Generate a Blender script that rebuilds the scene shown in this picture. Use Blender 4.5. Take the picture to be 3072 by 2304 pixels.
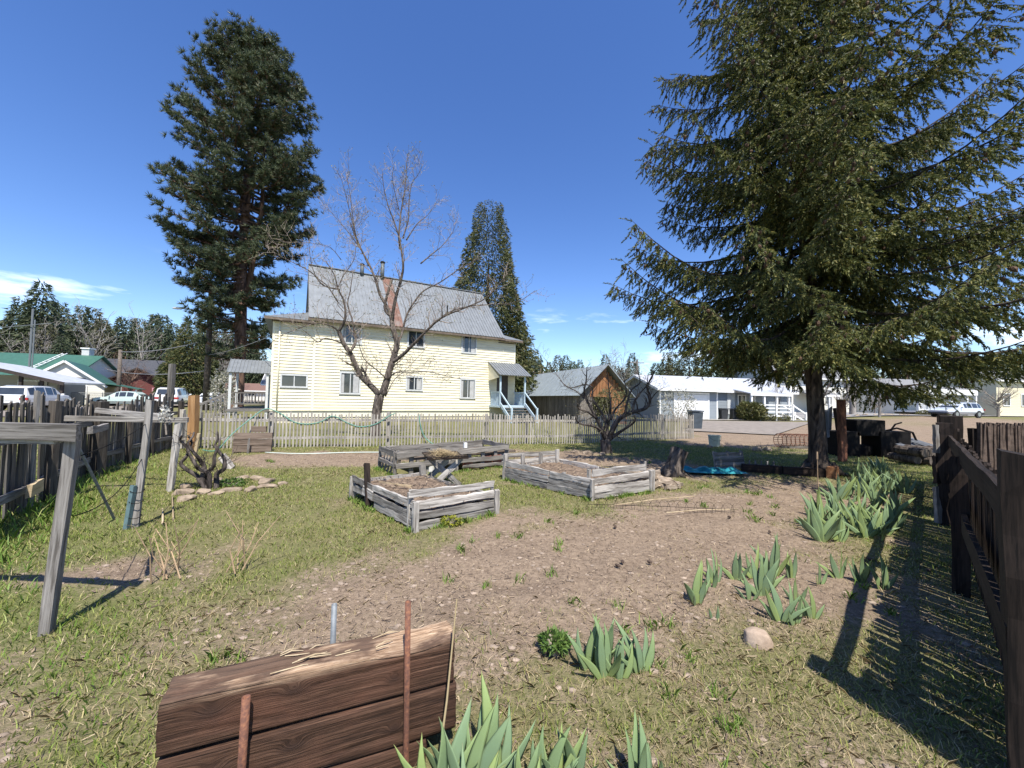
import bpy, bmesh, math, random, zlib
import numpy as np
from mathutils import Vector, Matrix, Euler, noise as mnoise

R = math.radians
random.seed(7); rng = np.random.default_rng(7)
for o in list(bpy.data.objects): bpy.data.objects.remove(o)
scene = bpy.context.scene
col = scene.collection

# ------------------------------------------------------------------ camera, sky, sun
cam_d = bpy.data.cameras.new('camera'); cam = bpy.data.objects.new('camera', cam_d); col.objects.link(cam)
cam_d.sensor_fit = 'HORIZONTAL'; cam_d.sensor_width = 36.0
cam_d.lens = 36.0 * 1154.0 / 3072.0
cam_d.clip_start = 0.02; cam_d.clip_end = 6000
cam.matrix_world = Matrix.Translation((0, 0, 1.6)) @ Matrix.Rotation(R(90 + 1.986), 4, 'X') @ Matrix.Rotation(R(1.2), 4, 'Z')
scene.camera = cam

SUN_EL, SUN_AZ = 60.0, 17.0          # elevation; degrees from straight behind the camera towards its right
wd = bpy.data.worlds.new('World'); scene.world = wd; wd.use_nodes = True
wn, wl = wd.node_tree.nodes, wd.node_tree.links
wn.clear()
w_out = wn.new('ShaderNodeOutputWorld'); w_bg = wn.new('ShaderNodeBackground'); w_sky = wn.new('ShaderNodeTexSky')
w_sky.sky_type = 'NISHITA'; w_sky.sun_disc = False
w_sky.sun_elevation = R(SUN_EL); w_sky.sun_rotation = R(180 - SUN_AZ)
w_sky.altitude = 600; w_sky.air_density = 1.0; w_sky.dust_density = 0.35; w_sky.ozone_density = 2.6
w_bg.inputs['Strength'].default_value = 0.130
# thin high cloud streaks low over the horizon, all the way round
tc = wn.new('ShaderNodeTexCoord'); mp = wn.new('ShaderNodeMapping'); mp.inputs['Scale'].default_value = (2.2, 2.2, 11.0)
mp.inputs['Location'].default_value = (0.35, 0.0, 1.15); mp.inputs['Rotation'].default_value = (0.0, R(5), 0.0)
nz = wn.new('ShaderNodeTexNoise'); nz.inputs['Scale'].default_value = 1.5; nz.inputs['Detail'].default_value = 7; nz.inputs['Roughness'].default_value = 0.55
cr = wn.new('ShaderNodeValToRGB'); cr.color_ramp.elements[0].position = 0.58; cr.color_ramp.elements[1].position = 0.76
sep = wn.new('ShaderNodeSeparateXYZ')
mr = wn.new('ShaderNodeMapRange'); mr.inputs['From Min'].default_value = 0.27; mr.inputs['From Max'].default_value = 0.15; mr.interpolation_type = 'SMOOTHSTEP'
mul = wn.new('ShaderNodeMath'); mul.operation = 'MULTIPLY'
mul2 = wn.new('ShaderNodeMath'); mul2.operation = 'MULTIPLY'; mul2.inputs[1].default_value = 0.85
mixc = wn.new('ShaderNodeMix'); mixc.data_type = 'RGBA'
wl.new(tc.outputs['Generated'], mp.inputs['Vector']); wl.new(mp.outputs['Vector'], nz.inputs['Vector']); wl.new(nz.outputs['Fac'], cr.inputs['Fac'])
wl.new(tc.outputs['Generated'], sep.inputs['Vector']); wl.new(sep.outputs['Z'], mr.inputs['Value'])
wl.new(cr.outputs['Color'], mul.inputs[0]); wl.new(mr.outputs['Result'], mul.inputs[1]); wl.new(mul.outputs[0], mul2.inputs[0])
hsv = wn.new('ShaderNodeHueSaturation'); hsv.inputs['Saturation'].default_value = 1.22; hsv.inputs['Hue'].default_value = 0.512
wl.new(w_sky.outputs['Color'], hsv.inputs['Color'])
wl.new(mul2.outputs[0], mixc.inputs['Factor']); wl.new(hsv.outputs['Color'], mixc.inputs['A']); mixc.inputs['B'].default_value = (10.5, 11.0, 11.8, 1)
wl.new(mixc.outputs['Result'], w_bg.inputs['Color']); wl.new(w_bg.outputs['Background'], w_out.inputs['Surface'])

sun_d = bpy.data.lights.new('sun', 'SUN'); sun = bpy.data.objects.new('sun', sun_d); col.objects.link(sun)
sun_d.energy = 5.0; sun_d.angle = R(0.53); sun_d.color = (1.0, 0.955, 0.88)
sv = Vector((math.sin(R(SUN_AZ)) * math.cos(R(SUN_EL)), -math.cos(R(SUN_AZ)) * math.cos(R(SUN_EL)), math.sin(R(SUN_EL))))
sun.rotation_euler = sv.to_track_quat('Z', 'Y').to_euler(); sun.location = (3, -20, 30)

vs = scene.view_settings
vs.view_transform = 'Standard'; vs.look = 'None'; vs.gamma = 1; vs.use_curve_mapping = False; vs.exposure = 0.75

# ------------------------------------------------------------------ helpers
def tag(o, label=None, cat=None, group=None, kind=None):
    if label: o['label'] = label
    if cat: o['category'] = cat
    if group: o['group'] = group
    if kind: o['kind'] = kind
    return o

def thing(name, loc, label, cat, group=None, rz=0.0):
    o = bpy.data.objects.new(name, None); col.objects.link(o)
    o.location = loc; o.rotation_euler = (0, 0, rz); o.empty_display_size = 0.2
    return tag(o, label, cat, group)

def BW(o):
    m = Matrix.LocRotScale(o.location, o.rotation_euler, o.scale)
    if o.parent: m = BW(o.parent) @ o.matrix_parent_inverse @ m
    return m

def adopt(o, parent):
    if parent is not None:
        o.parent = parent; o.matrix_parent_inverse = BW(parent).inverted()
    return o

def local(o, parent):
    if parent is not None: o.parent = parent
    return o

def mesh_obj(name, me, mat=None, parent=None, use_local=False):
    o = bpy.data.objects.new(name, me); col.objects.link(o)
    if mat is not None and len(me.materials) == 0: me.materials.append(mat)
    if parent is not None:
        (local if use_local else adopt)(o, parent)
    return o

def copy_tree(o, parent=None):
    c = o.copy(); col.objects.link(c)
    if parent is not None: c.parent = parent
    for ch in list(o.children):
        copy_tree(ch, c)
    return c

def copy_parts(src, dst):
    for ch in list(src.children): copy_tree(ch, dst)

class MB:
    """collects geometry for ONE mesh"""
    def __init__(s): s.v = []; s.f = []
    def add(s, vs, fs):
        b = len(s.v); s.v += [tuple(p) for p in vs]; s.f += [tuple(i + b for i in f) for f in fs]
    def box(s, c, d, rz=0.0, m=None):
        hx, hy, hz = d[0] / 2, d[1] / 2, d[2] / 2
        P = [Vector((x * hx, y * hy, z * hz)) for z in (-1, 1) for y in (-1, 1) for x in (-1, 1)]
        if m is None: m = Matrix.Rotation(rz, 3, 'Z')
        c = Vector(c)
        s.add([m @ p + c for p in P], [(0, 2, 3, 1), (4, 5, 7, 6), (0, 1, 5, 4), (2, 6, 7, 3), (0, 4, 6, 2), (1, 3, 7, 5)])
        return s
    def span(s, x0, x1, y0, y1, z0, z1):
        return s.box(((x0 + x1) / 2, (y0 + y1) / 2, (z0 + z1) / 2), (abs(x1 - x0), abs(y1 - y0), abs(z1 - z0)))
    def bar(s, p0, p1, w, t, up=(0, 0, 1)):
        p0, p1 = Vector(p0), Vector(p1); x = (p1 - p0); L = x.length; x.normalize()
        u = Vector(up); y = u.cross(x)
        if y.length < 1e-4: y = Vector((0, 1, 0)).cross(x)
        y.normalize(); z = x.cross(y)
        m = Matrix((x, y, z)).transposed()
        return s.box((p0 + p1) / 2, (L, t, w), m=m)
    def tube(s, pts, rad, n=8, caps=True):
        pts = [Vector(p) for p in pts]
        if not hasattr(rad, '__len__'): rad = [rad] * len(pts)
        b = len(s.v); ref = None
        for i, p in enumerate(pts):
            d = (pts[min(i + 1, len(pts) - 1)] - pts[max(i - 1, 0)])
            if d.length < 1e-9: d = Vector((0, 0, 1))
            d.normalize()
            if ref is None: ref = Vector((1, 0, 0)) if abs(d.x) < 0.8 else Vector((0, 1, 0))
            a = (ref - d * ref.dot(d))
            if a.length < 1e-5: a = d.orthogonal()
            a.normalize(); ref = a; c = d.cross(a)
            for k in range(n):
                an = 2 * math.pi * k / n
                s.v.append(tuple(p + (a * math.cos(an) + c * math.sin(an)) * rad[i]))
        for i in range(len(pts) - 1):
            for k in range(n):
                k2 = (k + 1) % n
                s.f.append((b + i * n + k, b + i * n + k2, b + (i + 1) * n + k2, b + (i + 1) * n + k))
        if caps:
            s.f.append(tuple(b + k for k in reversed(range(n)))); s.f.append(tuple(b + (len(pts) - 1) * n + k for k in range(n)))
        return s
    def poly(s, pts, th):
        """flat polygon given by >=3 points, thickened by th along -normal"""
        P = [Vector(p) for p in pts]; nrm = (P[1] - P[0]).cross(P[2] - P[0]).normalized() * th; n = len(P)
        s.add(P + [p - nrm for p in P], [tuple(range(n)), tuple(reversed(range(n, 2 * n)))] + [(i, i + n, (i + 1) % n + n, (i + 1) % n) for i in range(n)])
        return s
    def blob(s, c, d, seed=0, amp=0.25, sub=2):
        bm = bmesh.new(); bmesh.ops.create_icosphere(bm, subdivisions=sub, radius=1.0)
        vs = []
        for v in bm.verts:
            k = 1 + amp * mnoise.noise(v.co * 1.6 + Vector((seed * 3.1, seed * 1.7, 0))) + amp * .4 * mnoise.noise(v.co * 4 + Vector((seed, 5, 0)))
            vs.append((c[0] + v.co.x * k * d[0] / 2, c[1] + v.co.y * k * d[1] / 2, c[2] + v.co.z * k * d[2] / 2))
        fs = [tuple(v.index for v in f.verts) for f in bm.faces]; bm.free()
        s.add(vs, fs); return s
    def mesh(s, name, mat=None, smooth=False):
        me = bpy.data.meshes.new(name); me.from_pydata(s.v, [], s.f); me.update()
        if smooth: me.polygons.foreach_set('use_smooth', [True] * len(me.polygons))
        if mat is not None: me.materials.append(mat)
        return me
    def build(s, name, mat, parent=None, smooth=False, world=True, bevel=0):
        """world=True: coordinates are world; else local to the parent"""
        o = bpy.data.objects.new(name, None if not s.v else s.mesh(name, mat, smooth)); col.objects.link(o)
        if parent is not None: (adopt if world else local)(o, parent)
        if bevel:
            bv = o.modifiers.new('bevel', 'BEVEL'); bv.width = bevel; bv.segments = 2; bv.limit_method = 'ANGLE'
        return o

def tri_mesh(name, V, nper, mat):
    """V: (N*nper,3) array, N separate triangles or quads; made fast"""
    N = len(V) // nper
    me = bpy.data.meshes.new(name); me.vertices.add(len(V)); me.vertices.foreach_set('co', np.ascontiguousarray(V, dtype=np.float32).ravel())
    me.loops.add(len(V)); me.loops.foreach_set('vertex_index', np.arange(len(V), dtype=np.int32))
    me.polygons.add(N); me.polygons.foreach_set('loop_start', np.arange(0, N * nper, nper, dtype=np.int32))
    me.update(calc_edges=True); me.materials.append(mat)
    return me

# ------------------------------------------------------------------ materials
MATS = {}
def new_mat(name):
    m = bpy.data.materials.new(name); m.use_nodes = True; nt = m.node_tree; nt.nodes.clear()
    out = nt.nodes.new('ShaderNodeOutputMaterial'); b = nt.nodes.new('ShaderNodeBsdfPrincipled')
    nt.links.new(b.outputs[0], out.inputs[0]); MATS[name] = m
    return m, nt, b
def N(nt, t, **kw):
    n = nt.nodes.new(t)
    for k, v in kw.items():
        if k.startswith('_'): setattr(n, k[1:], v)
        else: n.inputs[k.replace('_', ' ')].default_value = v
    return n
def ramp(nt, stops, interp='LINEAR'):
    r = nt.nodes.new('ShaderNodeValToRGB'); e = r.color_ramp.elements; r.color_ramp.interpolation = interp
    while len(e) < len(stops): e.new(0.5)
    for el, (p, c) in zip(e, stops): el.position = p; el.color = (c[0], c[1], c[2], 1)
    return r
def mixrgb(nt, fac, a, b, mode='MIX'):
    m = nt.nodes.new('ShaderNodeMix'); m.data_type = 'RGBA'; m.blend_type = mode
    for sock, v in (('Factor', fac), ('A', a), ('B', b)):
        if hasattr(v, 'is_output') or hasattr(v, 'links'): nt.links.new(v, m.inputs[sock])
        else: m.inputs[sock].default_value = v if sock == 'Factor' else (v[0], v[1], v[2], 1)
    return m.outputs['Result']
def math_(nt, op, a, b=None, c=None, clamp=False):
    m = nt.nodes.new('ShaderNodeMath'); m.operation = op; m.use_clamp = clamp
    for i, v in enumerate((a, b, c)):
        if v is None: continue
        if hasattr(v, 'links'): nt.links.new(v, m.inputs[i])
        else: m.inputs[i].default_value = v
    return m.outputs[0]
def obj_noise(nt, scale, vec_scale=(1, 1, 1), detail=4, rough=0.55, coord='Object', randomize=False, dist=0.0):
    t = nt.nodes.new('ShaderNodeTexCoord'); mp = nt.nodes.new('ShaderNodeMapping'); mp.inputs['Scale'].default_value = vec_scale
    nt.links.new(t.outputs[coord], mp.inputs['Vector'])
    if randomize:
        oi = nt.nodes.new('ShaderNodeObjectInfo'); ml = math_(nt, 'MULTIPLY', oi.outputs['Random'], 57.0)
        cb = nt.nodes.new('ShaderNodeCombineXYZ'); nt.links.new(ml, cb.inputs[0]); nt.links.new(ml, cb.inputs[1]); nt.links.new(cb.outputs[0], mp.inputs['Location'])
    n = N(nt, 'ShaderNodeTexNoise', Scale=scale, Detail=detail, Roughness=rough, Distortion=dist)
    nt.links.new(mp.outputs[0], n.inputs['Vector'])
    return n.outputs['Fac']
def bump(nt, b, h, strength=0.4, dist=0.01):
    bp = N(nt, 'ShaderNodeBump', Strength=strength, Distance=dist); nt.links.new(h, bp.inputs['Height']); nt.links.new(bp.outputs[0], b.inputs['Normal'])

def plain(name, c, rough=0.7, var=0.12, scale=6.0, metal=0.0, bmp=0.0, spec=0.4, coord='Object'):
    """base colour with soft blotches of dirt and wear"""
    m, nt, b = new_mat(name)
    f = obj_noise(nt, scale, coord=coord, detail=6)
    c0 = tuple(x * (1 - var) for x in c); c1 = tuple(min(1, x * (1 + var)) for x in c)
    r = ramp(nt, [(0.3, c0), (0.7, c1)]); nt.links.new(f, r.inputs['Fac']); nt.links.new(r.outputs[0], b.inputs['Base Color'])
    b.inputs['Roughness'].default_value = rough; b.inputs['Metallic'].default_value = metal; b.inputs['Specular IOR Level'].default_value = spec
    if bmp: bump(nt, b, obj_noise(nt, scale * 6, coord=coord), bmp, 0.01)
    return m

def wood(name, dark, light, grain=26.0, along=1.2, rough=0.85, bmp=0.5, stain=None, vary=0.35):
    """weathered timber, grain along local X"""
    m, nt, b = new_mat(name)
    g = obj_noise(nt, 1.0, (along, grain, grain), detail=7, rough=0.65, randomize=True, dist=0.6)
    g2 = obj_noise(nt, 1.0, (along * 3, grain * 3.5, grain * 3.5), detail=3, rough=0.6, randomize=True)
    gg = math_(nt, 'ADD', math_(nt, 'MULTIPLY', g, 0.7), math_(nt, 'MULTIPLY', g2, 0.3))
    mid = tuple((a + c) / 2 for a, c in zip(dark, light))
    r = ramp(nt, [(0.36, tuple(x * .6 for x in dark)), (0.43, dark), (0.5, mid), (0.62, light)]); nt.links.new(gg, r.inputs['Fac'])
    big = obj_noise(nt, 2.3, (0.6, 1.5, 1.5), detail=3, randomize=True)
    c = mixrgb(nt, math_(nt, 'MULTIPLY', big, 0.75), r.outputs[0], stain or tuple(x * 0.55 for x in mid))
    oi = nt.nodes.new('ShaderNodeObjectInfo')
    k = N(nt, 'ShaderNodeMapRange'); nt.links.new(oi.outputs['Random'], k.inputs['Value']); k.inputs['To Min'].default_value = 1 - vary; k.inputs['To Max'].default_value = 1 + vary * 0.6
    cc = nt.nodes.new('ShaderNodeVectorMath'); cc.operation = 'SCALE'; nt.links.new(c, cc.inputs[0]); nt.links.new(k.outputs[0], cc.inputs['Scale'])
    nt.links.new(cc.outputs[0], b.inputs['Base Color']); b.inputs['Roughness'].default_value = rough; b.inputs['Specular IOR Level'].default_value = 0.2
    bump(nt, b, gg, bmp, 0.006)
    return m

def leafmat(name, stops, rough=0.55, trans=0.25, patch=None, patch_scale=0.6, patch_amt=0.5):
    """leaves / blades: colour differs from leaf to leaf, light passes through a little"""
    m, nt, b = new_mat(name)
    g = nt.nodes.new('ShaderNodeNewGeometry')
    r = ramp(nt, stops); nt.links.new(g.outputs['Random Per Island'], r.inputs['Fac']); c = r.outputs[0]
    if patch:
        f = obj_noise(nt, patch_scale, detail=4)
        rr = ramp(nt, [(0.42, (0, 0, 0)), (0.6, (1, 1, 1))]); nt.links.new(f, rr.inputs['Fac'])
        c = mixrgb(nt, math_(nt, 'MULTIPLY', rr.outputs[0], patch_amt), c, patch)
    nt.links.new(c, b.inputs['Base Color']); b.inputs['Roughness'].default_value = rough; b.inputs['Specular IOR Level'].default_value = 0.3
    if trans:
        tr = nt.nodes.new('ShaderNodeBsdfTranslucent'); nt.links.new(c, tr.inputs[0])
        ms = nt.nodes.new('ShaderNodeMixShader'); ms.inputs[0].default_value = trans
        nt.links.new(b.outputs[0], ms.inputs[1]); nt.links.new(tr.outputs[0], ms.inputs[2])
        out = [n for n in nt.nodes if n.type == 'OUTPUT_MATERIAL'][0]; nt.links.new(ms.outputs[0], out.inputs[0])
    return m

def bark(name, dark, light, sc=(9, 9, 2.2), rough=0.95, bmp=0.9, dist=0.03):
    m, nt, b = new_mat(name)
    f = obj_noise(nt, 1.0, sc, detail=7, rough=0.6, dist=0.8)
    r = ramp(nt, [(0.38, dark), (0.62, light)]); nt.links.new(f, r.inputs['Fac']); nt.links.new(r.outputs[0], b.inputs['Base Color'])
    b.inputs['Roughness'].default_value = rough; b.inputs['Specular IOR Level'].default_value = 0.15; bump(nt, b, f, bmp, dist)
    return m

# wood of many ages
M_GREY = wood('weathered_grey_wood', (0.10, 0.088, 0.075), (0.38, 0.355, 0.325), 40, 1.6)
M_SILVER = wood('silver_pallet_wood', (0.14, 0.122, 0.105), (0.60, 0.565, 0.51), 30, 1.6, vary=0.35)
M_PICKET = wood('bleached_picket_wood', (0.26, 0.235, 0.20), (0.56, 0.52, 0.46), 40, 1.5, vary=0.3)
M_LFENCE = wood('old_brown_grey_fence_wood', (0.06, 0.050, 0.042), (0.27, 0.245, 0.215), 34, 1.3, vary=0.42)
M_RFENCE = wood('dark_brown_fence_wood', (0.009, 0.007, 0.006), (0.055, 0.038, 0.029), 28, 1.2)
M_ORANGE = wood('fresh_orange_post_wood', (0.28, 0.14, 0.055), (0.50, 0.30, 0.14), 16, 0.9, vary=0.1)
M_FRESH = wood('pale_fresh_wood', (0.42, 0.32, 0.19), (0.62, 0.50, 0.33), 20, 1, vary=0.15)
M_DARKW = wood('dark_creosote_timber', (0.035, 0.024, 0.017), (0.15, 0.105, 0.075), 24, 1.0)
M_GALV = plain('galvanised_pipe', (0.17, 0.185, 0.195), 0.6, 0.3, 30, 0.2)
M_DKIRON = plain('black_iron', (0.013, 0.012, 0.0115), 0.95, 0.3, 12, 0.0, spec=.1)
M_BLACKP = plain('black_plastic', (0.03, 0.032, 0.035), 0.45, 0.2, 8)
M_GLASS = plain('dark_window_glass', (0.035, 0.042, 0.05), 0.06, 0.2, 2, 0.0, spec=0.8)
M_WHITE = plain('white_paint', (0.74, 0.74, 0.72), 0.6, 0.06, 3)
M_CURTAIN = plain('grey_curtain', (0.42, 0.42, 0.41), 0.9, 0.15, 3)
M_SOIL = plain('garden_soil', (0.17, 0.125, 0.09), 0.98, 0.4, 14, bmp=0.8, spec=0.1)
M_STRAW = leafmat('dry_straw', [(0, (0.30, 0.22, 0.11)), (0.5, (0.46, 0.36, 0.20)), (1, (0.22, 0.15, 0.08))], 0.8, 0.1)
def rust_mat():
    m, nt, b = new_mat('rusty_pipe_iron')
    f = obj_noise(nt, 60, detail=6); f2 = obj_noise(nt, 9, detail=4)
    r = ramp(nt, [(0.3, (0.075, 0.032, 0.02)), (0.5, (0.17, 0.065, 0.035)), (0.68, (0.30, 0.125, 0.055))]); nt.links.new(f, r.inputs[0])
    c = mixrgb(nt, math_(nt, 'MULTIPLY', f2, 0.6), r.outputs[0], (0.09, 0.05, 0.04))
    nt.links.new(c, b.inputs['Base Color']); b.inputs['Roughness'].default_value = 0.85; bump(nt, b, f, 0.5, 0.002)
    return m
M_RUST = rust_mat()
def stone_mat(name, a, c):
    m, nt, b = new_mat(name)
    f = obj_noise(nt, 7, detail=8, rough=0.65, randomize=True); f2 = obj_noise(nt, 45, detail=4, randomize=True)
    r = ramp(nt, [(0.32, a), (0.66, c)]); nt.links.new(f, r.inputs[0])
    nt.links.new(mixrgb(nt, math_(nt, 'MULTIPLY', f2, 0.45), r.outputs[0], tuple(x * .45 for x in a)), b.inputs['Base Color'])
    b.inputs['Roughness'].default_value = 0.9; b.inputs['Specular IOR Level'].default_value = 0.2; bump(nt, b, f2, 0.5, 0.008)
    return m
M_STONE = stone_mat('tan_field_stone', (0.19, 0.145, 0.105), (0.43, 0.34, 0.245))

_pl = {}
def plank(name, p0, p1, w, t, mat, parent=None, up=(0, 0, 1), rough=0.006, seg=6, variant=0, kind=None):
    """a single board of its own: local X along it, local Z its width w, local Y its thickness t"""
    p0, p1 = Vector(p0), Vector(p1); x = p1 - p0; L = x.length; x.normalize()
    u = Vector(up); y = u.cross(x)
    if y.length < 1e-3: y = Vector((0, 1, 0)).cross(x)
    y.normalize(); z = x.cross(y)
    key = (round(L, 2), round(w, 3), round(t, 3), variant, mat.name, seg, rough)
    me = _pl.get(key)
    if me is None:
        r = random.Random(zlib.crc32(repr(key).encode()))
        vs, fs = [], []
        sd = r.random() * 50
        for i in range(seg + 1):
            xx = L * i / seg
            for k, (a, c) in enumerate(((-1, -1), (1, -1), (1, 1), (-1, 1))):
                j = r.uniform(-1, 1) * rough * 0.7; j2 = r.uniform(-1, 1) * rough
                wob = rough * 1.6 * mnoise.noise(Vector((xx * 1.3 + sd, k * .3, 0)))
                ex = r.uniform(-1, 1) * rough * 1.6 if i in (0, seg) else 0
                vs.append((xx + ex, a * t / 2 + j * 0.5 + wob, c * w / 2 + j2 + wob))
        for i in range(seg):
            b = i * 4
            for k in range(4):
                k2 = (k + 1) % 4; fs.append((b + k, b + 4 + k, b + 4 + k2, b + k2))
        fs += [(0, 1, 2, 3), (seg * 4 + 3, seg * 4 + 2, seg * 4 + 1, seg * 4)]
        me = bpy.data.meshes.new(name); me.from_pydata(vs, [], fs); me.update(); me.materials.append(mat); _pl[key] = me
    o = bpy.data.objects.new(name, me); col.objects.link(o)
    m = Matrix((x, y, z)).transposed().to_4x4(); m.translation = p0
    o.matrix_basis = m
    adopt(o, parent)
    if kind: o['kind'] = kind
    return o

# ------------------------------------------------------------------ ground
_tab = np.random.default_rng(3).random((256, 256))
def vnoise(x, y, s=1.0, oct=4):
    x = np.asarray(x, float) * s; y = np.asarray(y, float) * s; out = 0; a = 1.0; tot = 0
    for o in range(oct):
        xi = np.floor(x).astype(int); yi = np.floor(y).astype(int); fx = x - xi; fy = y - yi
        fx = fx * fx * (3 - 2 * fx); fy = fy * fy * (3 - 2 * fy)
        g = lambda i, j: _tab[(xi + i) & 255, (yi + j) & 255]
        out = out + a * ((g(0, 0) * (1 - fx) + g(1, 0) * fx) * (1 - fy) + (g(0, 1) * (1 - fx) + g(1, 1) * fx) * fy)
        tot += a; a *= 0.5; x = x * 2.03 + 17.3; y = y * 2.03 + 5.7
    return out / tot
def sstep(a, b, x):
    t = np.clip((x - a) / (b - a), 0, 1); return t * t * (3 - 2 * t)
def poly_mask(x, y, poly, soft):
    ins = np.zeros(x.shape, bool); dmin = np.full(x.shape, 1e9); n = len(poly)
    for i in range(n):
        x0, y0 = poly[i]; x1, y1 = poly[(i + 1) % n]
        c = ((y0 > y) != (y1 > y)) & (x < (x1 - x0) * (y - y0) / (y1 - y0 + 1e-12) + x0); ins ^= c
        dx, dy = x1 - x0, y1 - y0; t = np.clip(((x - x0) * dx + (y - y0) * dy) / (dx * dx + dy * dy), 0, 1)
        dmin = np.minimum(dmin, np.hypot(x - x0 - t * dx, y - y0 - t * dy))
    return np.clip(0.5 + np.where(ins, dmin, -dmin) / soft * 0.5, 0, 1)
DIRT = [([(-1.75, 2.55), (-1.7, 3.3), (-1.2, 4.0), (-0.2, 5.0), (1.25, 5.5), (2.7, 6.5), (6.44, 8.1), (6.5, 6.9), (4.6, 5.6), (3.6, 4.8), (3.4, 4.0), (3.6, 3.5), (3.1, 2.95), (2.2, 2.75), (1.4, 2.75), (0.7, 2.7), (-0.27, 2.5), (-.9, 2.3), (-1.3, 2.3)], 1.0),
        ([(-6.3, 8.7), (-7.2, 9.9), (-4.9, 10.7), (-3.3, 10.9), (-2.7, 9.4), (-4.5, 8.6)], 0.5),
        ([(-0.1, 11.6), (1.8, 12.0), (4.8, 9.6), (5.4, 8.2), (3.4, 8.2), (2.1, 9.0), (0.2, 9.3)], 0.9),
        ([(6.6, 14.6), (8.7, 19.0), (14.5, 30.5), (27, 34), (16.5, 20.5), (11, 13.5)], 1.5),
        ([(11, 13.0), (16.5, 20.5), (27, 34), (31, 36.5), (50, 43), (62, 46), (26, 18), (14, 11.5)], 2.0),
        ([(-3.6, 1.6), (-3.3, 2.5), (-2.7, 2.5), (-2.1, 1.7), (-2.4, 1.2)], 0.7),
        ([(-4.6, 3.3), (-3.4, 3.1), (-2.4, 3.1), (-2.4, 3.45), (-3.4, 3.5), (-4.4, 3.7)], 0.35),
        ([(0.1, 1.2), (1.6, 1.2), (1.9, 2.2), (0.6, 2.1)], 0.9)]
def soil_at(x, y):
    x = np.asarray(x, float); y = np.asarray(y, float)
    wx = x + (vnoise(x, y, 0.9, 3) - .5) * 1.0; wy = y + (vnoise(x + 40, y, 0.9, 3) - .5) * 0.9
    m = np.zeros(x.shape)
    for p, s in DIRT:
        amt = 0.62 if p[0][0] in (0.1, -3.6, -4.6, 11) else 1.0
        m = np.maximum(m, poly_mask(wx, wy, p, s) * amt)
    m = m + (vnoise(x, y, 2.3, 3) - .5) * 0.55 * (m > 0.03) + np.clip(vnoise(x + 9, y, 1.1, 3) - 0.60, 0, 1) * 1.6
    return np.clip(m, 0, 1)
def lush_at(x, y):
    """greener, longer grass: along the left fence and in patches"""
    x = np.asarray(x, float); y = np.asarray(y, float)
    d = np.abs((x + 6.39) * 0.806 + (y - 5.22) * 0.591)           # distance to the left fence line
    f = np.exp(-(d / 0.9) ** 2) * ((y < 11.2) & (y > 2.5))
    near = np.exp(-(((x + 2.6) / 1.1) ** 2 + ((y - 1.4) / 1.3) ** 2)) * .55
    return np.clip(f + near + np.clip(vnoise(x, y, 0.75, 3) - .5, 0, 1) * 1.4, 0, 1)
def ground_z(x, y):
    x = np.asarray(x, float); y = np.asarray(y, float)
    near = 1 - sstep(14, 22, np.hypot(x, y))
    z = (vnoise(x, y, 0.45, 2) - .5) * 0.07 * near + (vnoise(x, y, 2.6, 4) - .5) * 0.05 * near
    z = z + soil_at(x, y) * (vnoise(x, y, 6.0, 3) - .5) * 0.05 * near
    return z - 0.012 + 0.5 * sstep(24, 40, x) * sstep(18, 30, y)
def gz(x, y): return float(ground_z(np.array([x]), np.array([y]))[0])

def axis(a, b, fine0, fine1, step):
    c = list(np.arange(fine0, fine1 + 1e-6, step)); s = step; v = fine1
    while v < b: s *= 1.28; v += s; c.append(v)
    s = step; v = fine0; pre = []
    while v > a: s *= 1.28; v -= s; pre.append(v)
    return np.array(pre[::-1] + c)
gx = axis(-2500, 2500, -10.5, 11.5, 0.085); gy = axis(-300, 3200, 0.9, 14.0, 0.085)
XX, YY = np.meshgrid(gx, gy); ZZ = ground_z(XX, YY); SS = soil_at(XX, YY)
SS = np.where(np.hypot(XX, YY) > 60, np.clip(SS * .4, 0, .3), SS)
LL = lush_at(XX, YY)
nx, ny = len(gx), len(gy)
me = bpy.data.meshes.new('ground')
idx = np.arange(nx * ny).reshape(ny, nx)
quads = np.stack([idx[:-1, :-1], idx[:-1, 1:], idx[1:, 1:], idx[1:, :-1]], -1).reshape(-1, 4)
me.vertices.add(nx * ny); me.vertices.foreach_set('co', np.stack([XX, YY, ZZ], -1).astype(np.float32).ravel())
me.loops.add(quads.size); me.loops.foreach_set('vertex_index', quads.astype(np.int32).ravel())
me.polygons.add(len(quads)); me.polygons.foreach_set('loop_start', np.arange(0, quads.size, 4, dtype=np.int32))
me.update(calc_edges=True); me.polygons.foreach_set('use_smooth', np.ones(len(quads), bool))
for nm, arr in (('soil', SS), ('lush', LL)):
    at = me.attributes.new(nm, 'FLOAT', 'POINT'); at.data.foreach_set('value', arr.astype(np.float32).ravel())
m, nt, b = new_mat('lawn_and_soil')
a1 = N(nt, 'ShaderNodeAttribute', _attribute_name='soil'); a2 = N(nt, 'ShaderNodeAttribute', _attribute_name='lush')
f1 = obj_noise(nt, 3.1, detail=8, rough=0.7); f2 = obj_noise(nt, 23, detail=6, rough=0.7); f3 = obj_noise(nt, 90, detail=4)
dirt = ramp(nt, [(0.26, (0.125, 0.090, 0.062)), (0.5, (0.275, 0.207, 0.146)), (0.75, (0.41, 0.315, 0.225))]); nt.links.new(f2, dirt.inputs[0])
dirt2 = mixrgb(nt, math_(nt, 'MULTIPLY', f3, 0.5), dirt.outputs[0], (0.17, 0.13, 0.098))
damp = ramp(nt, [(0.50, (0, 0, 0)), (0.66, (1, 1, 1))]); nt.links.new(obj_noise(nt, 1.3, (1, 1.8, 1), detail=7, rough=0.7), damp.inputs[0])
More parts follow.
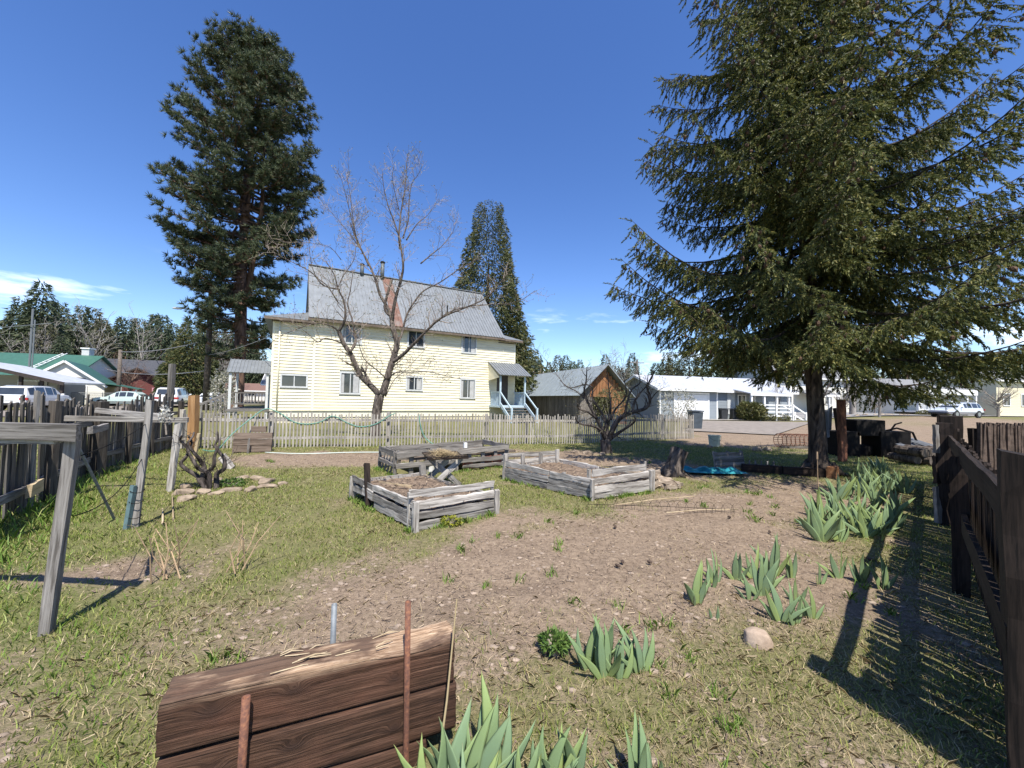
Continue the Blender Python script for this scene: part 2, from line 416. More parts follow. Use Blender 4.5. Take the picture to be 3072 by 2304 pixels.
dirt2 = mixrgb(nt, math_(nt, 'MULTIPLY', damp.outputs[0], 0.5), dirt2, (0.13, 0.095, 0.07))
thatch = ramp(nt, [(0.3, (0.12, 0.095, 0.055)), (0.55, (0.215, 0.18, 0.095)), (0.75, (0.30, 0.24, 0.14))]); nt.links.new(f2, thatch.inputs[0])
green = ramp(nt, [(0.3, (0.075, 0.10, 0.03)), (0.7, (0.16, 0.19, 0.06))]); nt.links.new(f3, green.inputs[0])
gfac = math_(nt, 'ADD', math_(nt, 'MULTIPLY', a2.outputs['Fac'], 0.45), math_(nt, 'MULTIPLY', f1, 0.75), clamp=True)
fd = obj_noise(nt, 0.16, detail=6, rough=0.65)
gfac = math_(nt, 'MULTIPLY', gfac, math_(nt, 'ADD', 0.35, fd))
gfac = math_(nt, 'MULTIPLY', gfac, 1.15)
grass = mixrgb(nt, gfac, thatch.outputs[0], green.outputs[0])
sf = math_(nt, 'ADD', a1.outputs['Fac'], math_(nt, 'MULTIPLY', math_(nt, 'SUBTRACT', f2, 0.5), 0.9))
sr = ramp(nt, [(0.26, (0, 0, 0)), (0.62, (1, 1, 1))]); nt.links.new(sf, sr.inputs[0])
nt.links.new(mixrgb(nt, sr.outputs[0], grass, dirt2), b.inputs['Base Color'])
b.inputs['Roughness'].default_value = 1.0; b.inputs['Specular IOR Level'].default_value = 0.05
bump(nt, b, math_(nt, 'ADD', f2, math_(nt, 'MULTIPLY', f3, 0.5)), 0.9, 0.03)
tag(mesh_obj('ground', me, m), kind='structure')

# grass blades: only where nobody could count them
M_GRASS = leafmat('grass_blades', [(0.0, (0.13, 0.18, 0.034)), (0.35, (0.215, 0.275, 0.056)), (0.68, (0.32, 0.35, 0.088)), (0.84, (0.42, 0.38, 0.15)), (1.0, (0.48, 0.40, 0.23))], 0.6, 0.3)
M_LUSH = leafmat('lush_grass_blades', [(0.0, (0.10, 0.19, 0.03)), (0.6, (0.19, 0.30, 0.05)), (0.9, (0.25, 0.33, 0.075)), (1, (0.40, 0.37, 0.15))], 0.55, 0.3)
M_THATCH = leafmat('dead_grass_blades', [(0.0, (0.20, 0.155, 0.085)), (0.5, (0.36, 0.29, 0.16)), (1.0, (0.47, 0.39, 0.24))], 0.8, 0.15)
def blades(px, py, h, w, lean, seed):
    g = np.random.default_rng(seed); n = len(px); a = g.random(n) * 2 * math.pi; la = g.random(n) * 2 * math.pi
    z = ground_z(px, py); lx = np.cos(la) * lean * h; ly = np.sin(la) * lean * h
    wx, wy = np.cos(a) * w / 2, np.sin(a) * w / 2
    A = np.stack([px - wx, py - wy, z - 0.004], -1); B = np.stack([px + wx, py + wy, z - 0.004], -1)
    hz = h * np.sqrt(np.clip(1 - (lean * .8) ** 2, .05, 1))
    m1x, m1y, m1z = px + lx * .35, py + ly * .35, z + hz * .62
    C = np.stack([m1x + wx * .75, m1y + wy * .75, m1z], -1); D = np.stack([m1x - wx * .75, m1y - wy * .75, m1z], -1)
    T = np.stack([px + lx, py + ly, z + hz], -1)
    V = np.stack([A, B, C, T, D], 1).reshape(-1, 3)
    return V
def scatter(n, seed, dmax=17.0, dmin=1.15, power=1.25):
    g = np.random.default_rng(seed)
    u = g.random(n); e = 2 - power
    d = (dmin ** e + u * (dmax ** e - dmin ** e)) ** (1 / e)
    th = (g.random(n) - .5) * R(118)
    return d * np.sin(th), d * np.cos(th), d, g
def blocked(x, y):
    """footprints of the raised beds and the plank wall"""
    k = np.zeros(x.shape, bool)
    for P in BED_FEET: k |= poly_mask(x, y, P, 0.02) > 0.5
    return k
BED_FEET = [[(-1.11, 4.63), (-2.45, 6.06), (-1.56, 6.72), (-0.19, 5.28)], [(1.3, 6.12), (-0.13, 7.65), (1.03, 8.4), (2.46, 6.8)], [(-2.25, 7.6), (-2.9, 8.55), (-0.75, 10.2), (-0.05, 9.15)],
            [(-1.28, 1.36), (-0.22, 1.78), (-0.3, 1.98), (-1.36, 1.56)]]
# ordinary turf
x, y, d, g = scatter(400000, 11)
s = soil_at(x, y); lu = lush_at(x, y)
keep = (g.random(len(x)) < np.clip(1.0 - s * 1.45, 0.0, 1) ** 1.5 * np.clip(vnoise(x, y, 2.2, 3) * 2.6 - .35, .28, 1)) & ~blocked(x, y)
x, y, d, lu = x[keep], y[keep], d[keep], lu[keep]; g2 = np.random.default_rng(5)
h = (0.016 + 0.030 * g2.random(len(x)) + 0.03 * lu * g2.random(len(x))) * (1 + 0.02 * d); w = (0.0024 + 0.0020 * g2.random(len(x))) * (1 + d * 0.13)
V = blades(x, y, h, w, 0.35 + 0.75 * g2.random(len(x)), 21)
tag(mesh_obj('lawn_grass', tri_mesh('lawn_grass', V, 5, M_GRASS)), 'short patchy lawn grass mixed green and straw across the yard', 'grass', kind='stuff')
# long lush grass by the left fence and in clumps
x, y, d, g = scatter(90000, 12, dmax=14)
lu = lush_at(x, y); s = soil_at(x, y)
lf = np.exp(-(((x + 6.39) * 0.806 + (y - 5.22) * 0.591) / 0.6) ** 2) * (y < 11)
keep = (g.random(len(x)) < (np.clip(lu - .28, 0, 1) * 1.5 * (1 - s) * np.clip(vnoise(x, y, 1.7, 2) * 1.9 - .5, 0, 1))) & ~blocked(x, y)
x, y, d, lu, lf = x[keep], y[keep], d[keep], lu[keep], lf[keep]
h = 0.035 + 0.06 * lu * g2.random(len(x)) + 0.22 * lf * g2.random(len(x)); w = (0.0042 + 0.003 * g2.random(len(x))) * (1 + d * 0.12)
V = blades(x, y, h, w, 0.3 + 0.6 * g2.random(len(x)), 22)
tag(mesh_obj('lush_grass', tri_mesh('lush_grass', V, 5, M_LUSH)), 'longer bright green grass along the left fence and in patches', 'grass', kind='stuff')
# tufts growing in the bare soil and round the beds
tx, ty, td, g = scatter(900, 13, dmax=12, power=1.5)
k = (soil_at(tx, ty) > 0.3) & (g.random(len(tx)) < .9 * np.clip(vnoise(tx + 7, ty, .9, 2) * 3 - 1.55, 0, 1)) & ~blocked(tx, ty); tx, ty, td = tx[k], ty[k], td[k]
ring = []
for P in BED_FEET[:3]:
    for i in range(4):
        a, c = np.array(P[i]), np.array(P[(i + 1) % 4]); nn = np.array([(c - a)[1], -(c - a)[0]]); nn = nn / np.linalg.norm(nn); ctr = np.mean(P, 0)
        if nn @ (a - ctr) < 0: nn = -nn
        for t in np.random.default_rng(i).random(15): ring.append(a + (c - a) * t + nn * 0.07)
tx = np.concatenate([tx, [p[0] for p in ring]]); ty = np.concatenate([ty, [p[1] for p in ring]])
nb = 22; x = np.repeat(tx, nb) + g2.normal(0, 0.028, len(tx) * nb); y = np.repeat(ty, nb) + g2.normal(0, 0.028, len(tx) * nb); dd = np.hypot(x, y)
V = blades(x, y, 0.03 + 0.075 * g2.random(len(x)), (0.004 + .003 * g2.random(len(x))) * (1 + dd * .1), 0.4 + 0.6 * g2.random(len(x)), 23)
tag(mesh_obj('grass_tufts', tri_mesh('grass_tufts', V, 5, M_LUSH)), 'small green grass tufts scattered in the bare soil and round the beds', 'grass', kind='stuff')
# dead grass and straw lying about
x, y, d, g = scatter(150000, 14, dmax=14, power=1.35)
s = soil_at(x, y); patchy = vnoise(x + 3, y, 1.4, 3)
right = sstep(-0.3, 1.2, x) * (1 - sstep(2.4, 3.4, y)) * .9
keep = (g.random(len(x)) < np.clip((patchy - .40) * 2.6 + right, 0, 1) * (1 - .86 * s)) & ~blocked(x, y)
x, y, d = x[keep], y[keep], d[keep]
V = blades(x, y, 0.03 + 0.05 * g2.random(len(x)), (0.0018 + 0.0014 * g2.random(len(x))) * (1 + d * .13), 0.95 + 0.3 * g2.random(len(x)), 24)
tag(mesh_obj('dead_grass', tri_mesh('dead_grass', V, 5, M_THATCH)), 'flattened dead straw coloured grass lying between the green', 'grass', kind='stuff')
# needles, twigs and bits of bark on the soil
M_LITTER = leafmat('soil_litter', [(0.0, (0.08, 0.055, 0.04)), (0.45, (0.17, 0.125, 0.09)), (0.8, (0.26, 0.19, 0.13)), (1.0, (0.42, 0.33, 0.22))], 0.9, 0.0)
x, y, d, g = scatter(52000, 15, dmax=13, power=1.35)
keep = (g.random(len(x)) < soil_at(x, y) * .95 + .06) & ~blocked(x, y); x, y, d = x[keep], y[keep], d[keep]; n = len(x)
L = (0.005 + 0.026 * g.random(n) ** 3.5) * (1 + d * .04); wd_ = (0.0011 + 0.0022 * g.random(n) ** 3) * (1 + d * .10); a = g.random(n) * 2 * math.pi
z = ground_z(x, y) + 0.006; dx_, dy_ = np.cos(a) * L, np.sin(a) * L; ox, oy = -np.sin(a) * wd_, np.cos(a) * wd_; tz = (g.random(n) - .3) * 0.02
V = np.stack([np.stack([x - dx_ - ox, y - dy_ - oy, z], -1), np.stack([x + dx_ - ox, y + dy_ - oy, z + tz], -1), np.stack([x + dx_ + ox, y + dy_ + oy, z + tz + .002], -1), np.stack([x - dx_ + ox, y - dy_ + oy, z + .002], -1)], 1).reshape(-1, 3)
tag(mesh_obj('soil_litter', tri_mesh('soil_litter', V, 4, M_LITTER)), 'dry needles, twigs and bark bits strewn on the bare soil', 'litter', kind='stuff')
# clods and pebbles
V = []; mb = MB(); g = np.random.default_rng(31); cx, cy, cd, _ = scatter(5200, 16, dmax=11, power=1.5)
k = (soil_at(cx, cy) > .42) & ~blocked(cx, cy); cx, cy, cd = cx[k], cy[k], cd[k]; zz = ground_z(cx, cy)
ico = MB().blob((0, 0, 0), (2, 2, 2), 1, 0.3, 1); iv = np.array(ico.v)
fs0 = np.array(ico.f); tris = iv[fs0.ravel()]
sc = (0.006 + 0.02 * g.random(len(cx)) ** 3); an = g.random(len(cx)) * 6.28
ca, sa = np.cos(an)[:, None], np.sin(an)[:, None]
tx_ = tris[None, :, 0] * ca - tris[None, :, 1] * sa; ty_ = tris[None, :, 0] * sa + tris[None, :, 1] * ca
V = np.stack([tx_ * sc[:, None] * 1.3 + cx[:, None], ty_ * sc[:, None] + cy[:, None], tris[None, :, 2] * sc[:, None] * .7 + zz[:, None]], -1).reshape(-1, 3)
M_CLOD = plain('clods', (0.26, 0.205, 0.158), 0.98, 0.45, 9, spec=0.1)
tag(mesh_obj('soil_clods', tri_mesh('soil_clods', V, 3, M_CLOD)), 'small clods and pebbles on the tilled soil', 'soil', kind='stuff')

# roads and paths beyond the yard
M_ASPH = plain('pale_worn_asphalt', (0.24, 0.23, 0.215), 0.95, 0.25, 1.5, bmp=0.3)
M_GRAVEL = plain('gravel_drive', (0.21, 0.18, 0.15), 0.98, 0.25, 2.5, bmp=0.5)
M_CONC = plain('pale_concrete', (0.36, 0.34, 0.31), 0.9, 0.12, 2)
def farz(x, y): return 0.5 * float(np.clip((x - 24) / 16, 0, 1)) if y > 25 else 0.0
def strip(name, pts, z, mat, th=0.0, sub=10):
    """ground ribbon following the terrain: pts = list of (left(x,y), right(x,y))"""
    vs, fs = [], []
    P = []
    for i in range(len(pts) - 1):
        for k in range(sub): t = k / sub; P.append([tuple(np.array(pts[i][j]) * (1 - t) + np.array(pts[i + 1][j]) * t) for j in (0, 1)])
    P.append(pts[-1])
    for l, r_ in P:
        for t in np.linspace(0, 1, 9): x = l[0] * (1 - t) + r_[0] * t; y = l[1] * (1 - t) + r_[1] * t; vs.append((x, y, gz(x, y) + z))
    for i in range(len(P) - 1):
        for k in range(8): a = i * 9 + k; fs.append((a, a + 1, a + 10, a + 9))
    me = bpy.data.meshes.new(name); me.from_pydata(vs, [], fs); me.update(); me.materials.append(mat)
    return tag(mesh_obj(name, me), kind='structure')
strip('road', [((26, 44.5), (28, 36.5)), ((34, 47), (36, 38.6)), ((60, 57), (62, 47)), ((130, 85), (134, 72))], 0.10, M_ASPH, sub=24)
strip('driveway', [((9.2, 20.5), (13.0, 19.0)), ((15.6, 31.6), (25.5, 32.6))], 0.05, M_GRAVEL)
strip('pavement', [((14.0, 33.0), (14.3, 32.2)), ((26.5, 35.4), (26.9, 34.5))], 0.08, M_CONC, sub=6)
strip('street', [((-30, 18), (-24.5, 22)), ((-38, 36.5), (-33, 38)), ((-46, 60), (-41, 62)), ((-60, 110), (-50, 112))], 0.05, M_GRAVEL)

# ------------------------------------------------------------------ buildings
def siding_mat(name, c, dirt=(0.35, 0.30, 0.22), amt=0.18):
    m, nt, b = new_mat(name)
    f = obj_noise(nt, 1.0, (1.2, 1.2, 5.0), detail=6, randomize=True); f2 = obj_noise(nt, 9, detail=5, randomize=True)
    r = ramp(nt, [(0.45, (0, 0, 0)), (0.8, (1, 1, 1))]); nt.links.new(f, r.inputs[0])
    cc = mixrgb(nt, math_(nt, 'MULTIPLY', r.outputs[0], amt), c, dirt)
    cc = mixrgb(nt, math_(nt, 'MULTIPLY', f2, 0.10), cc, tuple(x * .75 for x in c))
    nt.links.new(cc, b.inputs['Base Color']); b.inputs['Roughness'].default_value = 0.75; b.inputs['Specular IOR Level'].default_value = 0.25
    return m
def lap_mat(name, c, pitch=0.18, amt=0.5):
    """far siding: laps too small to build, as relief"""
    m, nt, b = new_mat(name)
    t = nt.nodes.new('ShaderNodeTexCoord'); sp = nt.nodes.new('ShaderNodeSeparateXYZ'); nt.links.new(t.outputs['Object'], sp.inputs[0])
    fr = math_(nt, 'FRACT', math_(nt, 'DIVIDE', sp.outputs['Z'], pitch))
    f2 = obj_noise(nt, 3, detail=5)
    nt.links.new(mixrgb(nt, math_(nt, 'MULTIPLY', f2, 0.25), c, tuple(x * .7 for x in c)), b.inputs['Base Color'])
    b.inputs['Roughness'].default_value = 0.8; bump(nt, b, math_(nt, 'SUBTRACT', 1.0, fr), amt, 0.03)
    return m
def metal_roof(name, c, rust=0.0, rough=0.42):
    m, nt, b = new_mat(name)
    f = obj_noise(nt, 1.0, (3, 3, 0.6), detail=7, randomize=True); f2 = obj_noise(nt, 14, detail=4, randomize=True)
    c0 = tuple(x * .72 for x in c); r = ramp(nt, [(0.3, c0), (0.65, c)]); nt.links.new(f, r.inputs[0])
    cc = mixrgb(nt, math_(nt, 'MULTIPLY', f2, 0.3), r.outputs[0], tuple(x * .8 for x in c))
    if rust:
        rr = ramp(nt, [(0.36, (0, 0, 0)), (0.5, (1, 1, 1))]); nt.links.new(f, rr.inputs[0])
        rc = ramp(nt, [(0.3, (0.10, 0.045, 0.03)), (0.7, (0.21, 0.10, 0.065))]); nt.links.new(f2, rc.inputs[0])
        cc = mixrgb(nt, math_(nt, 'MULTIPLY', rr.outputs[0], rust), cc, rc.outputs[0])
    nt.links.new(cc, b.inputs['Base Color']); b.inputs['Roughness'].default_value = rough; b.inputs['Metallic'].default_value = 0.25
    bump(nt, b, f2, 0.15, 0.01)
    return m
M_YEL = siding_mat('pale_yellow_siding', (0.76, 0.70, 0.515), amt=.38)
M_YTRIM = siding_mat('pale_yellow_trim', (0.77, 0.72, 0.55))
M_FOUND = plain('yellow_painted_foundation', (0.55, 0.50, 0.34), 0.95, 0.2, 3, bmp=0.3)
M_BROWNW = plain('brown_weathered_boards', (0.13, 0.10, 0.075), 0.9, 0.35, 4)
M_TRIMG = plain('pale_grey_trim_paint', (0.52, 0.53, 0.52), 0.7, 0.12, 5)
M_ROOFG = metal_roof('weathered_galvanised_roof', (0.205, 0.22, 0.23), 0.0, .55)
M_ROOFR = metal_roof('rusted_roof_sheet', (0.27, 0.21, 0.18), 0.85, 0.8)
M_BLUEP = plain('pale_blue_paint', (0.42, 0.52, 0.58), 0.7, 0.12, 6)

def window(root, x0, x1, z0, z1, y, mat=M_TRIMG, panes=2, tw=0.09, axis='y', curtain=False, sill=False, lab=None):
    """window in a wall facing -y (axis 'y') or -x (axis 'x'); local coordinates of root"""
    def q(a0, a1, d0, d1, c0, c1):
        return (a0, a1, y - d1, y - d0, c0, c1) if axis == 'y' else (y - d1, y - d0, a0, a1, c0, c1)
    fr = MB()
    fr.span(*q(x0, x1, 0.0, 0.07, z1 - tw, z1)).span(*q(x0, x1, 0.0, 0.075, z0, z0 + tw)).span(*q(x0, x0 + tw, 0.0, 0.068, z0 + tw, z1 - tw)).span(*q(x1 - tw, x1, 0.0, 0.068, z0 + tw, z1 - tw))
    w = fr.build('window', mat, root, world=False)
    if lab: w['label'] = lab
    a, c = x0 + tw, x1 - tw; n = panes
    for k in range(n):
        MB().span(*q(a + (c - a) * k / n + .012, a + (c - a) * (k + 1) / n - .012, 0.008, 0.022, z0 + tw, z1 - tw)).build('pane', M_GLASS, w, world=False)
        if k: MB().span(*q(a + (c - a) * k / n - .022, a + (c - a) * k / n + .022, 0.004, 0.05, z0 + tw, z1 - tw)).build('mullion', mat, w, world=False)
    if curtain:
        m = MB(); nn = 14
        for s0, s1 in ((0.02, 0.16), (0.66, 0.97)):
            pts = [(a + (c - a) * (s0 + (s1 - s0) * i / nn), 0.027 + 0.006 * math.sin(i * 2.1)) for i in range(nn + 1)]
            for i in range(nn): m.span(*q(pts[i][0], pts[i + 1][0], 0.023, pts[i][1], z0 + tw + .02, z1 - tw - .02))
        m.build('curtain', M_CURTAIN, w, world=False)
    return w

def roof_plane(root, name, e0, e1, r0, r1, mat, width=0.6, th=0.03, rib=0.035, special=None, parent=None):
    """metal roof slope between eave e0-e1 and ridge r0-r1, each sheet a part of its own with raised seams"""
    e0, e1, r0, r1 = map(Vector, (e0, e1, r0, r1)); n = max(1, round((e1 - e0).length / width))
    nrm = (e1 - e0).cross(r0 - e0).normalized()
    for k in range(n):
        t0, t1 = k / n, (k + 1) / n
        A, B, C, D = e0.lerp(e1, t0), e0.lerp(e1, t1), r0.lerp(r1, t1), r0.lerp(r1, t0)
        m = MB(); mm = special.get(k, mat) if special else mat
        m.poly([A + nrm * .0, B, C, D], th)
        for s in (0.02, 0.36, 0.69):
            a, c = A.lerp(B, s), D.lerp(C, s); m.bar(a + nrm * rib * .4, c + nrm * rib * .4, rib, 0.03, up=nrm)
        o = m.build(name, mm, root, world=False)

# ---- the pale yellow farmhouse
HO = Vector((-12.56, 20.0, 0.0)); HA = math.atan2(.498, .867)
farm = thing('yellow_farmhouse', HO, 'two storey pale yellow clapboard farmhouse with grey metal roof behind picket fence', 'house', rz=HA)
HL, HD, ZB, ZE, ZR = 14.7, 7.0, 0.66, 6.1, 9.62
MB().span(0.02, HL - .02, 0.03, HD, 0.3, 5.62).build('wall', M_YTRIM, farm, world=False)
MB().span(1.95, 13.3, 0.04, HD - .01, 5.625, 6.0).build('upper_wall', M_BROWNW, farm, world=False)
MB().span(0.06, HL - .06, 0.07, HD - .05, -0.3, ZB).build('foundation', M_FOUND, farm, world=False)
WINS = [(0.42, 1.72, 1.86, 2.6, False), (3.28, 4.42, 1.57, 2.86, True), (6.98, 8.06, 1.86, 2.78, True), (10.52, 11.66, 1.45, 2.78, True),
        (3.3, 4.4, 4.45, 5.62, True), (7.0, 8.1, 4.55, 5.62, False), (10.55, 11.66, 4.44, 5.68, True)]
DOOR = (13.25, 14.15, 1.06, 3.1)
holes = [(a, c, z0, z1) for a, c, z0, z1, _ in WINS] + [DOOR]
HWm = Matrix.Translation(HO) @ Matrix.Rotation(HA, 4, 'Z')
z = ZB; course = 0.165; k = 0
while z < 5.6:
    zt = min(z + course, 5.62); segs = [(0.1, 1.90), (2.02, HL - .1)]
    for a, c, z0, z1 in holes:
        if z0 < zt - .02 and z1 > z + .02:
            ns = []
            for s0, s1 in segs:
                if c <= s0 or a >= s1: ns.append((s0, s1)); continue
                if a > s0 + .03: ns.append((s0, a))
                if c < s1 - .03: ns.append((c, s1))
            segs = ns
    for s0, s1 in segs:
        zc = (z + zt) / 2
        p0 = HWm @ Vector((s0, -0.012, zc)); p1 = HWm @ Vector((s1, -0.012, zc))
        o = plank('clapboard', p0, p1, zt - z + 0.02, 0.022, M_YEL, farm, up=HWm.to_3x3() @ Vector((0, 0.2, 1)), rough=0.0, seg=1)
    z += course; k += 1
for xa, xb in ((0.0, 0.11), (1.9, 2.02), (HL - .11, HL)):
    MB().span(xa, xb, -0.03, 0.02, ZB - .02, 5.6).build('corner_board', M_YTRIM, farm, world=False)
MB().tube([(0.32, -0.08, 5.35), (0.32, -0.08, 0.4)], 0.035, 8).build('downspout', M_YTRIM, farm, world=False, smooth=True)
MB().span(2.0, 13.3, -0.035, 0.03, 5.63, 6.02).build('frieze_board', M_BROWNW, farm, world=False)
MB().span(-0.05, 1.98, -0.03, 0.03, 5.32, 5.56).build('frieze_board', M_BROWNW, farm, world=False)
MB().span(13.32, HL + .03, -0.03, 0.03, 5.36, 5.6).build('frieze_board', M_BROWNW, farm, world=False)
for a, c, z0, z1, cu in WINS: window(farm, a, c, z0, z1, 0.0, curtain=cu)
# main roof
OV = 0.42; zs = ZE - OV * 1.0
roof_plane(farm, 'roof_sheet', (1.62, -OV, zs), (13.62, -OV, zs), (1.62, 3.5, ZR), (13.62, 3.5, ZR), M_ROOFG, 0.62, special={7: M_ROOFR})
roof_plane(farm, 'roof_sheet', (13.62, 7 + OV, zs), (1.62, 7 + OV, zs), (13.62, 3.5, ZR), (1.62, 3.5, ZR), M_ROOFG, 0.62)
MB().bar((1.6, 3.5, ZR + .04), (13.64, 3.5, ZR + .04), 0.05, 0.22).build('ridge_cap', M_ROOFG, farm, world=False)
MB().span(1.6, 13.6, -OV - .02, -OV + .03, zs - .17, zs - .045).build('fascia', M_BROWNW, farm, world=False)
for xg in (1.98, 13.25):
    MB().poly([(xg, 7, 5.95), (xg, 0, 5.95), (xg, 3.5, ZR - .12)] if xg < 5 else [(xg, 0, 5.95), (xg, 7, 5.95), (xg, 3.5, ZR - .12)], 0.08).build('gable_wall', M_BROWNW, farm, world=False)
MB().poly([(1.66, -OV + .05, zs - .06), (1.66, 3.5, ZR - .06), (1.66, 3.5, ZR - .36), (1.66, -OV + .3, zs - .1)], 0.05).build('barge_board', M_BROWNW, farm, world=False)
# low hipped roofs over both ends
def hip(name, pts, faces, th):
    m = MB()
    for f in faces: m.poly([pts[i] for i in f], th)
    m.build(name, M_ROOFG, farm, world=False)
hip('end_roof', [(-.4, -.4, 5.5), (1.97, -.4, 5.5), (1.97, 1.6, 6.35), (1.97, 5.4, 6.35), (-.4, 7.4, 5.5), (1.97, 7.4, 5.5)], [(0, 1, 2), (0, 2, 3, 4), (4, 3, 5)], 0.06)
MB().span(-.38, 1.9, -.42, -.38, 5.36, 5.48).build('fascia', M_BROWNW, farm, world=False)
hip('end_roof', [(13.28, -.4, 5.62), (15.1, -.4, 5.62), (15.1, 7.4, 5.62), (13.28, 7.4, 5.62), (13.28, 1.6, 6.45), (13.28, 5.4, 6.45)], [(0, 1, 4), (1, 2, 5, 4), (2, 3, 5)], 0.06)
MB().span(13.64, 15.08, -.42, -.38, 5.47, 5.6).build('fascia', M_BROWNW, farm, world=False)
# flues
for fx, fz, r_ in ((6.05, 0.95, 0.13), (4.75, 0.55, 0.12)):
    st = MB().tube([(fx, 3.35, ZR - .25), (fx, 3.35, ZR + fz)], r_, 12).build('flue', plain('flue_metal_%d' % int(fx), (0.12, 0.14, 0.15), 0.6, 0.3, 5, 0.5), farm, world=False, smooth=True)
    MB().tube([(fx, 3.35, ZR + fz), (fx, 3.35, ZR + fz + .04), (fx, 3.35, ZR + fz + .1)], [r_ * 1.35, r_ * 1.35, r_ * .8], 12).build('flue_cap', M_DKIRON, st, world=False)
MB().tube([(9.9, 1.0, 6.9), (9.9, 1.0, 7.7)], 0.05, 8).build('vent_pipe', M_DKIRON, farm, world=False)
# side entry: little lean-to roof, posts, landing, steps
MB().span(13.25, 14.15, 0.004, 0.024, 1.06, 3.1).build('door', plain('dark_door', (0.06, 0.05, 0.045), 0.6, 0.3), farm, world=False)
dk = MB().span(12.7, 14.75, -1.45, -0.03, 0.92, 1.05).build('landing', M_BLUEP, farm, world=False)
roof_plane(farm, 'entry_roof_sheet', (12.55, -1.75, 3.05), (15.0, -1.75, 3.05), (12.55, -.02, 4.0), (15.0, -.02, 4.0), M_ROOFG, 0.6)
for xx in (12.6, 14.9):
    MB().poly([(xx, -1.6, 3.02), (xx, -.03, 3.02), (xx, -.03, 3.88)] if xx > 14 else [(xx, -.03, 2.7), (xx, -1.6, 2.9), (xx, -.03, 3.88)], 0.05).build('entry_gable', M_YTRIM, farm, world=False)
for xx in (12.78, 14.66):
    MB().span(xx - .05, xx + .05, -1.5, -1.4, 1.05, 3.0).build('porch_post', M_BLUEP, farm, world=False)
    MB().bar((xx, -1.45, 1.93), (xx, -0.05, 1.93), 0.07, 0.09).build('rail', M_BLUEP, farm, world=False)
    for k in range(9): MB().span(xx - .02, xx + .02, -1.36 + k * .15 - .02, -1.36 + k * .15 + .02, 1.05, 1.9).build('baluster', M_BLUEP, farm, world=False)
    MB().bar((xx, -1.5, 1.9), (xx, -3.0, 0.85), 0.09, 0.06).build('stair_rail', M_BLUEP, farm, world=False)
    MB().bar((xx, -1.5, 1.15), (xx, -3.0, 0.12), 0.2, 0.05).build('stringer', M_BLUEP, farm, world=False)
    MB().span(xx - .05, xx + .05, -3.05, -2.95, 0, 0.95).build('newel_post', M_BLUEP, farm, world=False)
for k in range(6):
    MB().span(12.83, 14.61, -1.47 - .25 * (k + 1), -1.47 - .25 * k, 0.88 - .165 * k, 0.92 - .165 * k).build('step', M_GREY, farm, world=False)
    MB().span(12.84, 14.6, -1.49 - .25 * k, -1.47 - .25 * k, 0.76 - .165 * k, 0.88 - .165 * k).build('riser', M_BLUEP, farm, world=False)
# front porch at the left end
roof_plane(farm, 'porch_roof_sheet', (-2.0, 1.2, 2.62), (-.08, 1.2, 2.62), (-2.0, 2.6, 3.4), (-.08, 2.6, 3.4), M_ROOFG, 0.5)
roof_plane(farm, 'porch_roof_sheet', (-.08, 4.6, 2.9), (-2.0, 4.6, 2.9), (-.08, 2.62, 3.38), (-2.0, 2.62, 3.38), M_ROOFG, 0.5)
MB().span(-1.95, -.05, 1.25, 4.5, 0.55, 0.68).build('porch_deck', M_GREY, farm, world=False)
for xx, yy in ((-1.85, 1.35), (-.2, 1.35), (-1.85, 4.4), (-.2, 4.4)):
    MB().span(xx - .06, xx + .06, yy - .06, yy + .06, 0.0, 2.68).build('porch_post', M_TRIMG, farm, world=False)
for yy in (1.35, 4.4):
    for zz in (0.95, 1.55): MB().bar((-1.8, yy, zz), (-.25, yy, zz), 0.07, 0.05).build('rail', M_GREY, farm, world=False)
    for k in range(9): MB().span(-1.7 + k * .16 - .02, -1.7 + k * .16 + .02, yy - .018, yy + .018, 0.97, 1.53).build('baluster', M_GREY, farm, world=False)
for s in (1.5, 2.5):
    MB().bar((-1.9, s, 1.55), (-3.5, s, 0.7), 0.08, 0.05).build('stair_rail', M_GREY, farm, world=False)
    for k in range(8): MB().span(-2.0 - k * .2 - .02, -2.0 - k * .2 + .02, s - .018, s + .018, 0.55 - .106 * k, 1.47 - .106 * k).build('baluster', M_GREY, farm, world=False)
for k in range(3): MB().span(-2.2 - .3 * k, -1.95 - .3 * k, 1.52, 2.48, 0.38 - .17 * k, 0.43 - .17 * k).build('step', M_GREY, farm, world=False)

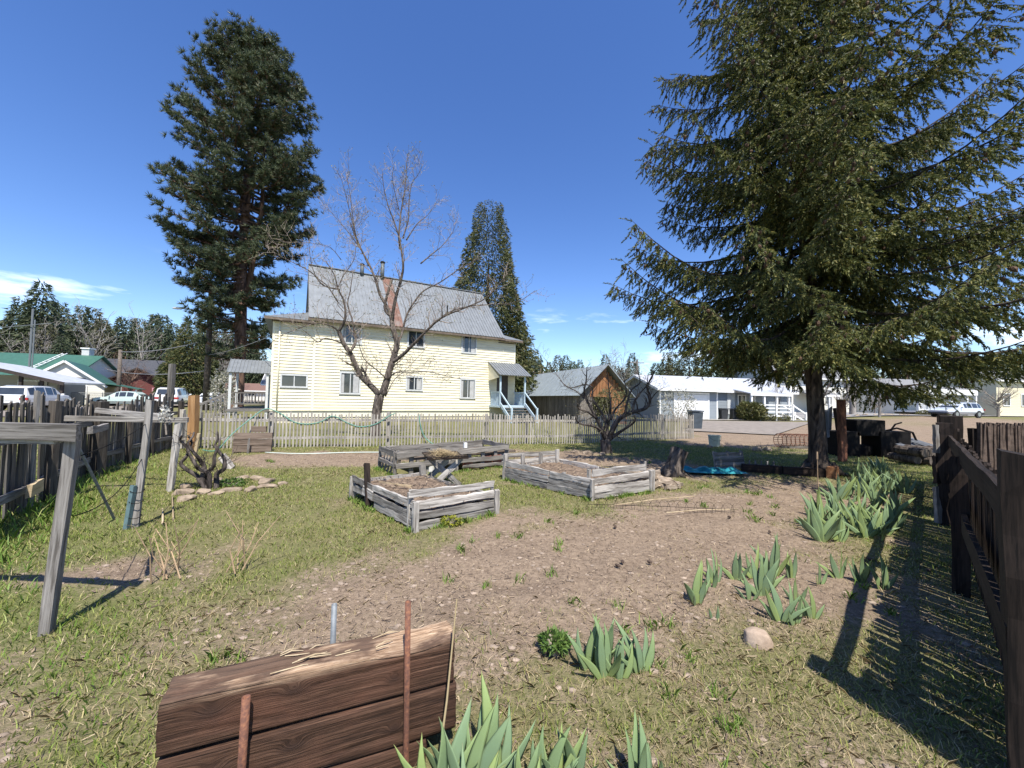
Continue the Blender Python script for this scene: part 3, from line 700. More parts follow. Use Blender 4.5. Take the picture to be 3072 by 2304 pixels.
# ---- generic far house
def far_house(name, loc, rz, L, D, ze, zr, wall, roof, label, wins=(), swins=(), ov=0.4, gable_front=False, door=None, zb=0.0, trim=M_WHITE, cat='house', fascia=M_WHITE):
    """front wall y=0 facing -y, left end wall x=0 facing -x. ridge along x, or along y when gable_front"""
    h = thing(name, loc, label, cat, rz=rz)
    m = MB().span(0, L, 0, D, -0.3, ze)
    if gable_front:
        m.add([(0, 0, ze), (L, 0, ze), (L / 2, 0, zr), (0, D, ze), (L, D, ze), (L / 2, D, zr)], [(0, 1, 2), (4, 3, 5), (0, 2, 5, 3), (1, 4, 5, 2)])
    else:
        m.add([(0, 0, ze), (0, D, ze), (0, D / 2, zr), (L, 0, ze), (L, D, ze), (L, D / 2, zr)], [(1, 0, 2), (3, 4, 5), (0, 3, 5, 2), (4, 1, 2, 5)])
    m.build('wall', wall, h, world=False)
    if gable_front:
        s = (zr - ze) / (L / 2); a = ze - ov * s
        E0 = [(-ov, -ov, a), (-ov, D + ov, a), (L / 2, -ov, zr), (L / 2, D + ov, zr), (L + ov, -ov, a), (L + ov, D + ov, a)]
        up = Vector((0, 0, .06))
        P = [Vector(p) + up for p in E0]
        MB().poly([P[1], P[0], P[2], P[3]], .1).build('roof', roof, h, world=False); MB().poly([P[4], P[5], P[3], P[2]], .1).build('roof', roof, h, world=False)
        for p, q in ((0, 2), (4, 2)): MB().bar(P[p] + Vector((0, -.03, -.12)), P[q] + Vector((0, -.03, -.12)), 0.2, 0.05).build('barge_board', fascia, h, world=False)
    else:
        s = (zr - ze) / (D / 2); a = ze - ov * s; up = Vector((0, 0, .06))
        P = [Vector(p) + up for p in ((-ov, -ov, a), (L + ov, -ov, a), (L + ov, D / 2, zr), (-ov, D / 2, zr), (L + ov, D + ov, a), (-ov, D + ov, a))]
        MB().poly([P[0], P[1], P[2], P[3]], .1).build('roof', roof, h, world=False); MB().poly([P[4], P[5], P[3], P[2]], .1).build('roof', roof, h, world=False)
        MB().span(-ov, L + ov, -ov - .03, -ov, a - .16, a + .03).build('fascia', fascia, h, world=False)
        for p in (0, 5): MB().bar(P[p] + Vector((-.03, 0, -.12)), P[3] + Vector((-.03, 0, -.12)), 0.2, 0.05).build('barge_board', fascia, h, world=False)
    for w in wins: window(h, w[0], w[1], w[2], w[3], 0.0, trim, w[4] if len(w) > 4 else 2, 0.1)
    for w in swins: window(h, w[0], w[1], w[2], w[3], 0.0, trim, 2, 0.1, axis='x')
    if door: MB().span(door[0], door[1], -.05, -.005, zb, door[2]).build('door', door[3] if len(door) > 3 else M_WHITE, h, world=False)
    return h
M_BLUEG = lap_mat('blue_grey_siding', (0.235, 0.265, 0.29), 0.25)
M_WROOF = metal_roof('white_metal_roof', (0.62, 0.63, 0.64), 0, 0.4)
M_WSID = lap_mat('white_house_siding', (0.72, 0.70, 0.62), 0.2)
M_CREAM = lap_mat('cream_house_siding', (0.66, 0.60, 0.42), 0.2)
M_TAN = lap_mat('tan_siding', (0.40, 0.37, 0.31), 0.25)
M_GREENR = metal_roof('green_metal_roof', (0.055, 0.15, 0.105), 0, 0.5)
M_CHAR = plain('charcoal_shingles', (0.055, 0.057, 0.065), 0.9, 0.25, 8, bmp=0.4)
M_BRSH = plain('brown_shingles', (0.16, 0.095, 0.075), 0.9, 0.2, 8, bmp=0.4)
M_GRSH = plain('grey_shingles', (0.19, 0.19, 0.19), 0.9, 0.2, 8, bmp=0.4)
M_REDW = lap_mat('dark_red_siding', (0.13, 0.035, 0.03), 0.25)
M_DKB = plain('dark_brown_boards', (0.045, 0.035, 0.03), 0.9, 0.3, 5)

# garage with white door
ga = math.atan2(1.0, 5.3)
gar = far_house('grey_garage', (12.7, 33.0, 0), ga, 5.6, 7.2, 2.75, 3.95, M_BLUEG, M_WROOF, 'blue grey garage with white roller door and white metal roof', ov=0.45)
for xa, xb in ((-.02, .1), (5.5, 5.62)): MB().span(xa, xb, -.02, .1, 0, 2.7).build('corner_board', M_WHITE, gar, world=False)
gd = MB().span(1.3, 4.75, -.06, -.005, 2.2, 2.36).span(1.3, 1.42, -.06, -.005, 0, 2.2).span(4.63, 4.75, -.06, -.005, 0, 2.2).build('door_frame', M_WHITE, gar, world=False)
for k in range(4): MB().span(1.44, 4.61, -.035 + .0, -.004, 0.03 + k * .54, 0.55 + k * .54).build('door_panel', M_WHITE, gar, world=False)
# grey house with deck, set back to the right of the garage
gh = far_house('grey_bungalow', (18.6, 35.6, 0), ga, 8.6, 7.5, 2.75, 4.05, M_BLUEG, M_WROOF, 'low blue grey bungalow with white trimmed porch and deck', wins=[(2.6, 3.5, 1.1, 2.3), (4.0, 4.5, 0.9, 2.4, 1)], ov=0.4, door=(1.5, 2.3, 2.5, M_TRIMG), zb=.45)
MB().poly([(1.9, -2.3, 2.42), (6.1, -2.3, 2.42), (6.1, -.3, 2.78), (1.9, -.3, 2.78)], .09).build('porch_roof', M_WROOF, gh, world=False)
MB().span(1.9, 6.1, -2.36, -2.32, 2.2, 2.4).build('porch_fascia', M_WHITE, gh, world=False)
for xx in (2.1, 3.4, 4.7, 5.95): MB().span(xx - .08, xx + .08, -2.28, -2.12, 0.5, 2.33).build('porch_post', M_WHITE, gh, world=False)
MB().span(1.9, 6.3, -2.4, -.02, 0.38, 0.5).build('deck', M_WHITE, gh, world=False)
for zz in (0.8, 1.12, 1.4): MB().span(2.7, 6.2, -2.42, -2.37, zz - .05, zz + .05).build('deck_rail', M_WHITE, gh, world=False)
for xx in (2.7, 4.4, 6.15): MB().span(xx - .06, xx + .06, -2.5, -2.43, 0, 1.5).build('deck_post', M_WHITE, gh, world=False)
for yy in (-2.38, -1.3):
    MB().bar((6.2, yy, 1.42), (7.6, yy, 0.65), 0.12, 0.06).build('stair_rail', M_WHITE, gh, world=False)
    MB().bar((6.2, yy, 0.62), (7.6, yy, -.05), 0.12, 0.06).build('stair_rail', M_WHITE, gh, world=False)
    MB().span(7.52, 7.64, yy - .06, yy + .06, 0, 0.8).build('newel_post', M_WHITE, gh, world=False)
# white two storey house behind the fir
wa = R(14)
wh = far_house('white_two_storey_house', (33.5, 49.0, 0.3), wa, 12.5, 8.5, 5.0, 8.2, M_WSID, M_GRSH, 'tall white two storey house partly hidden behind the fir trunk', wins=[(8.3, 9.4, 1.2, 3.2, 1), (10.2, 10.9, 1.6, 3.0, 1), (11.2, 12.2, 1.5, 2.9), (8.4, 9.4, 3.6, 4.9, 1)], ov=0.5, trim=M_TRIMG)
MB().poly([(3.0, -2.0, 2.5), (8.0, -2.0, 2.5), (8.0, -.02, 3.1), (3.0, -.02, 3.1)], .1).build('porch_roof', M_GRSH, wh, world=False)
MB().span(3.0, 8.0, -2.06, -2.02, 2.2, 2.48).build('porch_fascia', M_WHITE, wh, world=False)
for xx in (3.2, 5.0, 6.4, 7.8): MB().span(xx - .1, xx + .1, -2.0, -1.8, 0, 2.38).build('porch_post', M_WHITE, wh, world=False)
# white house with long porch at the right
ra = R(12)
rh = far_house('white_porch_house', (47.2, 47.5, 0.55), ra, 9.0, 7.5, 3.1, 4.6, M_WSID, M_GRSH, 'white single storey house with long railed porch at far right', wins=[(1.2, 2.0, 1.0, 2.4, 1), (2.4, 3.2, 1.0, 2.4, 1), (5.4, 6.2, 1.0, 2.5, 1), (7.2, 8.0, 1.0, 2.5, 1)], door=(6.4, 7.1, 2.5, M_FRESH), ov=0.4, zb=.5)
MB().poly([(-.3, -2.6, 3.12), (9.2, -2.6, 3.12), (9.2, -.42, 3.55), (-.3, -.42, 3.55)], .1).build('porch_roof', M_GRSH, rh, world=False)
MB().span(-.3, 9.2, -2.66, -2.62, 2.45, 3.1).build('porch_fascia', M_WHITE, rh, world=False)
MB().span(-.3, 9.2, -2.6, -.02, 0.3, 0.45).build('porch_deck', M_WHITE, rh, world=False)
for xx in (-.15, 2.3, 5.0, 7.6, 9.05): MB().span(xx - .11, xx + .11, -2.6, -2.38, 0.45, 2.5).build('porch_post', M_WHITE, rh, world=False)
for zz in (0.6, 1.3): MB().span(-.05, 5.6, -2.54, -2.46, zz - .05, zz + .05).build('porch_rail', M_WHITE, rh, world=False)
for k in range(30):
    if k % 13 != 6: MB().span(.05 + k * .18, .13 + k * .18, -2.52, -2.48, 0.66, 1.24).build('baluster', M_WHITE, rh, world=False)
rc = far_house('cream_house', (60.5, 48.0, 0.6), R(10), 10, 8, 4.6, 6.4, M_CREAM, M_GRSH, 'cream house at the right edge behind a bare shrub', wins=[(1, 2.2, 1.2, 2.8), (4, 5, 1.2, 2.8)], ov=.4)
# open barn with leaning metal roof
la = math.atan2(.33, .94)
M_BARNW = wood('grey_barn_boards', (0.10, 0.085, 0.07), (0.30, 0.27, 0.235), 20, 1, vary=.3)
M_BARNO = wood('orange_brown_barn_boards', (0.22, 0.095, 0.04), (0.42, 0.21, 0.10), 14, 1, vary=.2)
bw = 3.6
barn = thing('old_barn', (4.3, 24.4, 0), 'small old barn with pale blue metal roof and orange brown gable boards', 'barn', rz=la)
M_ROOFB = metal_roof('pale_blue_grey_metal_roof', (0.31, 0.35, 0.37), 0, .5)
roof_plane(barn, 'roof_sheet', (-.3, 11.7, 1.72), (-.3, -.45, 1.8), (bw / 2, 11.7, 3.75), (bw / 2, -.45, 3.85), M_ROOFB, 0.75)
roof_plane(barn, 'roof_sheet', (bw + .3, -.45, 1.75), (bw + .3, 11.7, 1.75), (bw / 2, -.45, 3.85), (bw / 2, 11.7, 3.75), M_ROOFB, 0.75)
BWm = BW(barn)
for k in range(15):                                   # gable boards facing the yard
    x0 = 0.05 + k * .235; top = 3.6 - abs(x0 + .11 - bw / 2) / (bw / 2) * 1.75
    plank('gable_board', BWm @ Vector((x0 + .11, 0, 1.75)), BWm @ Vector((x0 + .11, 0, top)), 0.22, 0.03, M_BARNO if k > 2 else M_BARNW, barn, up=BWm.to_3x3() @ Vector((1, 0, 0)), rough=.004, seg=2)
for k in range(15):
    x0 = 0.05 + k * .235
    if 4 <= k <= 9: continue
    plank('wall_board', BWm @ Vector((x0 + .11, 0.02, -.1)), BWm @ Vector((x0 + .11, 0.02, 1.74)), 0.225, 0.03, M_BARNO if k > 9 else M_BARNW, barn, up=BWm.to_3x3() @ Vector((1, 0, 0)), rough=.004, seg=2)
for k in range(40):
    plank('wall_board', BWm @ Vector((0.0, .14 + k * .285, -.1)), BWm @ Vector((0.0, .14 + k * .285, 1.78)), 0.27, 0.03, M_BARNW, barn, up=BWm.to_3x3() @ Vector((0, 1, 0)), rough=.004, seg=2)
MB().span(bw - .05, bw, 0.1, 11.5, -.1, 1.8).build('back_wall', M_BROWNW, barn, world=False)
MB().span(0.05, bw - .06, 11.4, 11.5, -.1, 1.75).build('end_wall', M_BROWNW, barn, world=False)

# ---- houses across the street on the left
gn = far_house('green_roofed_house', (-46.2, 36.0, 0.1), R(40), 5.6, 10.5, 1.9, 4.2, M_WSID, M_GREENR, 'white house with steep green metal roof across the street', wins=[(1.0, 2.2, 0.7, 1.7), (3.6, 4.4, 0.5, 1.8, 1)], gable_front=True, ov=0.22)
MB().poly([(5.6, -.6, 2.15), (8.2, -.6, 1.55), (8.2, 8, 1.55), (5.6, 8, 2.15)], .08).build('porch_roof', M_GREENR, gn, world=False)
for yy in (-.4, 2.5, 5.0): MB().span(7.9, 8.05, yy, yy + .14, -.3, 1.5).build('porch_post', M_WHITE, gn, world=False)
gn2 = far_house('long_green_roofed_wing', (-66.5, 43.0, 0.3), R(12), 14.0, 8, 2.8, 5.5, M_WSID, M_GREENR, 'long green metal roof with ladder and chimney behind the carport', ov=.5)
ld = MB()
for s in (0, .45): ld.bar((9.4 + s, -.35, 3.0), (9.9 + s, 4.3, 5.75), .07, .07)
for k in range(9): ld.bar((9.45 + k * .055, -.05 + k * .5, 3.2 + k * .3), (9.9 + k * .055, -.05 + k * .5, 3.2 + k * .3), .06, .06)
ld.build('roof_ladder', M_WHITE, gn2, world=False)
ch = MB().span(12, 12.8, 4.1, 4.9, 5.0, 6.4).build('chimney', M_TRIMG, gn2, world=False)
MB().span(11.9, 12.9, 4.0, 5.0, 6.4, 6.55).build('chimney_cap', M_WHITE, ch, world=False)
dk1 = far_house('charcoal_roofed_house', (-61, 55, 0.3), R(20), 9.5, 8, 3.0, 5.9, M_DKB, M_CHAR, 'house with dark charcoal shingle roof behind the green roof', ov=.6, fascia=M_DKB)
MB().poly([(6.5, -.6, 3.0), (9.6, -.6, 3.0), (8.0, 2.5, 5.2)], .1).build('dormer', M_CHAR, dk1, world=False)
rd = far_house('dark_red_house', (-53.5, 50, 0.2), R(35), 7, 8, 2.3, 4.3, M_REDW, M_CHAR, 'dark red house with black gable roof and flag by utility pole', gable_front=True, ov=.7, wins=[(1, 2, .7, 1.8)], fascia=M_DKB)
fl = MB().bar((5.5, -1.2, 0.6), (5.5, -1.15, 1.7), .7, .03, up=(1, 0, 0)).build('flag', plain('pink_cloth', (0.6, 0.28, 0.32), .8, .2), rd, world=False)
br = far_house('brown_roofed_bungalow', (-58.3, 60, 0.2), R(25), 7, 9, 1.9, 3.7, M_CREAM, M_BRSH, 'cream bungalow with brown shingle roof far down the street', gable_front=True, ov=.6, wins=[(1.2, 2.4, .7, 1.6), (4, 5, .7, 1.6)])
br2 = far_house('pale_far_cottage', (-53, 70, 0.2), R(25), 8, 7, 1.8, 3.0, M_WSID, M_BRSH, 'pale cottage with brown roof farthest down the street', ov=.5, wins=[(1.5, 2.7, .7, 1.5), (4.2, 5.4, .7, 1.5)])
br3 = far_house('cream_house_behind_porch', (-30.0, 47, 0.2), R(25), 9, 7, 2.6, 4.2, M_CREAM, M_GRSH, 'cream house seen through the farmhouse porch', ov=.5, wins=[(1.5, 2.7, .9, 2.0), (4.2, 5.4, .9, 2.0)])
# carport house at the left edge
cp = thing('tan_carport_house', (-44.5, 29.0, 0), 'tan house with wide pale metal carport roof at the left edge', 'house', rz=R(20))
MB().span(-2, 6.2, 2.5, 6, -.2, 2.6).build('wall', M_TAN, cp, world=False)
MB().poly([(-1, -1.5, 4.1), (3.4, -1.5, 3.45), (3.4, 3.5, 3.45), (-1, 3.5, 4.1)], .16).build('carport_roof', M_WROOF, cp, world=False)
MB().poly([(3.4, -1.5, 3.45), (8.9, -1.5, 2.05), (8.9, 3.5, 2.05), (3.4, 3.5, 3.45)], .16).build('carport_roof', M_WROOF, cp, world=False)
MB().bar((-1, -1.56, 3.98), (3.4, -1.56, 3.33), .26, .05).build('fascia', M_DKB, cp, world=False); MB().bar((3.4, -1.56, 3.33), (8.9, -1.56, 1.93), .26, .05).build('fascia', M_DKB, cp, world=False)
for xx, zt in ((1.0, 3.6), (3.0, 3.35), (6.2, 2.6), (7.4, 2.3), (8.6, 2.0)): MB().span(xx - .09, xx + .09, -1.3, -1.12, -.2, zt).build('carport_post', M_DKB, cp, world=False)
window(cp, -.0, 1.2, .8, 2.2, 2.5, M_WHITE); 
MB().span(3.9, 5.6, 2.4, 2.49, 0, 2.1).build('carport_opening', M_GLASS, cp, world=False)
MB().span(3.75, 3.9, 2.38, 2.49, 0, 2.22).span(3.9, 5.75, 2.38, 2.49, 2.1, 2.22).build('opening_trim', M_WHITE, cp, world=False)
for k in range(9): MB().span(-.4 + k * .4, -.3 + k * .4, -.9, -.85, 0, .95).build('porch_slat', M_DKB, cp, world=False)

# ------------------------------------------------------------------ poles, lamp, wires
M_POLE = wood('utility_pole_wood', (0.10, 0.08, 0.065), (0.24, 0.20, 0.165), 12, .8)
def pole(name, x, y, h, r0, label, cross=None, grp='utility poles along the street'):
    t = thing(name, (x, y, 0), label, 'utility pole', grp)
    MB().tube([(x, y, -.3), (x + .02, y, h * .5), (x, y, h)], [r0, r0 * .88, r0 * .72], 10).build('post', M_POLE, t, smooth=True)
    if cross:
        MB().bar((x - cross, y, h - .5), (x + cross, y, h - .5), .12, .1).build('crossarm', M_POLE, t)
        for s in (-.85, -.3, .3, .85): MB().tube([(x + s * cross, y, h - .44), (x + s * cross, y, h - .25)], [.05, .035], 6).build('insulator', M_WHITE, t)
    return t
pole('utility_pole', -40.9, 40, 5.7, .2, 'short dark utility pole in front of the dark red house')
pole('utility_pole', -47.5, 52, 4.2, .12, 'thin pole standing before the brown roofed bungalow')
pole('utility_pole', -38.5, 46, 3.9, .1, 'thin pole beneath the dark olive cedar')
pole('utility_pole', 3.0, 40.5, 4.7, .14, 'wooden cross topped pole left of the old barn roof', .9)
pole('utility_pole', 19.5, 60, 7.9, .16, 'wooden crossarm pole above the garage roof', 1.1)
sl = pole('street_light_pole', -25.4, 32, 10.4, .24, 'tall pale pole with white street light arm before the pine')
sl['category'] = 'street light'; del sl['group']
MB().tube([(-25.4, 32, 7.9), (-26.1, 31.9, 8.25), (-27.4, 31.7, 8.4)], [.05, .045, .04], 8).build('lamp_arm', M_TRIMG, sl, smooth=True)
MB().blob((-27.8, 31.65, 8.4), (0.95, .35, .22), 3, .1).build('lamp_head', M_TRIMG, sl, smooth=True)
an = thing('antenna_mast', (-52.8, 42, 0), 'slim grey lattice antenna mast behind the green roof', 'antenna')
MB().tube([(-52.8, 42, 0), (-52.8, 42, 10.2)], .09, 6).tube([(-52.5, 42, 0), (-52.5, 42, 9.0)], .06, 6).build('mast', M_GALV, an)
MB().bar((-55.5, 41.5, 8.0), (-50.6, 42, 8.7), .05, .05).bar((-54.5, 41.4, 7.8), (-54.5, 41.8, 8.6), .04, .04).build('boom', M_GALV, an)
M_WIRE = plain('wire', (0.25, 0.25, 0.26), .6, .1)
def wire(a, b, sag, r, label, name='overhead_wire', cat='wire', n=18, mat=None, grp='overhead wires'):
    a, b = Vector(a), Vector(b); pts = [a.lerp(b, i / n) + Vector((0, 0, -sag * 4 * (i / n) * (1 - i / n))) for i in range(n + 1)]
    o = MB().tube(pts, r, 5).build(name, mat or M_WIRE, None, smooth=True); return tag(o, label, cat, grp)
wire((-25.4, 32, 9.6), (-62, 66, 6.2), .6, .035, 'dark wire sloping from the street light pole down leftwards')
wire((-40.9, 40, 5.5), (-25.4, 32, 5.9), .35, .03, 'pale wire between the dark utility pole and the street light pole')
wire((-53, 50, 4.2), (-25.4, 32, 3.3), .5, .03, 'low pale wire crossing before the brown roofed bungalow')
wire((-25.4, 32, 4.6), (-12.6, 20.1, 4.6), .15, .016, 'service wire running to the farmhouse corner')

# ------------------------------------------------------------------ fences
def picket_run(root, pts, n, h0, h1, w, t, mat, name='picket', gapmap=None, lean=0.02, seed=1, z0=0.02, off=0.0, pointed=False, variants=5, hfun=None):
    """n pickets spread along the polyline, each an object"""
    r = random.Random(seed); P = [Vector((p[0], p[1], 0)) for p in pts]; seg = [(P[i + 1] - P[i]).length for i in range(len(P) - 1)]; tot = sum(seg)
    meshes = []
    for v in range(variants):
        vs, fs = [], []; rr = random.Random(seed * 10 + v); sg = 4; L = 1.0
        for i in range(sg + 1):
            wob = rr.uniform(-1, 1) * .006
            for a, c in ((-1, -1), (1, -1), (1, 1), (-1, 1)):
                vs.append((L * i / sg, a * t / 2 + rr.uniform(-1, 1) * .002, c * w / 2 * rr.uniform(.9, 1.06) + wob))
        tip = rr.uniform(-.02, .02)
        for q, (a, c) in enumerate(((-1, -1), (1, -1), (1, 1), (-1, 1))):
            x_, y_, z_ = vs[sg * 4 + q]; vs[sg * 4 + q] = (x_ + (tip if c > 0 else -tip), y_, z_)
        for i in range(sg):
            b = i * 4
            for q in range(4): q2 = (q + 1) % 4; fs.append((b + q, b + 4 + q, b + 4 + q2, b + q2))
        fs += [(0, 1, 2, 3), (sg * 4 + 3, sg * 4 + 2, sg * 4 + 1, sg * 4)]
        me = bpy.data.meshes.new(name); me.from_pydata(vs, [], fs); me.update(); me.materials.append(mat); meshes.append(me)
    RW = BW(root).inverted()
    for k in range(n):
        s = tot * (k + .5) / n; i = 0
        while i < len(seg) - 1 and s > seg[i]: s -= seg[i]; i += 1
        if gapmap and gapmap(k): continue
        d = (P[i + 1] - P[i]).normalized(); p = P[i] + d * s; nrm = Vector((d.y, -d.x, 0)); p = p + nrm * off
        h = r.uniform(h0, h1)
        if hfun: h *= hfun((k + .5) / n)
        zg = gz(p.x, p.y)
        x = (Vector((0, 0, 1)) + d * r.uniform(-lean, lean) + nrm * r.uniform(-lean, lean) * .6).normalized(); zc = d - x * d.dot(x); zc.normalize(); y = zc.cross(x)
        m = Matrix((x, y, zc)).transposed().to_4x4(); m.translation = Vector((p.x, p.y, zg + z0 - .03))
        o = bpy.data.objects.new(name, meshes[r.randrange(variants)]); col.objects.link(o)
        o.matrix_basis = m @ Matrix.Diagonal((h, 1, r.uniform(.85, 1.12), 1)); o.parent = root; o.matrix_parent_inverse = RW

# back picket fence, in four runs of its own between posts
BF = [(-9.14, 10.69), (-7.04, 11.17), (-4.65, 11.94), (-0.92, 12.92), (2.0, 13.8), (4.81, 15.17), (7.93, 16.78)]
bfn = thing('picket_fence', (-9.14, 10.69, 0), 'long bleached grey picket fence of thin slats across the back of the yard', 'fence')
picket_run(bfn, BF, 196, 0.97, 1.06, 0.044, 0.016, M_PICKET, seed=4, off=.03)
for i in range(len(BF) - 1):
    for zz in (0.27, 0.80):
        plank('rail', (BF[i][0], BF[i][1], zz), (BF[i + 1][0], BF[i + 1][1], zz + random.uniform(-.015, .015)), .075, .035, M_PICKET, bfn)
for px, py in [BF[0], (-7.0, 11.25), (-3.9, 12.2), (-.85, 13.0), (0.55, 13.45), (3.4, 14.5), (6.3, 16.0)]:
    z0 = gz(px, py); plank('fence_post', (px, py + .05, z0 - .2), (px + random.uniform(-.02, .02), py + .05, z0 + random.uniform(1.0, 1.1)), .1, .1, M_PICKET, bfn, up=(1, 0, 0))
pp = plank('fence_post', (-9.42, 10.6, -.2), (-9.38, 10.6, 2.33), .11, .11, M_GREY, bfn, up=(1, 0, 0)); pp['label'] = 'tall square weathered corner post'

# left fence: rough boards of uneven height
LF = [(-5.2, 3.6), (-6.45, 5.3), (-7.75, 7.1), (-8.35, 8.3), (-8.85, 9.35), (-9.3, 10.67)]
M_LFDK = wood('dark_old_post_wood', (0.03, 0.025, 0.021), (0.14, 0.12, 0.10), 24, 1.3)
lfn = thing('board_fence', (-5.2, 3.6, 0), 'rough brown grey board fence with uneven tops along the left side', 'fence')
picket_run(lfn, LF, 92, 1.25, 1.5, 0.068, 0.02, M_LFENCE, 'board', seed=9, lean=.03, off=-.03, gapmap=lambda k: k in (13, 24), hfun=lambda t: 1.02 - .12 * math.sin(max(0, t - .52) / .3 * 3.14) * (.52 < t < .82))
for i in range(len(LF) - 1):
    a, c = Vector((*LF[i], 0)), Vector((*LF[i + 1], 0)); d = (c - a).normalized(); nr = Vector((d.y, -d.x, 0)) * .035
    for zz in (.33, 1.0): plank('rail', a + nr + Vector((0, 0, zz)), c + nr + Vector((0, 0, zz - .03)), .09, .04, M_GREY, lfn)
for (px, py), wdt, hh in zip(LF, (.14, .13, .26, .12, .11, .14), (1.3, 1.42, 1.36, 1.27, 1.35, 1.3)):
    plank('fence_post', (px + .09, py + .07, -.2), (px + .10, py + .07, hh), wdt * .75, wdt * .6, M_LFDK, lfn, up=(1, 0, 0))
plank('fence_post', (-6.35, 5.15, -.2), (-6.34, 5.15, 1.55), .04, .04, M_GREY, lfn, up=(1, 0, 0))
pb = plank('patch_block', (-5.72, 4.62, .36), (-5.98, 4.95, .36), .16, .05, M_FRESH, lfn); pb['label'] = 'pale fresh wood block screwed low on the fence'

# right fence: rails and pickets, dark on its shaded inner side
rf0, rf1 = Vector((2.14, 1.64, 0)), Vector((8.8, 7.85, 0)); rd_ = (rf1 - rf0).normalized(); rn = Vector((-rd_.y, rd_.x, 0))
rfn = thing('dark_rail_fence', rf0, 'dark brown fence with two rails and thin pickets along the right side', 'fence')
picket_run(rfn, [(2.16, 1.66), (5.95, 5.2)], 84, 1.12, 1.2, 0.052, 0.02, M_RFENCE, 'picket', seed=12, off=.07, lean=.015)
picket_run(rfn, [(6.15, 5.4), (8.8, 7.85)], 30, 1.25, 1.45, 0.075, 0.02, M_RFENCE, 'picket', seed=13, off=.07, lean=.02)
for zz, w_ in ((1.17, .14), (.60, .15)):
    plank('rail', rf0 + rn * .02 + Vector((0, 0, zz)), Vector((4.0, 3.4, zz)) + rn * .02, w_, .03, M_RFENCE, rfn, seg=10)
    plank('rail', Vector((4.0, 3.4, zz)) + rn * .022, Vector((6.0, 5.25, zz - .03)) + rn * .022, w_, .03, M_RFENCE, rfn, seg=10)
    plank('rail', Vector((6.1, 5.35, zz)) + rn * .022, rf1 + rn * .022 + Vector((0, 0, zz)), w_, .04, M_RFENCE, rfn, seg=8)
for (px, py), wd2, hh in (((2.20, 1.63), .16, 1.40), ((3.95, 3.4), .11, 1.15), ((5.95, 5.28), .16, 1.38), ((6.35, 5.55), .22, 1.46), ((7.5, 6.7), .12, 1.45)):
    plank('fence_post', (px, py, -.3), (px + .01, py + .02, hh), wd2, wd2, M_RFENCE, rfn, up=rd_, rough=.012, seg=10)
for k, (a_, b_) in enumerate(((.02, .5), (.55, .9), (.95, 1.34))):       # short blocks nailed one above another to the far post
    plank('nailed_block', Vector((5.87, 5.30, a_)), Vector((5.87, 5.31, b_)), .11, .05, M_GREY if k != 1 else M_RFENCE, rfn, up=(1, 0, 0), rough=.008)
# split log screen just outside the fence
scr = thing('brushwood_screen', (6.5, 5.3, 0), 'panel of upright brown brushwood stems outside the right fence', 'screen')
rs = random.Random(5); M_BRUSH = plain('brown_brushwood', (0.095, 0.066, 0.05), .95, .45, 12, bmp=.5)
s0, s1 = Vector((6.58, 5.42, 0)), Vector((7.9, 5.62, 0))
for k in range(120):
    p = s0.lerp(s1, (k + rs.uniform(.2, .8)) / 120); r_ = rs.uniform(.014, .024); o_ = Vector((0, rs.uniform(-.03, .03), 0)); zt = 1.36 + rs.uniform(-.03, .03)
    MB().tube([p + o_ + Vector((0, 0, .33 + rs.uniform(-.04, .03))), p + o_ + Vector((rs.uniform(-.02, .02), rs.uniform(-.015, .015), .85)), p + o_ + Vector((rs.uniform(-.02, .02), 0, zt))], [r_, r_, r_ * .8], 5).build('stem', M_BRUSH, scr)
plank('cross_rail', s0 + Vector((0, .05, .4)), s1 + Vector((0, .05, .4)), .08, .03, M_RFENCE, scr); plank('cross_rail', s0 + Vector((0, .05, 1.2)), s1 + Vector((0, .05, 1.2)), .08, .03, M_RFENCE, scr)
for s in (s0, s1): plank('leg', s + Vector((0, .08, -.1)), s + Vector((0, .08, 1.3)), .08, .06, M_RFENCE, scr, up=(1, 0, 0))
lgm = bark('split_log_bark', (0.10, 0.075, 0.055), (0.33, 0.27, 0.21), (3, 14, 14))
lg = MB(); lg.tube([(6.5, 5.15, .14), (7.0, 5.2, .15), (7.9, 5.4, .14)], [.15, .17, .16], 14)
tag(lg.build('log', lgm, None, smooth=True), 'pale cracked log lying below the brushwood screen', 'log')

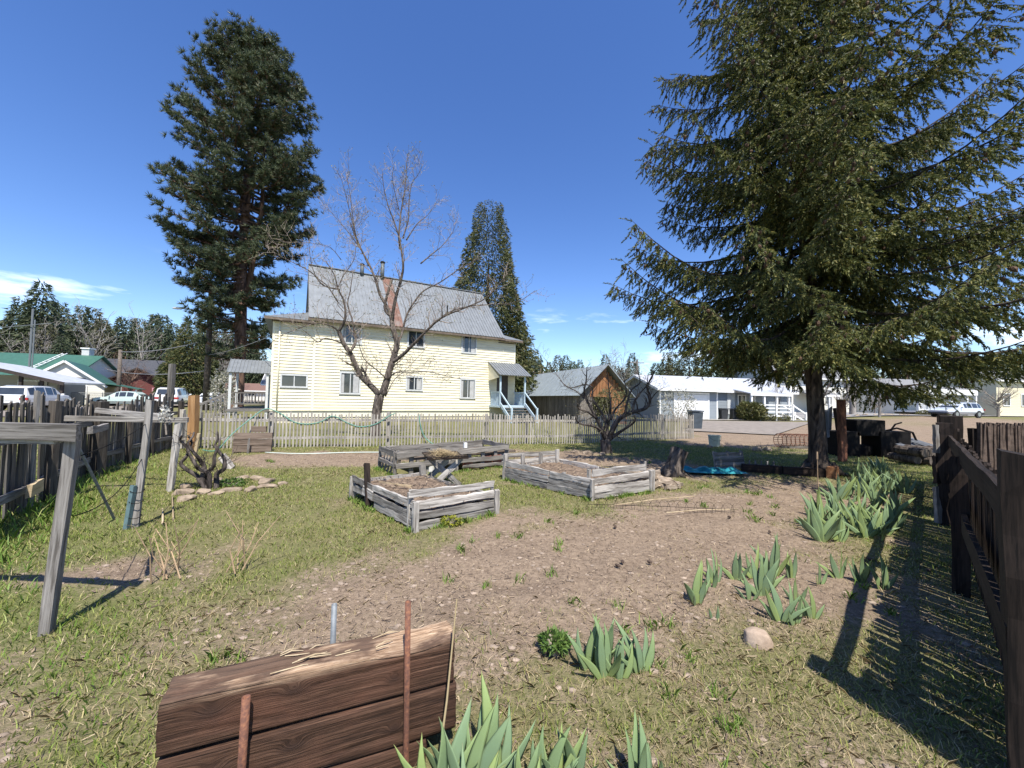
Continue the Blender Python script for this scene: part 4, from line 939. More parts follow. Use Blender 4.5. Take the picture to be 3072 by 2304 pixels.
# ------------------------------------------------------------------ plank wall in the foreground
def timber_mat(name, fresh):
    m, nt, b = new_mat(name)
    t = nt.nodes.new('ShaderNodeTexCoord'); sp = nt.nodes.new('ShaderNodeSeparateXYZ'); nt.links.new(t.outputs['Object'], sp.inputs[0])
    oi = nt.nodes.new('ShaderNodeObjectInfo'); off = math_(nt, 'MULTIPLY', oi.outputs['Random'], 23.0)
    # grain lines bend round the knots
    wob = obj_noise(nt, 1.0, (1.1, 3, 3), detail=3, randomize=True)
    zz = math_(nt, 'ADD', sp.outputs['Z'], math_(nt, 'MULTIPLY', wob, 0.016)); knotmask = None
    for kx, kz, kr in ((0.16, 0.02, 0.045), (0.43, 0.03, 0.035), (0.82, -0.02, 0.03)):
        ddx = math_(nt, 'MULTIPLY', math_(nt, 'SUBTRACT', sp.outputs['X'], kx), 0.62); ddz = math_(nt, 'SUBTRACT', sp.outputs['Z'], kz)
        d2 = math_(nt, 'ADD', math_(nt, 'MULTIPLY', ddx, ddx), math_(nt, 'MULTIPLY', ddz, ddz))
        e = math_(nt, 'POWER', 2.718, math_(nt, 'MULTIPLY', d2, -1.0 / (kr * kr * .55)))
        zz = math_(nt, 'ADD', zz, math_(nt, 'MULTIPLY', e, 0.035))
        knotmask = e if knotmask is None else math_(nt, 'MAXIMUM', knotmask, e)
    cb = nt.nodes.new('ShaderNodeCombineXYZ'); nt.links.new(math_(nt, 'ADD', math_(nt, 'MULTIPLY', sp.outputs['X'], 3.2), off), cb.inputs[0]); nt.links.new(math_(nt, 'MULTIPLY', sp.outputs['Y'], 120), cb.inputs[1]); nt.links.new(math_(nt, 'MULTIPLY', zz, 170), cb.inputs[2])
    g = N(nt, 'ShaderNodeTexNoise', Scale=1.0, Detail=6, Roughness=0.62); nt.links.new(cb.outputs[0], g.inputs['Vector'])
    cb2 = nt.nodes.new('ShaderNodeCombineXYZ'); nt.links.new(math_(nt, 'MULTIPLY', sp.outputs['X'], 18), cb2.inputs[0]); nt.links.new(math_(nt, 'MULTIPLY', sp.outputs['Y'], 420), cb2.inputs[1]); nt.links.new(math_(nt, 'MULTIPLY', zz, 520), cb2.inputs[2])
    g2 = N(nt, 'ShaderNodeTexNoise', Scale=1.0, Detail=3); nt.links.new(cb2.outputs[0], g2.inputs['Vector'])
    gg = math_(nt, 'ADD', math_(nt, 'MULTIPLY', g.outputs[0], .68), math_(nt, 'MULTIPLY', g2.outputs[0], .32))
    r = ramp(nt, [(0.34, (0.012, 0.0065, 0.004)), (0.43, (0.034, 0.017, 0.010)), (0.55, (0.078, 0.040, 0.024)), (0.70, (0.16, 0.092, 0.058))]); nt.links.new(gg, r.inputs[0])
    red = obj_noise(nt, 3.0, (.8, 2, 2), detail=4, randomize=True)
    rr = ramp(nt, [(.5, (0, 0, 0)), (.72, (1, 1, 1))]); nt.links.new(red, rr.inputs[0])
    c = mixrgb(nt, math_(nt, 'MULTIPLY', rr.outputs[0], .55), r.outputs[0], (0.13, 0.058, 0.036))
    c = mixrgb(nt, math_(nt, 'MULTIPLY', knotmask, .75), c, (0.032, 0.017, 0.012))
    # freshly split, pale wood where the upper arris has broken away
    ch = obj_noise(nt, 1.0, (1.9, 5, 5), detail=5, rough=.6)
    top = N(nt, 'ShaderNodeMapRange'); nt.links.new(sp.outputs['Z'], top.inputs['Value']); top.inputs['From Min'].default_value = .060; top.inputs['From Max'].default_value = .100
    chm = ramp(nt, [(.50, (0, 0, 0)), (.60, (1, 1, 1))]); nt.links.new(ch, chm.inputs[0])
    pale = ramp(nt, [(.36, (0.10, 0.06, 0.038)), (.5, (0.34, 0.225, 0.14)), (.64, (0.56, 0.43, 0.30))]); nt.links.new(gg, pale.inputs[0])
    topc = mixrgb(nt, .5, r.outputs[0], (0.17, 0.12, 0.085))
    if fresh: c = mixrgb(nt, math_(nt, 'MULTIPLY', top.outputs[0], .75), c, topc)
    if fresh: c = mixrgb(nt, math_(nt, 'MULTIPLY', math_(nt, 'MULTIPLY', top.outputs[0], chm.outputs[0]), .95), c, pale.outputs[0])
    nt.links.new(c, b.inputs['Base Color']); b.inputs['Roughness'].default_value = .8; b.inputs['Specular IOR Level'].default_value = .25
    bump(nt, b, gg, 1.0, .007)
    return m
M_TIMB = timber_mat('split_brown_railway_timber', True); M_TIMB2 = timber_mat('brown_railway_timber', False)
def timber(name, p0, p1, w, t, parent, seed, worn=0.0, bottom=0.0):
    """squared timber, finely divided so that checks and worn arrises are real"""
    p0, p1 = Vector(p0), Vector(p1); x = p1 - p0; L = x.length; x.normalize(); y = Vector((0, 0, 1)).cross(x).normalized(); z = x.cross(y)
    na, nw, ntk = 110, 26, 22; vs, fs = [], []
    per = [(-1 + 2 * i / ntk, -1) for i in range(ntk)] + [(1, -1 + 2 * i / nw) for i in range(nw)] + [(1 - 2 * i / ntk, 1) for i in range(ntk)] + [(-1, 1 - 2 * i / nw) for i in range(nw)]
    n = len(per)
    for i in range(na + 1):
        xx = L * i / na
        for a, c in per:
            yy, zz = a * t / 2, c * w / 2
            # rounded arris
            ca, cc = abs(a), abs(c); rr_ = .10
            if ca > 1 - rr_ and cc > 1 - rr_:
                k = 1 - .3 * (min(ca, cc) - (1 - rr_)) / rr_ * .5; yy *= (1 - .02); zz *= (1 - .03)
            big = mnoise.noise(Vector((xx * 2.2, yy * 3, zz * 3 + seed * 7)))
            fine = mnoise.noise(Vector((xx * 5 + seed, yy * 60, zz * 60)))
            groove = mnoise.noise(Vector((xx * 2.0 + seed * 3, yy * 38, zz * 38 + 9)))
            dn = .004 * big + .002 * fine - .016 * max(0, groove - .30)
            if c > .99:   # top face: deep splits, torn away towards the front arris
                sp = mnoise.noise(Vector((xx * 1.6 + 4, yy * 30 + seed, 2))); tear = max(0, mnoise.noise(Vector((xx * 2.6 + 1.3, 8, seed))) + .15)
                zz += dn * 1.6 - worn * (.020 * max(0, sp) + .012 * max(0, -fine))
                zz -= worn * tear * .055 * max(0, -a * .9 + .25)
                zz += worn * .012 * (xx / L)
            elif c < -.99: zz -= dn + bottom * .008 * math.sin(xx * 7 + seed)
            else:
                yy += (dn if a > 0 else -dn) 
                if c > .6 and worn: yy += worn * max(0, mnoise.noise(Vector((xx * 2.6 + 1.3, 8, seed))) + .15) * .03 * (c - .6) / .4 * (1 if a < 0 else -.3); zz -= worn * max(0, mnoise.noise(Vector((xx * 2.6 + 1.3, 8, seed))) + .15) * .055 * max(0, -a * .9 + .25) * (c - .6) / .4
            ex = (.006 * mnoise.noise(Vector((yy * 25, zz * 25, seed)))) if i in (0, na) else 0
            vs.append((xx + ex, yy, zz))
    for i in range(na):
        for k in range(n):
            k2 = (k + 1) % n; b = i * n; fs.append((b + k, b + k2, b + n + k2, b + n + k))
    fs.append(tuple(reversed(range(n)))); fs.append(tuple(na * n + k for k in range(n)))
    me = bpy.data.meshes.new(name); me.from_pydata(vs, [], fs); me.update(); me.materials.append(M_TIMB if worn else M_TIMB2)
    me.polygons.foreach_set('use_smooth', [True] * (len(fs) - 2) + [False, False])
    o = bpy.data.objects.new(name, me); col.objects.link(o); mm = Matrix((x, y, z)).transposed().to_4x4(); mm.translation = p0; o.matrix_basis = mm
    return adopt(o, parent)
A_, B_ = Vector((-1.236, 1.40, 0)), Vector((-0.236, 1.815, 0)); ax = (B_ - A_).normalized(); bk = Vector((-ax.y, ax.x, 0))
tw = thing('stacked_timber_wall', (-.75, 1.65, 0), 'low wall of three stacked dark brown split timbers in the foreground', 'timber wall')
c0 = bk * .09
timber('timber', A_ + c0 + Vector((0, 0, .385)), B_ + c0 + Vector((0, 0, .375)), .20, .145, tw, 1, worn=1.0)
timber('timber', A_ + c0 + ax * .004 + bk * .006 + Vector((0, 0, .172)), B_ + c0 + ax * .012 + bk * .006 + Vector((0, 0, .168)), .198, .175, tw, 2, bottom=1)
timber('timber', A_ + c0 + ax * .02 + bk * .0 + Vector((0, 0, -.035)), B_ + c0 - ax * .12 + bk * .0 + Vector((0, 0, -.035)), .20, .175, tw, 3)
sp_ = MB()
rs = random.Random(2)
for k in range(16):
    t0 = rs.uniform(.12, .8); q = A_ + ax * t0 + bk * rs.uniform(.02, .15) + Vector((0, 0, .478 + rs.uniform(0, .012))); dl = ax * rs.uniform(.05, .13) + bk * rs.uniform(-.03, .03)
    sp_.tube([q, q + dl * .5 + Vector((0, 0, rs.uniform(-.002, .012))), q + dl], [.0022, .003, .0012], 4)
tag(sp_.build('splinters', M_FRESH, tw), kind='stuff')
def pipe(name, p, top, r_, mat, label, grp=None, lean=(0, 0)):
    m = MB(); n = 16; x, y = p
    b0 = Vector((x - lean[0], y - lean[1], -.15)); b1 = Vector((x, y, top))
    m.tube([b0, b0.lerp(b1, .5), b1], r_, n, caps=False)
    b = len(m.v); ri = r_ * .72                                     # open, hollow end
    for rr2, zz in ((ri, 0), (ri, -.06)):
        for k in range(n): a = 2 * math.pi * k / n; m.v.append((x + rr2 * math.cos(a), y + rr2 * math.sin(a), top + zz))
    o0 = b - n
    for k in range(n):
        k2 = (k + 1) % n; m.f.append((o0 + k, o0 + k2, b + k2, b + k)); m.f.append((b + k, b + k2, b + n + k2, b + n + k))
    m.f.append(tuple(b + n + k for k in range(n)))
    return tag(m.build(name, mat, None, smooth=True), label, 'pipe', grp)
pipe('rusty_pipe', tuple((A_ + ax * .275 - bk * .022)[:2]), .455, .0145, M_RUST, 'short rusty pipe stake with open top in front of the timbers', lean=(.012, .0))
pipe('rusty_pipe', tuple((A_ + ax * .86 - bk * .021)[:2]), .70, .0125, M_RUST, 'tall rusty pipe stake rising above the stacked timbers', lean=(-.015, 0))
pipe('galvanised_pipe', tuple((A_ + ax * .56 + bk * .27)[:2]), .60, .0125, M_GALV, 'grey galvanised pipe stake behind the stacked timbers')
tag(MB().tube([(-.28, 1.64, .0), (-.25, 1.69, .3), (-.225, 1.74, .70)], [.0055, .0045, .003], 6).build('dry_stalk', M_STRAW, None), 'thin pale dry stalk leaning beside the tall rusty pipe', 'stalk')

# ------------------------------------------------------------------ raised beds of pallet wood
def side(root, a, b_, zs, w_, t_, mat, posts=(), out=0.0, jit=.008, seed=0, split=None, skip=()):
    """boards of one side from a to b, one object each"""
    zs = [z_ * .88 for z_ in zs]; w_ = w_ * .93; jit = jit * 2; a, b_ = Vector((*a, 0)), Vector((*b_, 0)); d = (b_ - a).normalized(); nr = Vector((d.y, -d.x, 0)) * out; r = random.Random(seed)
    for i, zc in enumerate(zs):
        cuts = [0.0] + ([split + r.uniform(-.06, .06)] if split else []) + [1.0]
        for j in range(len(cuts) - 1):
            if (i, j) in skip: continue
            p = a.lerp(b_, cuts[j]) + nr + d * .004 + Vector((0, 0, zc + r.uniform(-1, 1) * jit)); q = a.lerp(b_, cuts[j + 1]) + nr - d * .004 + Vector((0, 0, zc + r.uniform(-1, 1) * jit))
            plank('board', p, q, w_ * r.uniform(.92, 1.06), t_, mat, root, variant=seed * 10 + i, seg=10, rough=.011)
def soil_fill(root, P, z, seed):
    n = 16; vs, fs = [], []; A, B, C, D = [np.array(p) for p in P]
    for i in range(n + 1):
        for j in range(n + 1):
            u, v = i / n, j / n; p = (A * (1 - u) + D * u) * (1 - v) + (B * (1 - u) + C * u) * v
            vs.append((p[0], p[1], z + .035 * mnoise.noise(Vector((p[0] * 5, p[1] * 5, seed))) + .03 * mnoise.noise(Vector((p[0] * 1.7, p[1] * 1.7, seed)))))
    for i in range(n):
        for j in range(n): a = i * (n + 1) + j; fs.append((a, a + 1, a + n + 2, a + n + 1))
    m = MB(); m.add(vs, fs); m.build('soil', M_SOIL, root, smooth=True)
    g = np.random.default_rng(seed); nb = 500; u, v = g.random(nb), g.random(nb)
    pts = (A * (1 - u[:, None]) + D * u[:, None]) * (1 - v[:, None]) + (B * (1 - u[:, None]) + C * u[:, None]) * v[:, None]
    a = g.random(nb) * 6.28; L = .02 + .05 * g.random(nb); wv = .003 + .003 * g.random(nb); zc = z + .03 + .02 * g.random(nb)
    X, Y = pts[:, 0], pts[:, 1]; dx_, dy_ = np.cos(a) * L, np.sin(a) * L; ox, oy = -np.sin(a) * wv, np.cos(a) * wv
    V = np.stack([np.stack([X - dx_ - ox, Y - dy_ - oy, zc], -1), np.stack([X + dx_ - ox, Y + dy_ - oy, zc + .01], -1), np.stack([X + dx_ + ox, Y + dy_ + oy, zc + .012], -1), np.stack([X - dx_ + ox, Y - dy_ + oy, zc + .002], -1)], 1).reshape(-1, 3)
    V = V - np.array(root.location)
    tag(mesh_obj('dry_litter', tri_mesh('dry_litter', V, 4, M_LITTER), None, root, True), kind='stuff')
def post(root, p, h, w_=.085, mat=M_SILVER):
    h = h * .86 * random.uniform(.94, 1.04); w_ = w_ * .85
    plank('corner_post', (p[0], p[1], -.05), (p[0] + random.uniform(-.01, .01), p[1], h), w_, w_ * .55, mat, root, up=(.75, .66, 0), rough=.006)
F1, L1, K1, R1 = BED_FEET[0]
b1 = thing('raised_garden_bed', (-1.11, 4.63, 0), 'nearest silver pallet wood raised bed with a stake in its left side', 'garden bed', 'pallet wood raised beds')
side(b1, F1, R1, (.055, .185, .315), .098, .022, M_SILVER, out=.0, seed=1)
side(b1, (F1[0] - .10, F1[1] + .06), (R1[0] - .03, R1[1] + .05), (.445,), .105, .022, M_SILVER, seed=2)
side(b1, F1, L1, (.06, .185, .315), .098, .022, M_SILVER, seed=3, split=.62, skip=((0, 1),))
plank('loose_board', (-1.93, 5.46, .17), (-2.16, 5.70, .20), .13, .02, M_SILVER, b1)
side(b1, R1, K1, (.10, .24), .11, .022, M_SILVER, seed=4, split=.5)
side(b1, L1, K1, (.08, .22), .11, .022, M_SILVER, seed=5)
post(b1, (F1[0], F1[1] - .03), .40); post(b1, (R1[0] + .02, R1[1] - .01), .41); post(b1, (L1[0], L1[1]), .37, .1); post(b1, (K1[0] + .05, K1[1]), .46, .12); post(b1, (R1[0] - .05, R1[1] + .06), .5, .06)
post(b1, (F1[0] - .1, F1[1] + .12), .47, .07)
for t in (.3, .55, .8): p = np.array(F1) * (1 - t) + np.array(L1) * t; post(b1, (p[0] + .05, p[1] + .04), .34, .08)
soil_fill(b1, BED_FEET[0], .21, 3)
st = plank('stake', (-2.02, 5.55, .02), (-2.12, 5.72, .58), .07, .02, M_RFENCE, None, up=(.7, .6, 0)); tag(st, 'dark leaning stake stuck in the left corner of the nearest bed', 'stake')
wd1 = plank('loose_slat', (-2.0, 5.95, .26), (-1.45, 5.72, .26), .03, .015, M_FRESH, None); tag(wd1, 'pale thin slat lying on the soil of the nearest bed', 'slat')
F2, L2, K2, R2 = BED_FEET[1]
b2 = thing('raised_garden_bed', (1.3, 6.12, 0), 'silver pallet wood raised bed beside the driftwood, slatted back panel', 'garden bed', 'pallet wood raised beds')
side(b2, F2, R2, (.07, .20, .335), .105, .022, M_SILVER, seed=6)
side(b2, (F2[0] + .02, F2[1] + .14), (R2[0] - .02, R2[1] + .16), (.47,), .11, .022, M_SILVER, seed=7)
side(b2, F2, L2, (.075, .205, .335), .105, .022, M_SILVER, seed=8, split=.48)
side(b2, L2, K2, (.36, .50), .09, .022, M_SILVER, seed=9); side(b2, L2, K2, (.10, .23), .1, .022, M_SILVER, seed=10)
side(b2, K2, R2, (.12, .26), .12, .022, M_SILVER, seed=11, split=.5)
post(b2, (F2[0], F2[1] - .03), .41); post(b2, (R2[0] + .02, R2[1]), .44, .14); post(b2, (F2[0] - .02, F2[1] + .16), .53, .06); post(b2, (R2[0] - .02, R2[1] + .18), .56, .06)
for t in (0.02, .33, .66, .98): p = np.array(L2) * (1 - t) + np.array(K2) * t; post(b2, (p[0], p[1] - .03), .56, .1)
for t in (.3, .6): p = np.array(F2) * (1 - t) + np.array(L2) * t; post(b2, (p[0] + .05, p[1] + .04), .38, .08)
soil_fill(b2, BED_FEET[1], .21, 5)
F3, L3, K3, R3 = BED_FEET[2]
M_BED3 = wood('greyer_pallet_wood', (0.13, 0.115, 0.10), (0.38, 0.35, 0.31), 26, 1.1, vary=.3)
b3 = thing('pallet_planter', (-2.25, 7.6, 0), 'long grey slatted pallet planter standing behind the sawbuck stand', 'planter')
side(b3, F3, R3, (.47,), .12, .025, M_BED3, seed=21, split=.55); side(b3, F3, R3, (.24,), .10, .025, M_BED3, seed=22, split=.45); side(b3, F3, R3, (.05,), .08, .022, M_BED3, seed=23, split=.5, skip=((0, 0),))
side(b3, L3, F3, (.47,), .12, .025, M_BED3, seed=24); side(b3, L3, F3, (.22,), .06, .06, M_BED3, seed=25)
side(b3, L3, K3, (.46, .33, .16), .11, .025, M_BED3, seed=26, split=.5); side(b3, K3, R3, (.47, .3, .12), .12, .025, M_BED3, seed=27)
for t in np.linspace(0.0, 1, 9):
    p = np.array(F3) * (1 - t) + np.array(R3) * t; post(b3, (p[0] - .03, p[1] + .05), .50 + .05 * (t in (0, 1)), .09, M_BED3)
for t in np.linspace(0.15, .85, 5):
    p = np.array(F3) * (1 - t) + np.array(L3) * t; plank('slat', (p[0] + .02, p[1], .0), (p[0] + .1, p[1] + .02, .48), .06, .02, M_BED3, b3, up=(.6, -.8, 0))
for t in np.linspace(0, 1, 7):
    p = np.array(L3) * (1 - t) + np.array(K3) * t; post(b3, (p[0], p[1] + .03), .5, .08, M_BED3)
cr_ = MB().box((-1.2, 9.0, .30), (2.6, .9, .05), rz=math.atan2(1.55, 2.2)).build('tray', M_BROWNW, b3)
M_BRICK = stone_mat('red_brick', (0.20, 0.075, 0.05), (0.34, 0.15, 0.10))
for k, (px, py) in enumerate(((-.95, 8.62), (-.55, 8.92), (-.32, 9.05))):
    tag(MB().box((px, py, .12), (.21, .1, .26), rz=.6).build('brick', M_BRICK, None, bevel=.008), ['red brick stood on end at the middle of the pallet planter', 'red brick stood on end behind the planter slats', 'red brick nearest the right end of the pallet planter'][k], 'brick', 'bricks in the pallet planter')
def pail(x, y, r0, r1, h, mat, label, grp=None, zb=0.0, lid=False):
    t = thing('pail', (x, y, zb), label, 'bucket', grp); n = 20; m = MB()
    z0 = gz(x, y) + zb if zb == 0 else zb
    m.tube([(x, y, z0), (x, y, z0 + h * .93), (x, y, z0 + h * .935), (x, y, z0 + h), (x, y, z0 + h)], [r0, r1, r1 * 1.06, r1 * 1.06, r1 * .93], n, caps=False)
    b = len(m.v) - n; m.f.append(tuple(b - 4 * n + k for k in reversed(range(n))))
    for k in range(n): a = 2 * math.pi * k / n; m.v.append((x + r0 * .92 * math.cos(a), y + r0 * .92 * math.sin(a), z0 + h * .3))
    for k in range(n): k2 = (k + 1) % n; m.f.append((b + k, b + k2, b + n + k2, b + n + k))
    m.f.append(tuple(b + n + k for k in range(n))); m.build('body', mat, t, smooth=False)
    hp = [(x + r1 * 1.06 * math.cos(a), y - r1 * .2 - r1 * .9 * math.sin(a), z0 + h * .9 - r1 * .7 * math.sin(a)) for a in np.linspace(0, math.pi, 12)]
    MB().tube(hp, .004, 5).build('handle', M_DKIRON, t)
    return t
M_WPL = plain('white_plastic', (0.68, 0.68, 0.66), .5, .1, 5)
pail(-1.72, 8.28, .10, .12, .3, M_WPL, 'white plastic pail inside the left half of the pallet planter', 'pails in the pallet planter')
pail(-0.22, 9.35, .10, .12, .3, M_WPL, 'white plastic pail at the right end of the pallet planter', 'pails in the pallet planter')
tag(MB().box((-1.0, 8.52, .52), (.07, .06, .12), rz=.5).build('white_box', M_WPL, None, bevel=.005), 'small white box sitting on the pallet planter rim', 'box')
# sawbuck stand with a tray of straw
sb = thing('sawbuck_stand', (-1.25, 7.1, 0), 'low X legged wooden stand holding a tray of straw', 'stand')
sd = Vector((.93, .37, 0)); sc_ = Vector((-1.22, 7.02, 0)); sn = Vector((-sd.y, sd.x, 0))
for s in (-.28, .28):
    c = sc_ + sn * s
    for q in (-.0, ):
        plank('leg', c - sd * .26 + Vector((0, 0, .02)), c + sd * .27 + Vector((0, 0, .5)), .085, .035, M_SILVER, sb)
        plank('leg', c + sd * .26 + sn * .037 + Vector((0, 0, .02)), c - sd * .27 + sn * .037 + Vector((0, 0, .5)), .085, .035, M_SILVER, sb)
for s in (-.22, -.07, .08, .23):
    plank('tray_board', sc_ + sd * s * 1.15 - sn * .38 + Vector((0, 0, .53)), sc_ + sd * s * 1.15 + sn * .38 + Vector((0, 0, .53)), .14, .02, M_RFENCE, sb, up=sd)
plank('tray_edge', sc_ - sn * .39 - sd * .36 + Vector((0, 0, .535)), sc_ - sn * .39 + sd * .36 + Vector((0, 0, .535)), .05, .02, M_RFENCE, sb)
g = np.random.default_rng(9); n = 900; u, v = g.normal(0, .11, n), g.normal(0, .16, n); X = sc_.x + sd.x * u + sn.x * v; Y = sc_.y + sd.y * u + sn.y * v; zc = .545 + .07 * g.random(n) * np.exp(-(u / .15) ** 2)
a = g.random(n) * 6.28; L = .03 + .05 * g.random(n); wv = .003; dx_, dy_ = np.cos(a) * L, np.sin(a) * L; ox, oy = -np.sin(a) * wv, np.cos(a) * wv; tz = (g.random(n) - .4) * .05
V = np.stack([np.stack([X - dx_ - ox, Y - dy_ - oy, zc], -1), np.stack([X + dx_ - ox, Y + dy_ - oy, zc + tz], -1), np.stack([X + dx_ + ox, Y + dy_ + oy, zc + tz], -1), np.stack([X - dx_ + ox, Y - dy_ + oy, zc], -1)], 1).reshape(-1, 3) - np.array(sb.location)
tag(mesh_obj('straw', tri_mesh('straw', V, 4, M_STRAW), None, sb, True), kind='stuff')

# ------------------------------------------------------------------ trellis, posts, stacked boards, hose
tA = thing('trellis_post', (-2.98, 2.55, 0), 'nearest grey trellis post with heavy beam running out of frame', 'trellis post', 'grape trellis posts')
plank('post', (-3.0, 2.55, -.2), (-2.92, 2.58, 1.30), .056, .06, M_GREY, tA, up=(.9, .4, 0), rough=.004)
plank('beam', (-2.80, 2.50, 1.315), (-5.0, 2.62, 1.31), .105, .038, M_GREY, tA, rough=.004)
plank('lower_board', (-2.97, 2.54, 1.25), (-5.0, 2.66, 1.24), .03, .05, M_SILVER, tA, rough=.004)
plank('back_board', (-2.90, 2.66, 1.31), (-3.3, 3.15, 1.29), .05, .03, M_GREY, tA)
tB = thing('trellis_post', (-4.31, 4.49, 0), 'leaning grey trellis post with green metal stake at its foot', 'trellis post', 'grape trellis posts')
plank('post', (-4.31, 4.49, -.2), (-4.24, 4.52, 1.48), .058, .055, M_GREY, tB, up=(.9, .4, 0))
mt = MB().bar((-4.37, 4.43, -.1), (-4.31, 4.44, .50), .05, .018, up=(1, 0, 0)).bar((-4.345, 4.43, -.1), (-4.285, 4.44, .50), .012, .045, up=(1, 0, 0)).build('metal_stake', plain('blue_green_steel', (0.13, 0.20, 0.21), .6, .2, 12, .2), tB)
wr = MB()
for zz in (.14, .31, .43): wr.tube([(-4.315 + .065 * math.cos(a) + zz * .06, 4.475 + .06 * math.sin(a), zz + .01 * math.sin(a * 2)) for a in np.linspace(0, 6.28, 14)], .004, 5)
wr.build('binding_wire', M_DKIRON, tB)
tC = thing('trellis_post', (-5.38, 6.13, 0), 'far grey trellis post with crossbeam beside the grape vine', 'trellis post', 'grape trellis posts')
plank('post', (-5.38, 6.13, -.2), (-5.27, 6.13, 1.13), .09, .05, M_SILVER, tC, up=(1, 0, 0))
plank('beam', (-5.15, 6.15, 1.13), (-6.65, 5.75, 1.15), .075, .04, M_SILVER, tC, rough=.004); plank('beam', (-5.6, 6.2, 1.17), (-6.95, 6.45, 1.24), .085, .035, M_SILVER, tC, rough=.004)
for k, (a, c, sg) in enumerate((((-2.9, 2.6, .75), (-4.28, 4.5, .8), .12), ((-4.28, 4.5, .8), (-5.33, 6.1, .85), .06), ((-2.88, 2.6, 1.15), (-4.26, 4.5, 1.2), .03))):
    wire(a, c, sg, .004, ['slack low wire from the nearest trellis post', 'low wire between the far trellis posts', 'upper wire from the nearest trellis post'][k], 'trellis_wire', 'wire', 14, M_DKIRON, 'trellis wires')
tag(MB().tube([(-4.6, 4.05, 1.12), (-4.82, 4.75, .02)], .014, 7).build('metal_rod', M_GALV, None), 'thin metal rod leaning behind the nearest trellis post', 'rod')
op = thing('orange_post', (-8.82, 10.95, 0), 'short thick fresh orange brown wooden post by the back fence', 'post')
plank('post', (-8.62, 10.5, -.2), (-8.66, 10.5, 1.47), .19, .16, M_ORANGE, op, up=(1, 0, 0), rough=.006)
tag(plank('stub_stake', (-7.24, 8.85, -.1), (-7.16, 8.87, .62), .06, .04, M_FRESH, None, up=(1, 0, 0)), 'pale short stake in front of the orange post', 'stake')
tag(plank('leaning_board', (-5.75, 8.0, .0), (-6.15, 8.25, .22), .16, .03, M_SILVER, None, up=(.5, .5, .8)), 'weathered board lying by the ring of stones', 'board')
for k, (p0, p1, l) in enumerate((((-4.1, 4.75, .03), (-5.0, 5.75, .05), 'pale thin board on the grass beside the leaning trellis post'), ((-4.05, 4.55, .03), (-4.55, 5.1, .04), 'shorter pale stick on the grass beside the leaning trellis post'))):
    tag(plank('pale_board', p0, p1, .035, .015, M_FRESH, None), l, 'board')
cs = thing('stacked_planks', (-6.9, 10.1, 0), 'stack of dark brown planks against the back fence under the hose', 'planks')
M_STK = wood('brown_stacked_planks', (0.10, 0.072, 0.052), (0.27, 0.21, 0.165), 22, 1)
for k in range(3): plank('plank', (-7.30 + .01 * k, 10.17, .09 + .17 * k), (-6.46 + .01 * k, 10.46, .09 + .17 * k), .16, .12, M_STK, cs, variant=k)
plank('plank', (-6.95, 10.36, .60), (-6.62, 10.46, .60), .15, .1, M_STK, cs); plank('stake', (-6.86, 10.1, -.1), (-6.85, 10.12, .38), .03, .03, M_GREY, cs, up=(1, 0, 0))
M_HOSE = plain('green_garden_hose', (0.10, 0.26, 0.20), .5, .15, 9)
hz = lambda pts: [Vector(p) for p in pts]
def smooth_pts(P, n=8):
    out = []; P = [P[0]] + list(P) + [P[-1]]
    for i in range(1, len(P) - 2):
        for k in range(n):
            t = k / n; a, b_, c, d = P[i - 1], P[i], P[i + 1], P[i + 2]
            out.append(.5 * ((2 * b_) + (c - a) * t + (2 * a - 5 * b_ + 4 * c - d) * t * t + (3 * b_ - a - 3 * c + d) * t ** 3))
    out.append(P[-2]); return out
def fpt(t, z, o=.05):
    """a point just in front of the back fence at share t of its length"""
    P = [Vector((*p, 0)) for p in BF]; seg = [(P[i + 1] - P[i]).length for i in range(len(P) - 1)]; s = t * sum(seg); i = 0
    while i < len(seg) - 1 and s > seg[i]: s -= seg[i]; i += 1
    d = (P[i + 1] - P[i]).normalized(); p = P[i] + d * s + Vector((d.y, -d.x, 0)) * o; return Vector((p.x, p.y, z))
hose = hz([(-8.2, 10.3, .03), (-7.75, 10.2, .05), (-7.6, 10.55, .45), (-7.35, 10.9, .85)]) + [fpt(.115, 1.12, .02), fpt(.135, 1.0), fpt(.155, .75), fpt(.175, .68), fpt(.195, .75), fpt(.213, .92), fpt(.235, .72), fpt(.255, .60), fpt(.28, .68), fpt(.303, .95), fpt(.312, 1.02, .0)]
tag(MB().tube(smooth_pts(hose, 8), .014, 8).build('garden_hose', M_HOSE, None, smooth=True), 'green garden hose looped along the back picket fence', 'hose', 'garden hoses')
h2 = [fpt(.352, 1.0, .02), fpt(.354, .7, .06), fpt(.362, .3, .10), fpt(.378, .06, .2), fpt(.40, .03, .2)]
tag(MB().tube(smooth_pts(h2, 8), .014, 8).build('garden_hose', M_HOSE, None, smooth=True), 'green hose end hanging straight down the picket fence', 'hose', 'garden hoses')
h3 = hz([(-6.4, 10.1, .03), (-5.4, 10.0, .03), (-4.3, 10.4, .03), (-3.2, 10.6, .03)])
tag(MB().tube(smooth_pts(h3, 8), .013, 8).build('garden_hose', plain('pale_hose', (0.5, 0.56, 0.5), .5, .1), None, smooth=True), 'pale hose lying on the bare ground before the fence', 'hose', 'garden hoses')

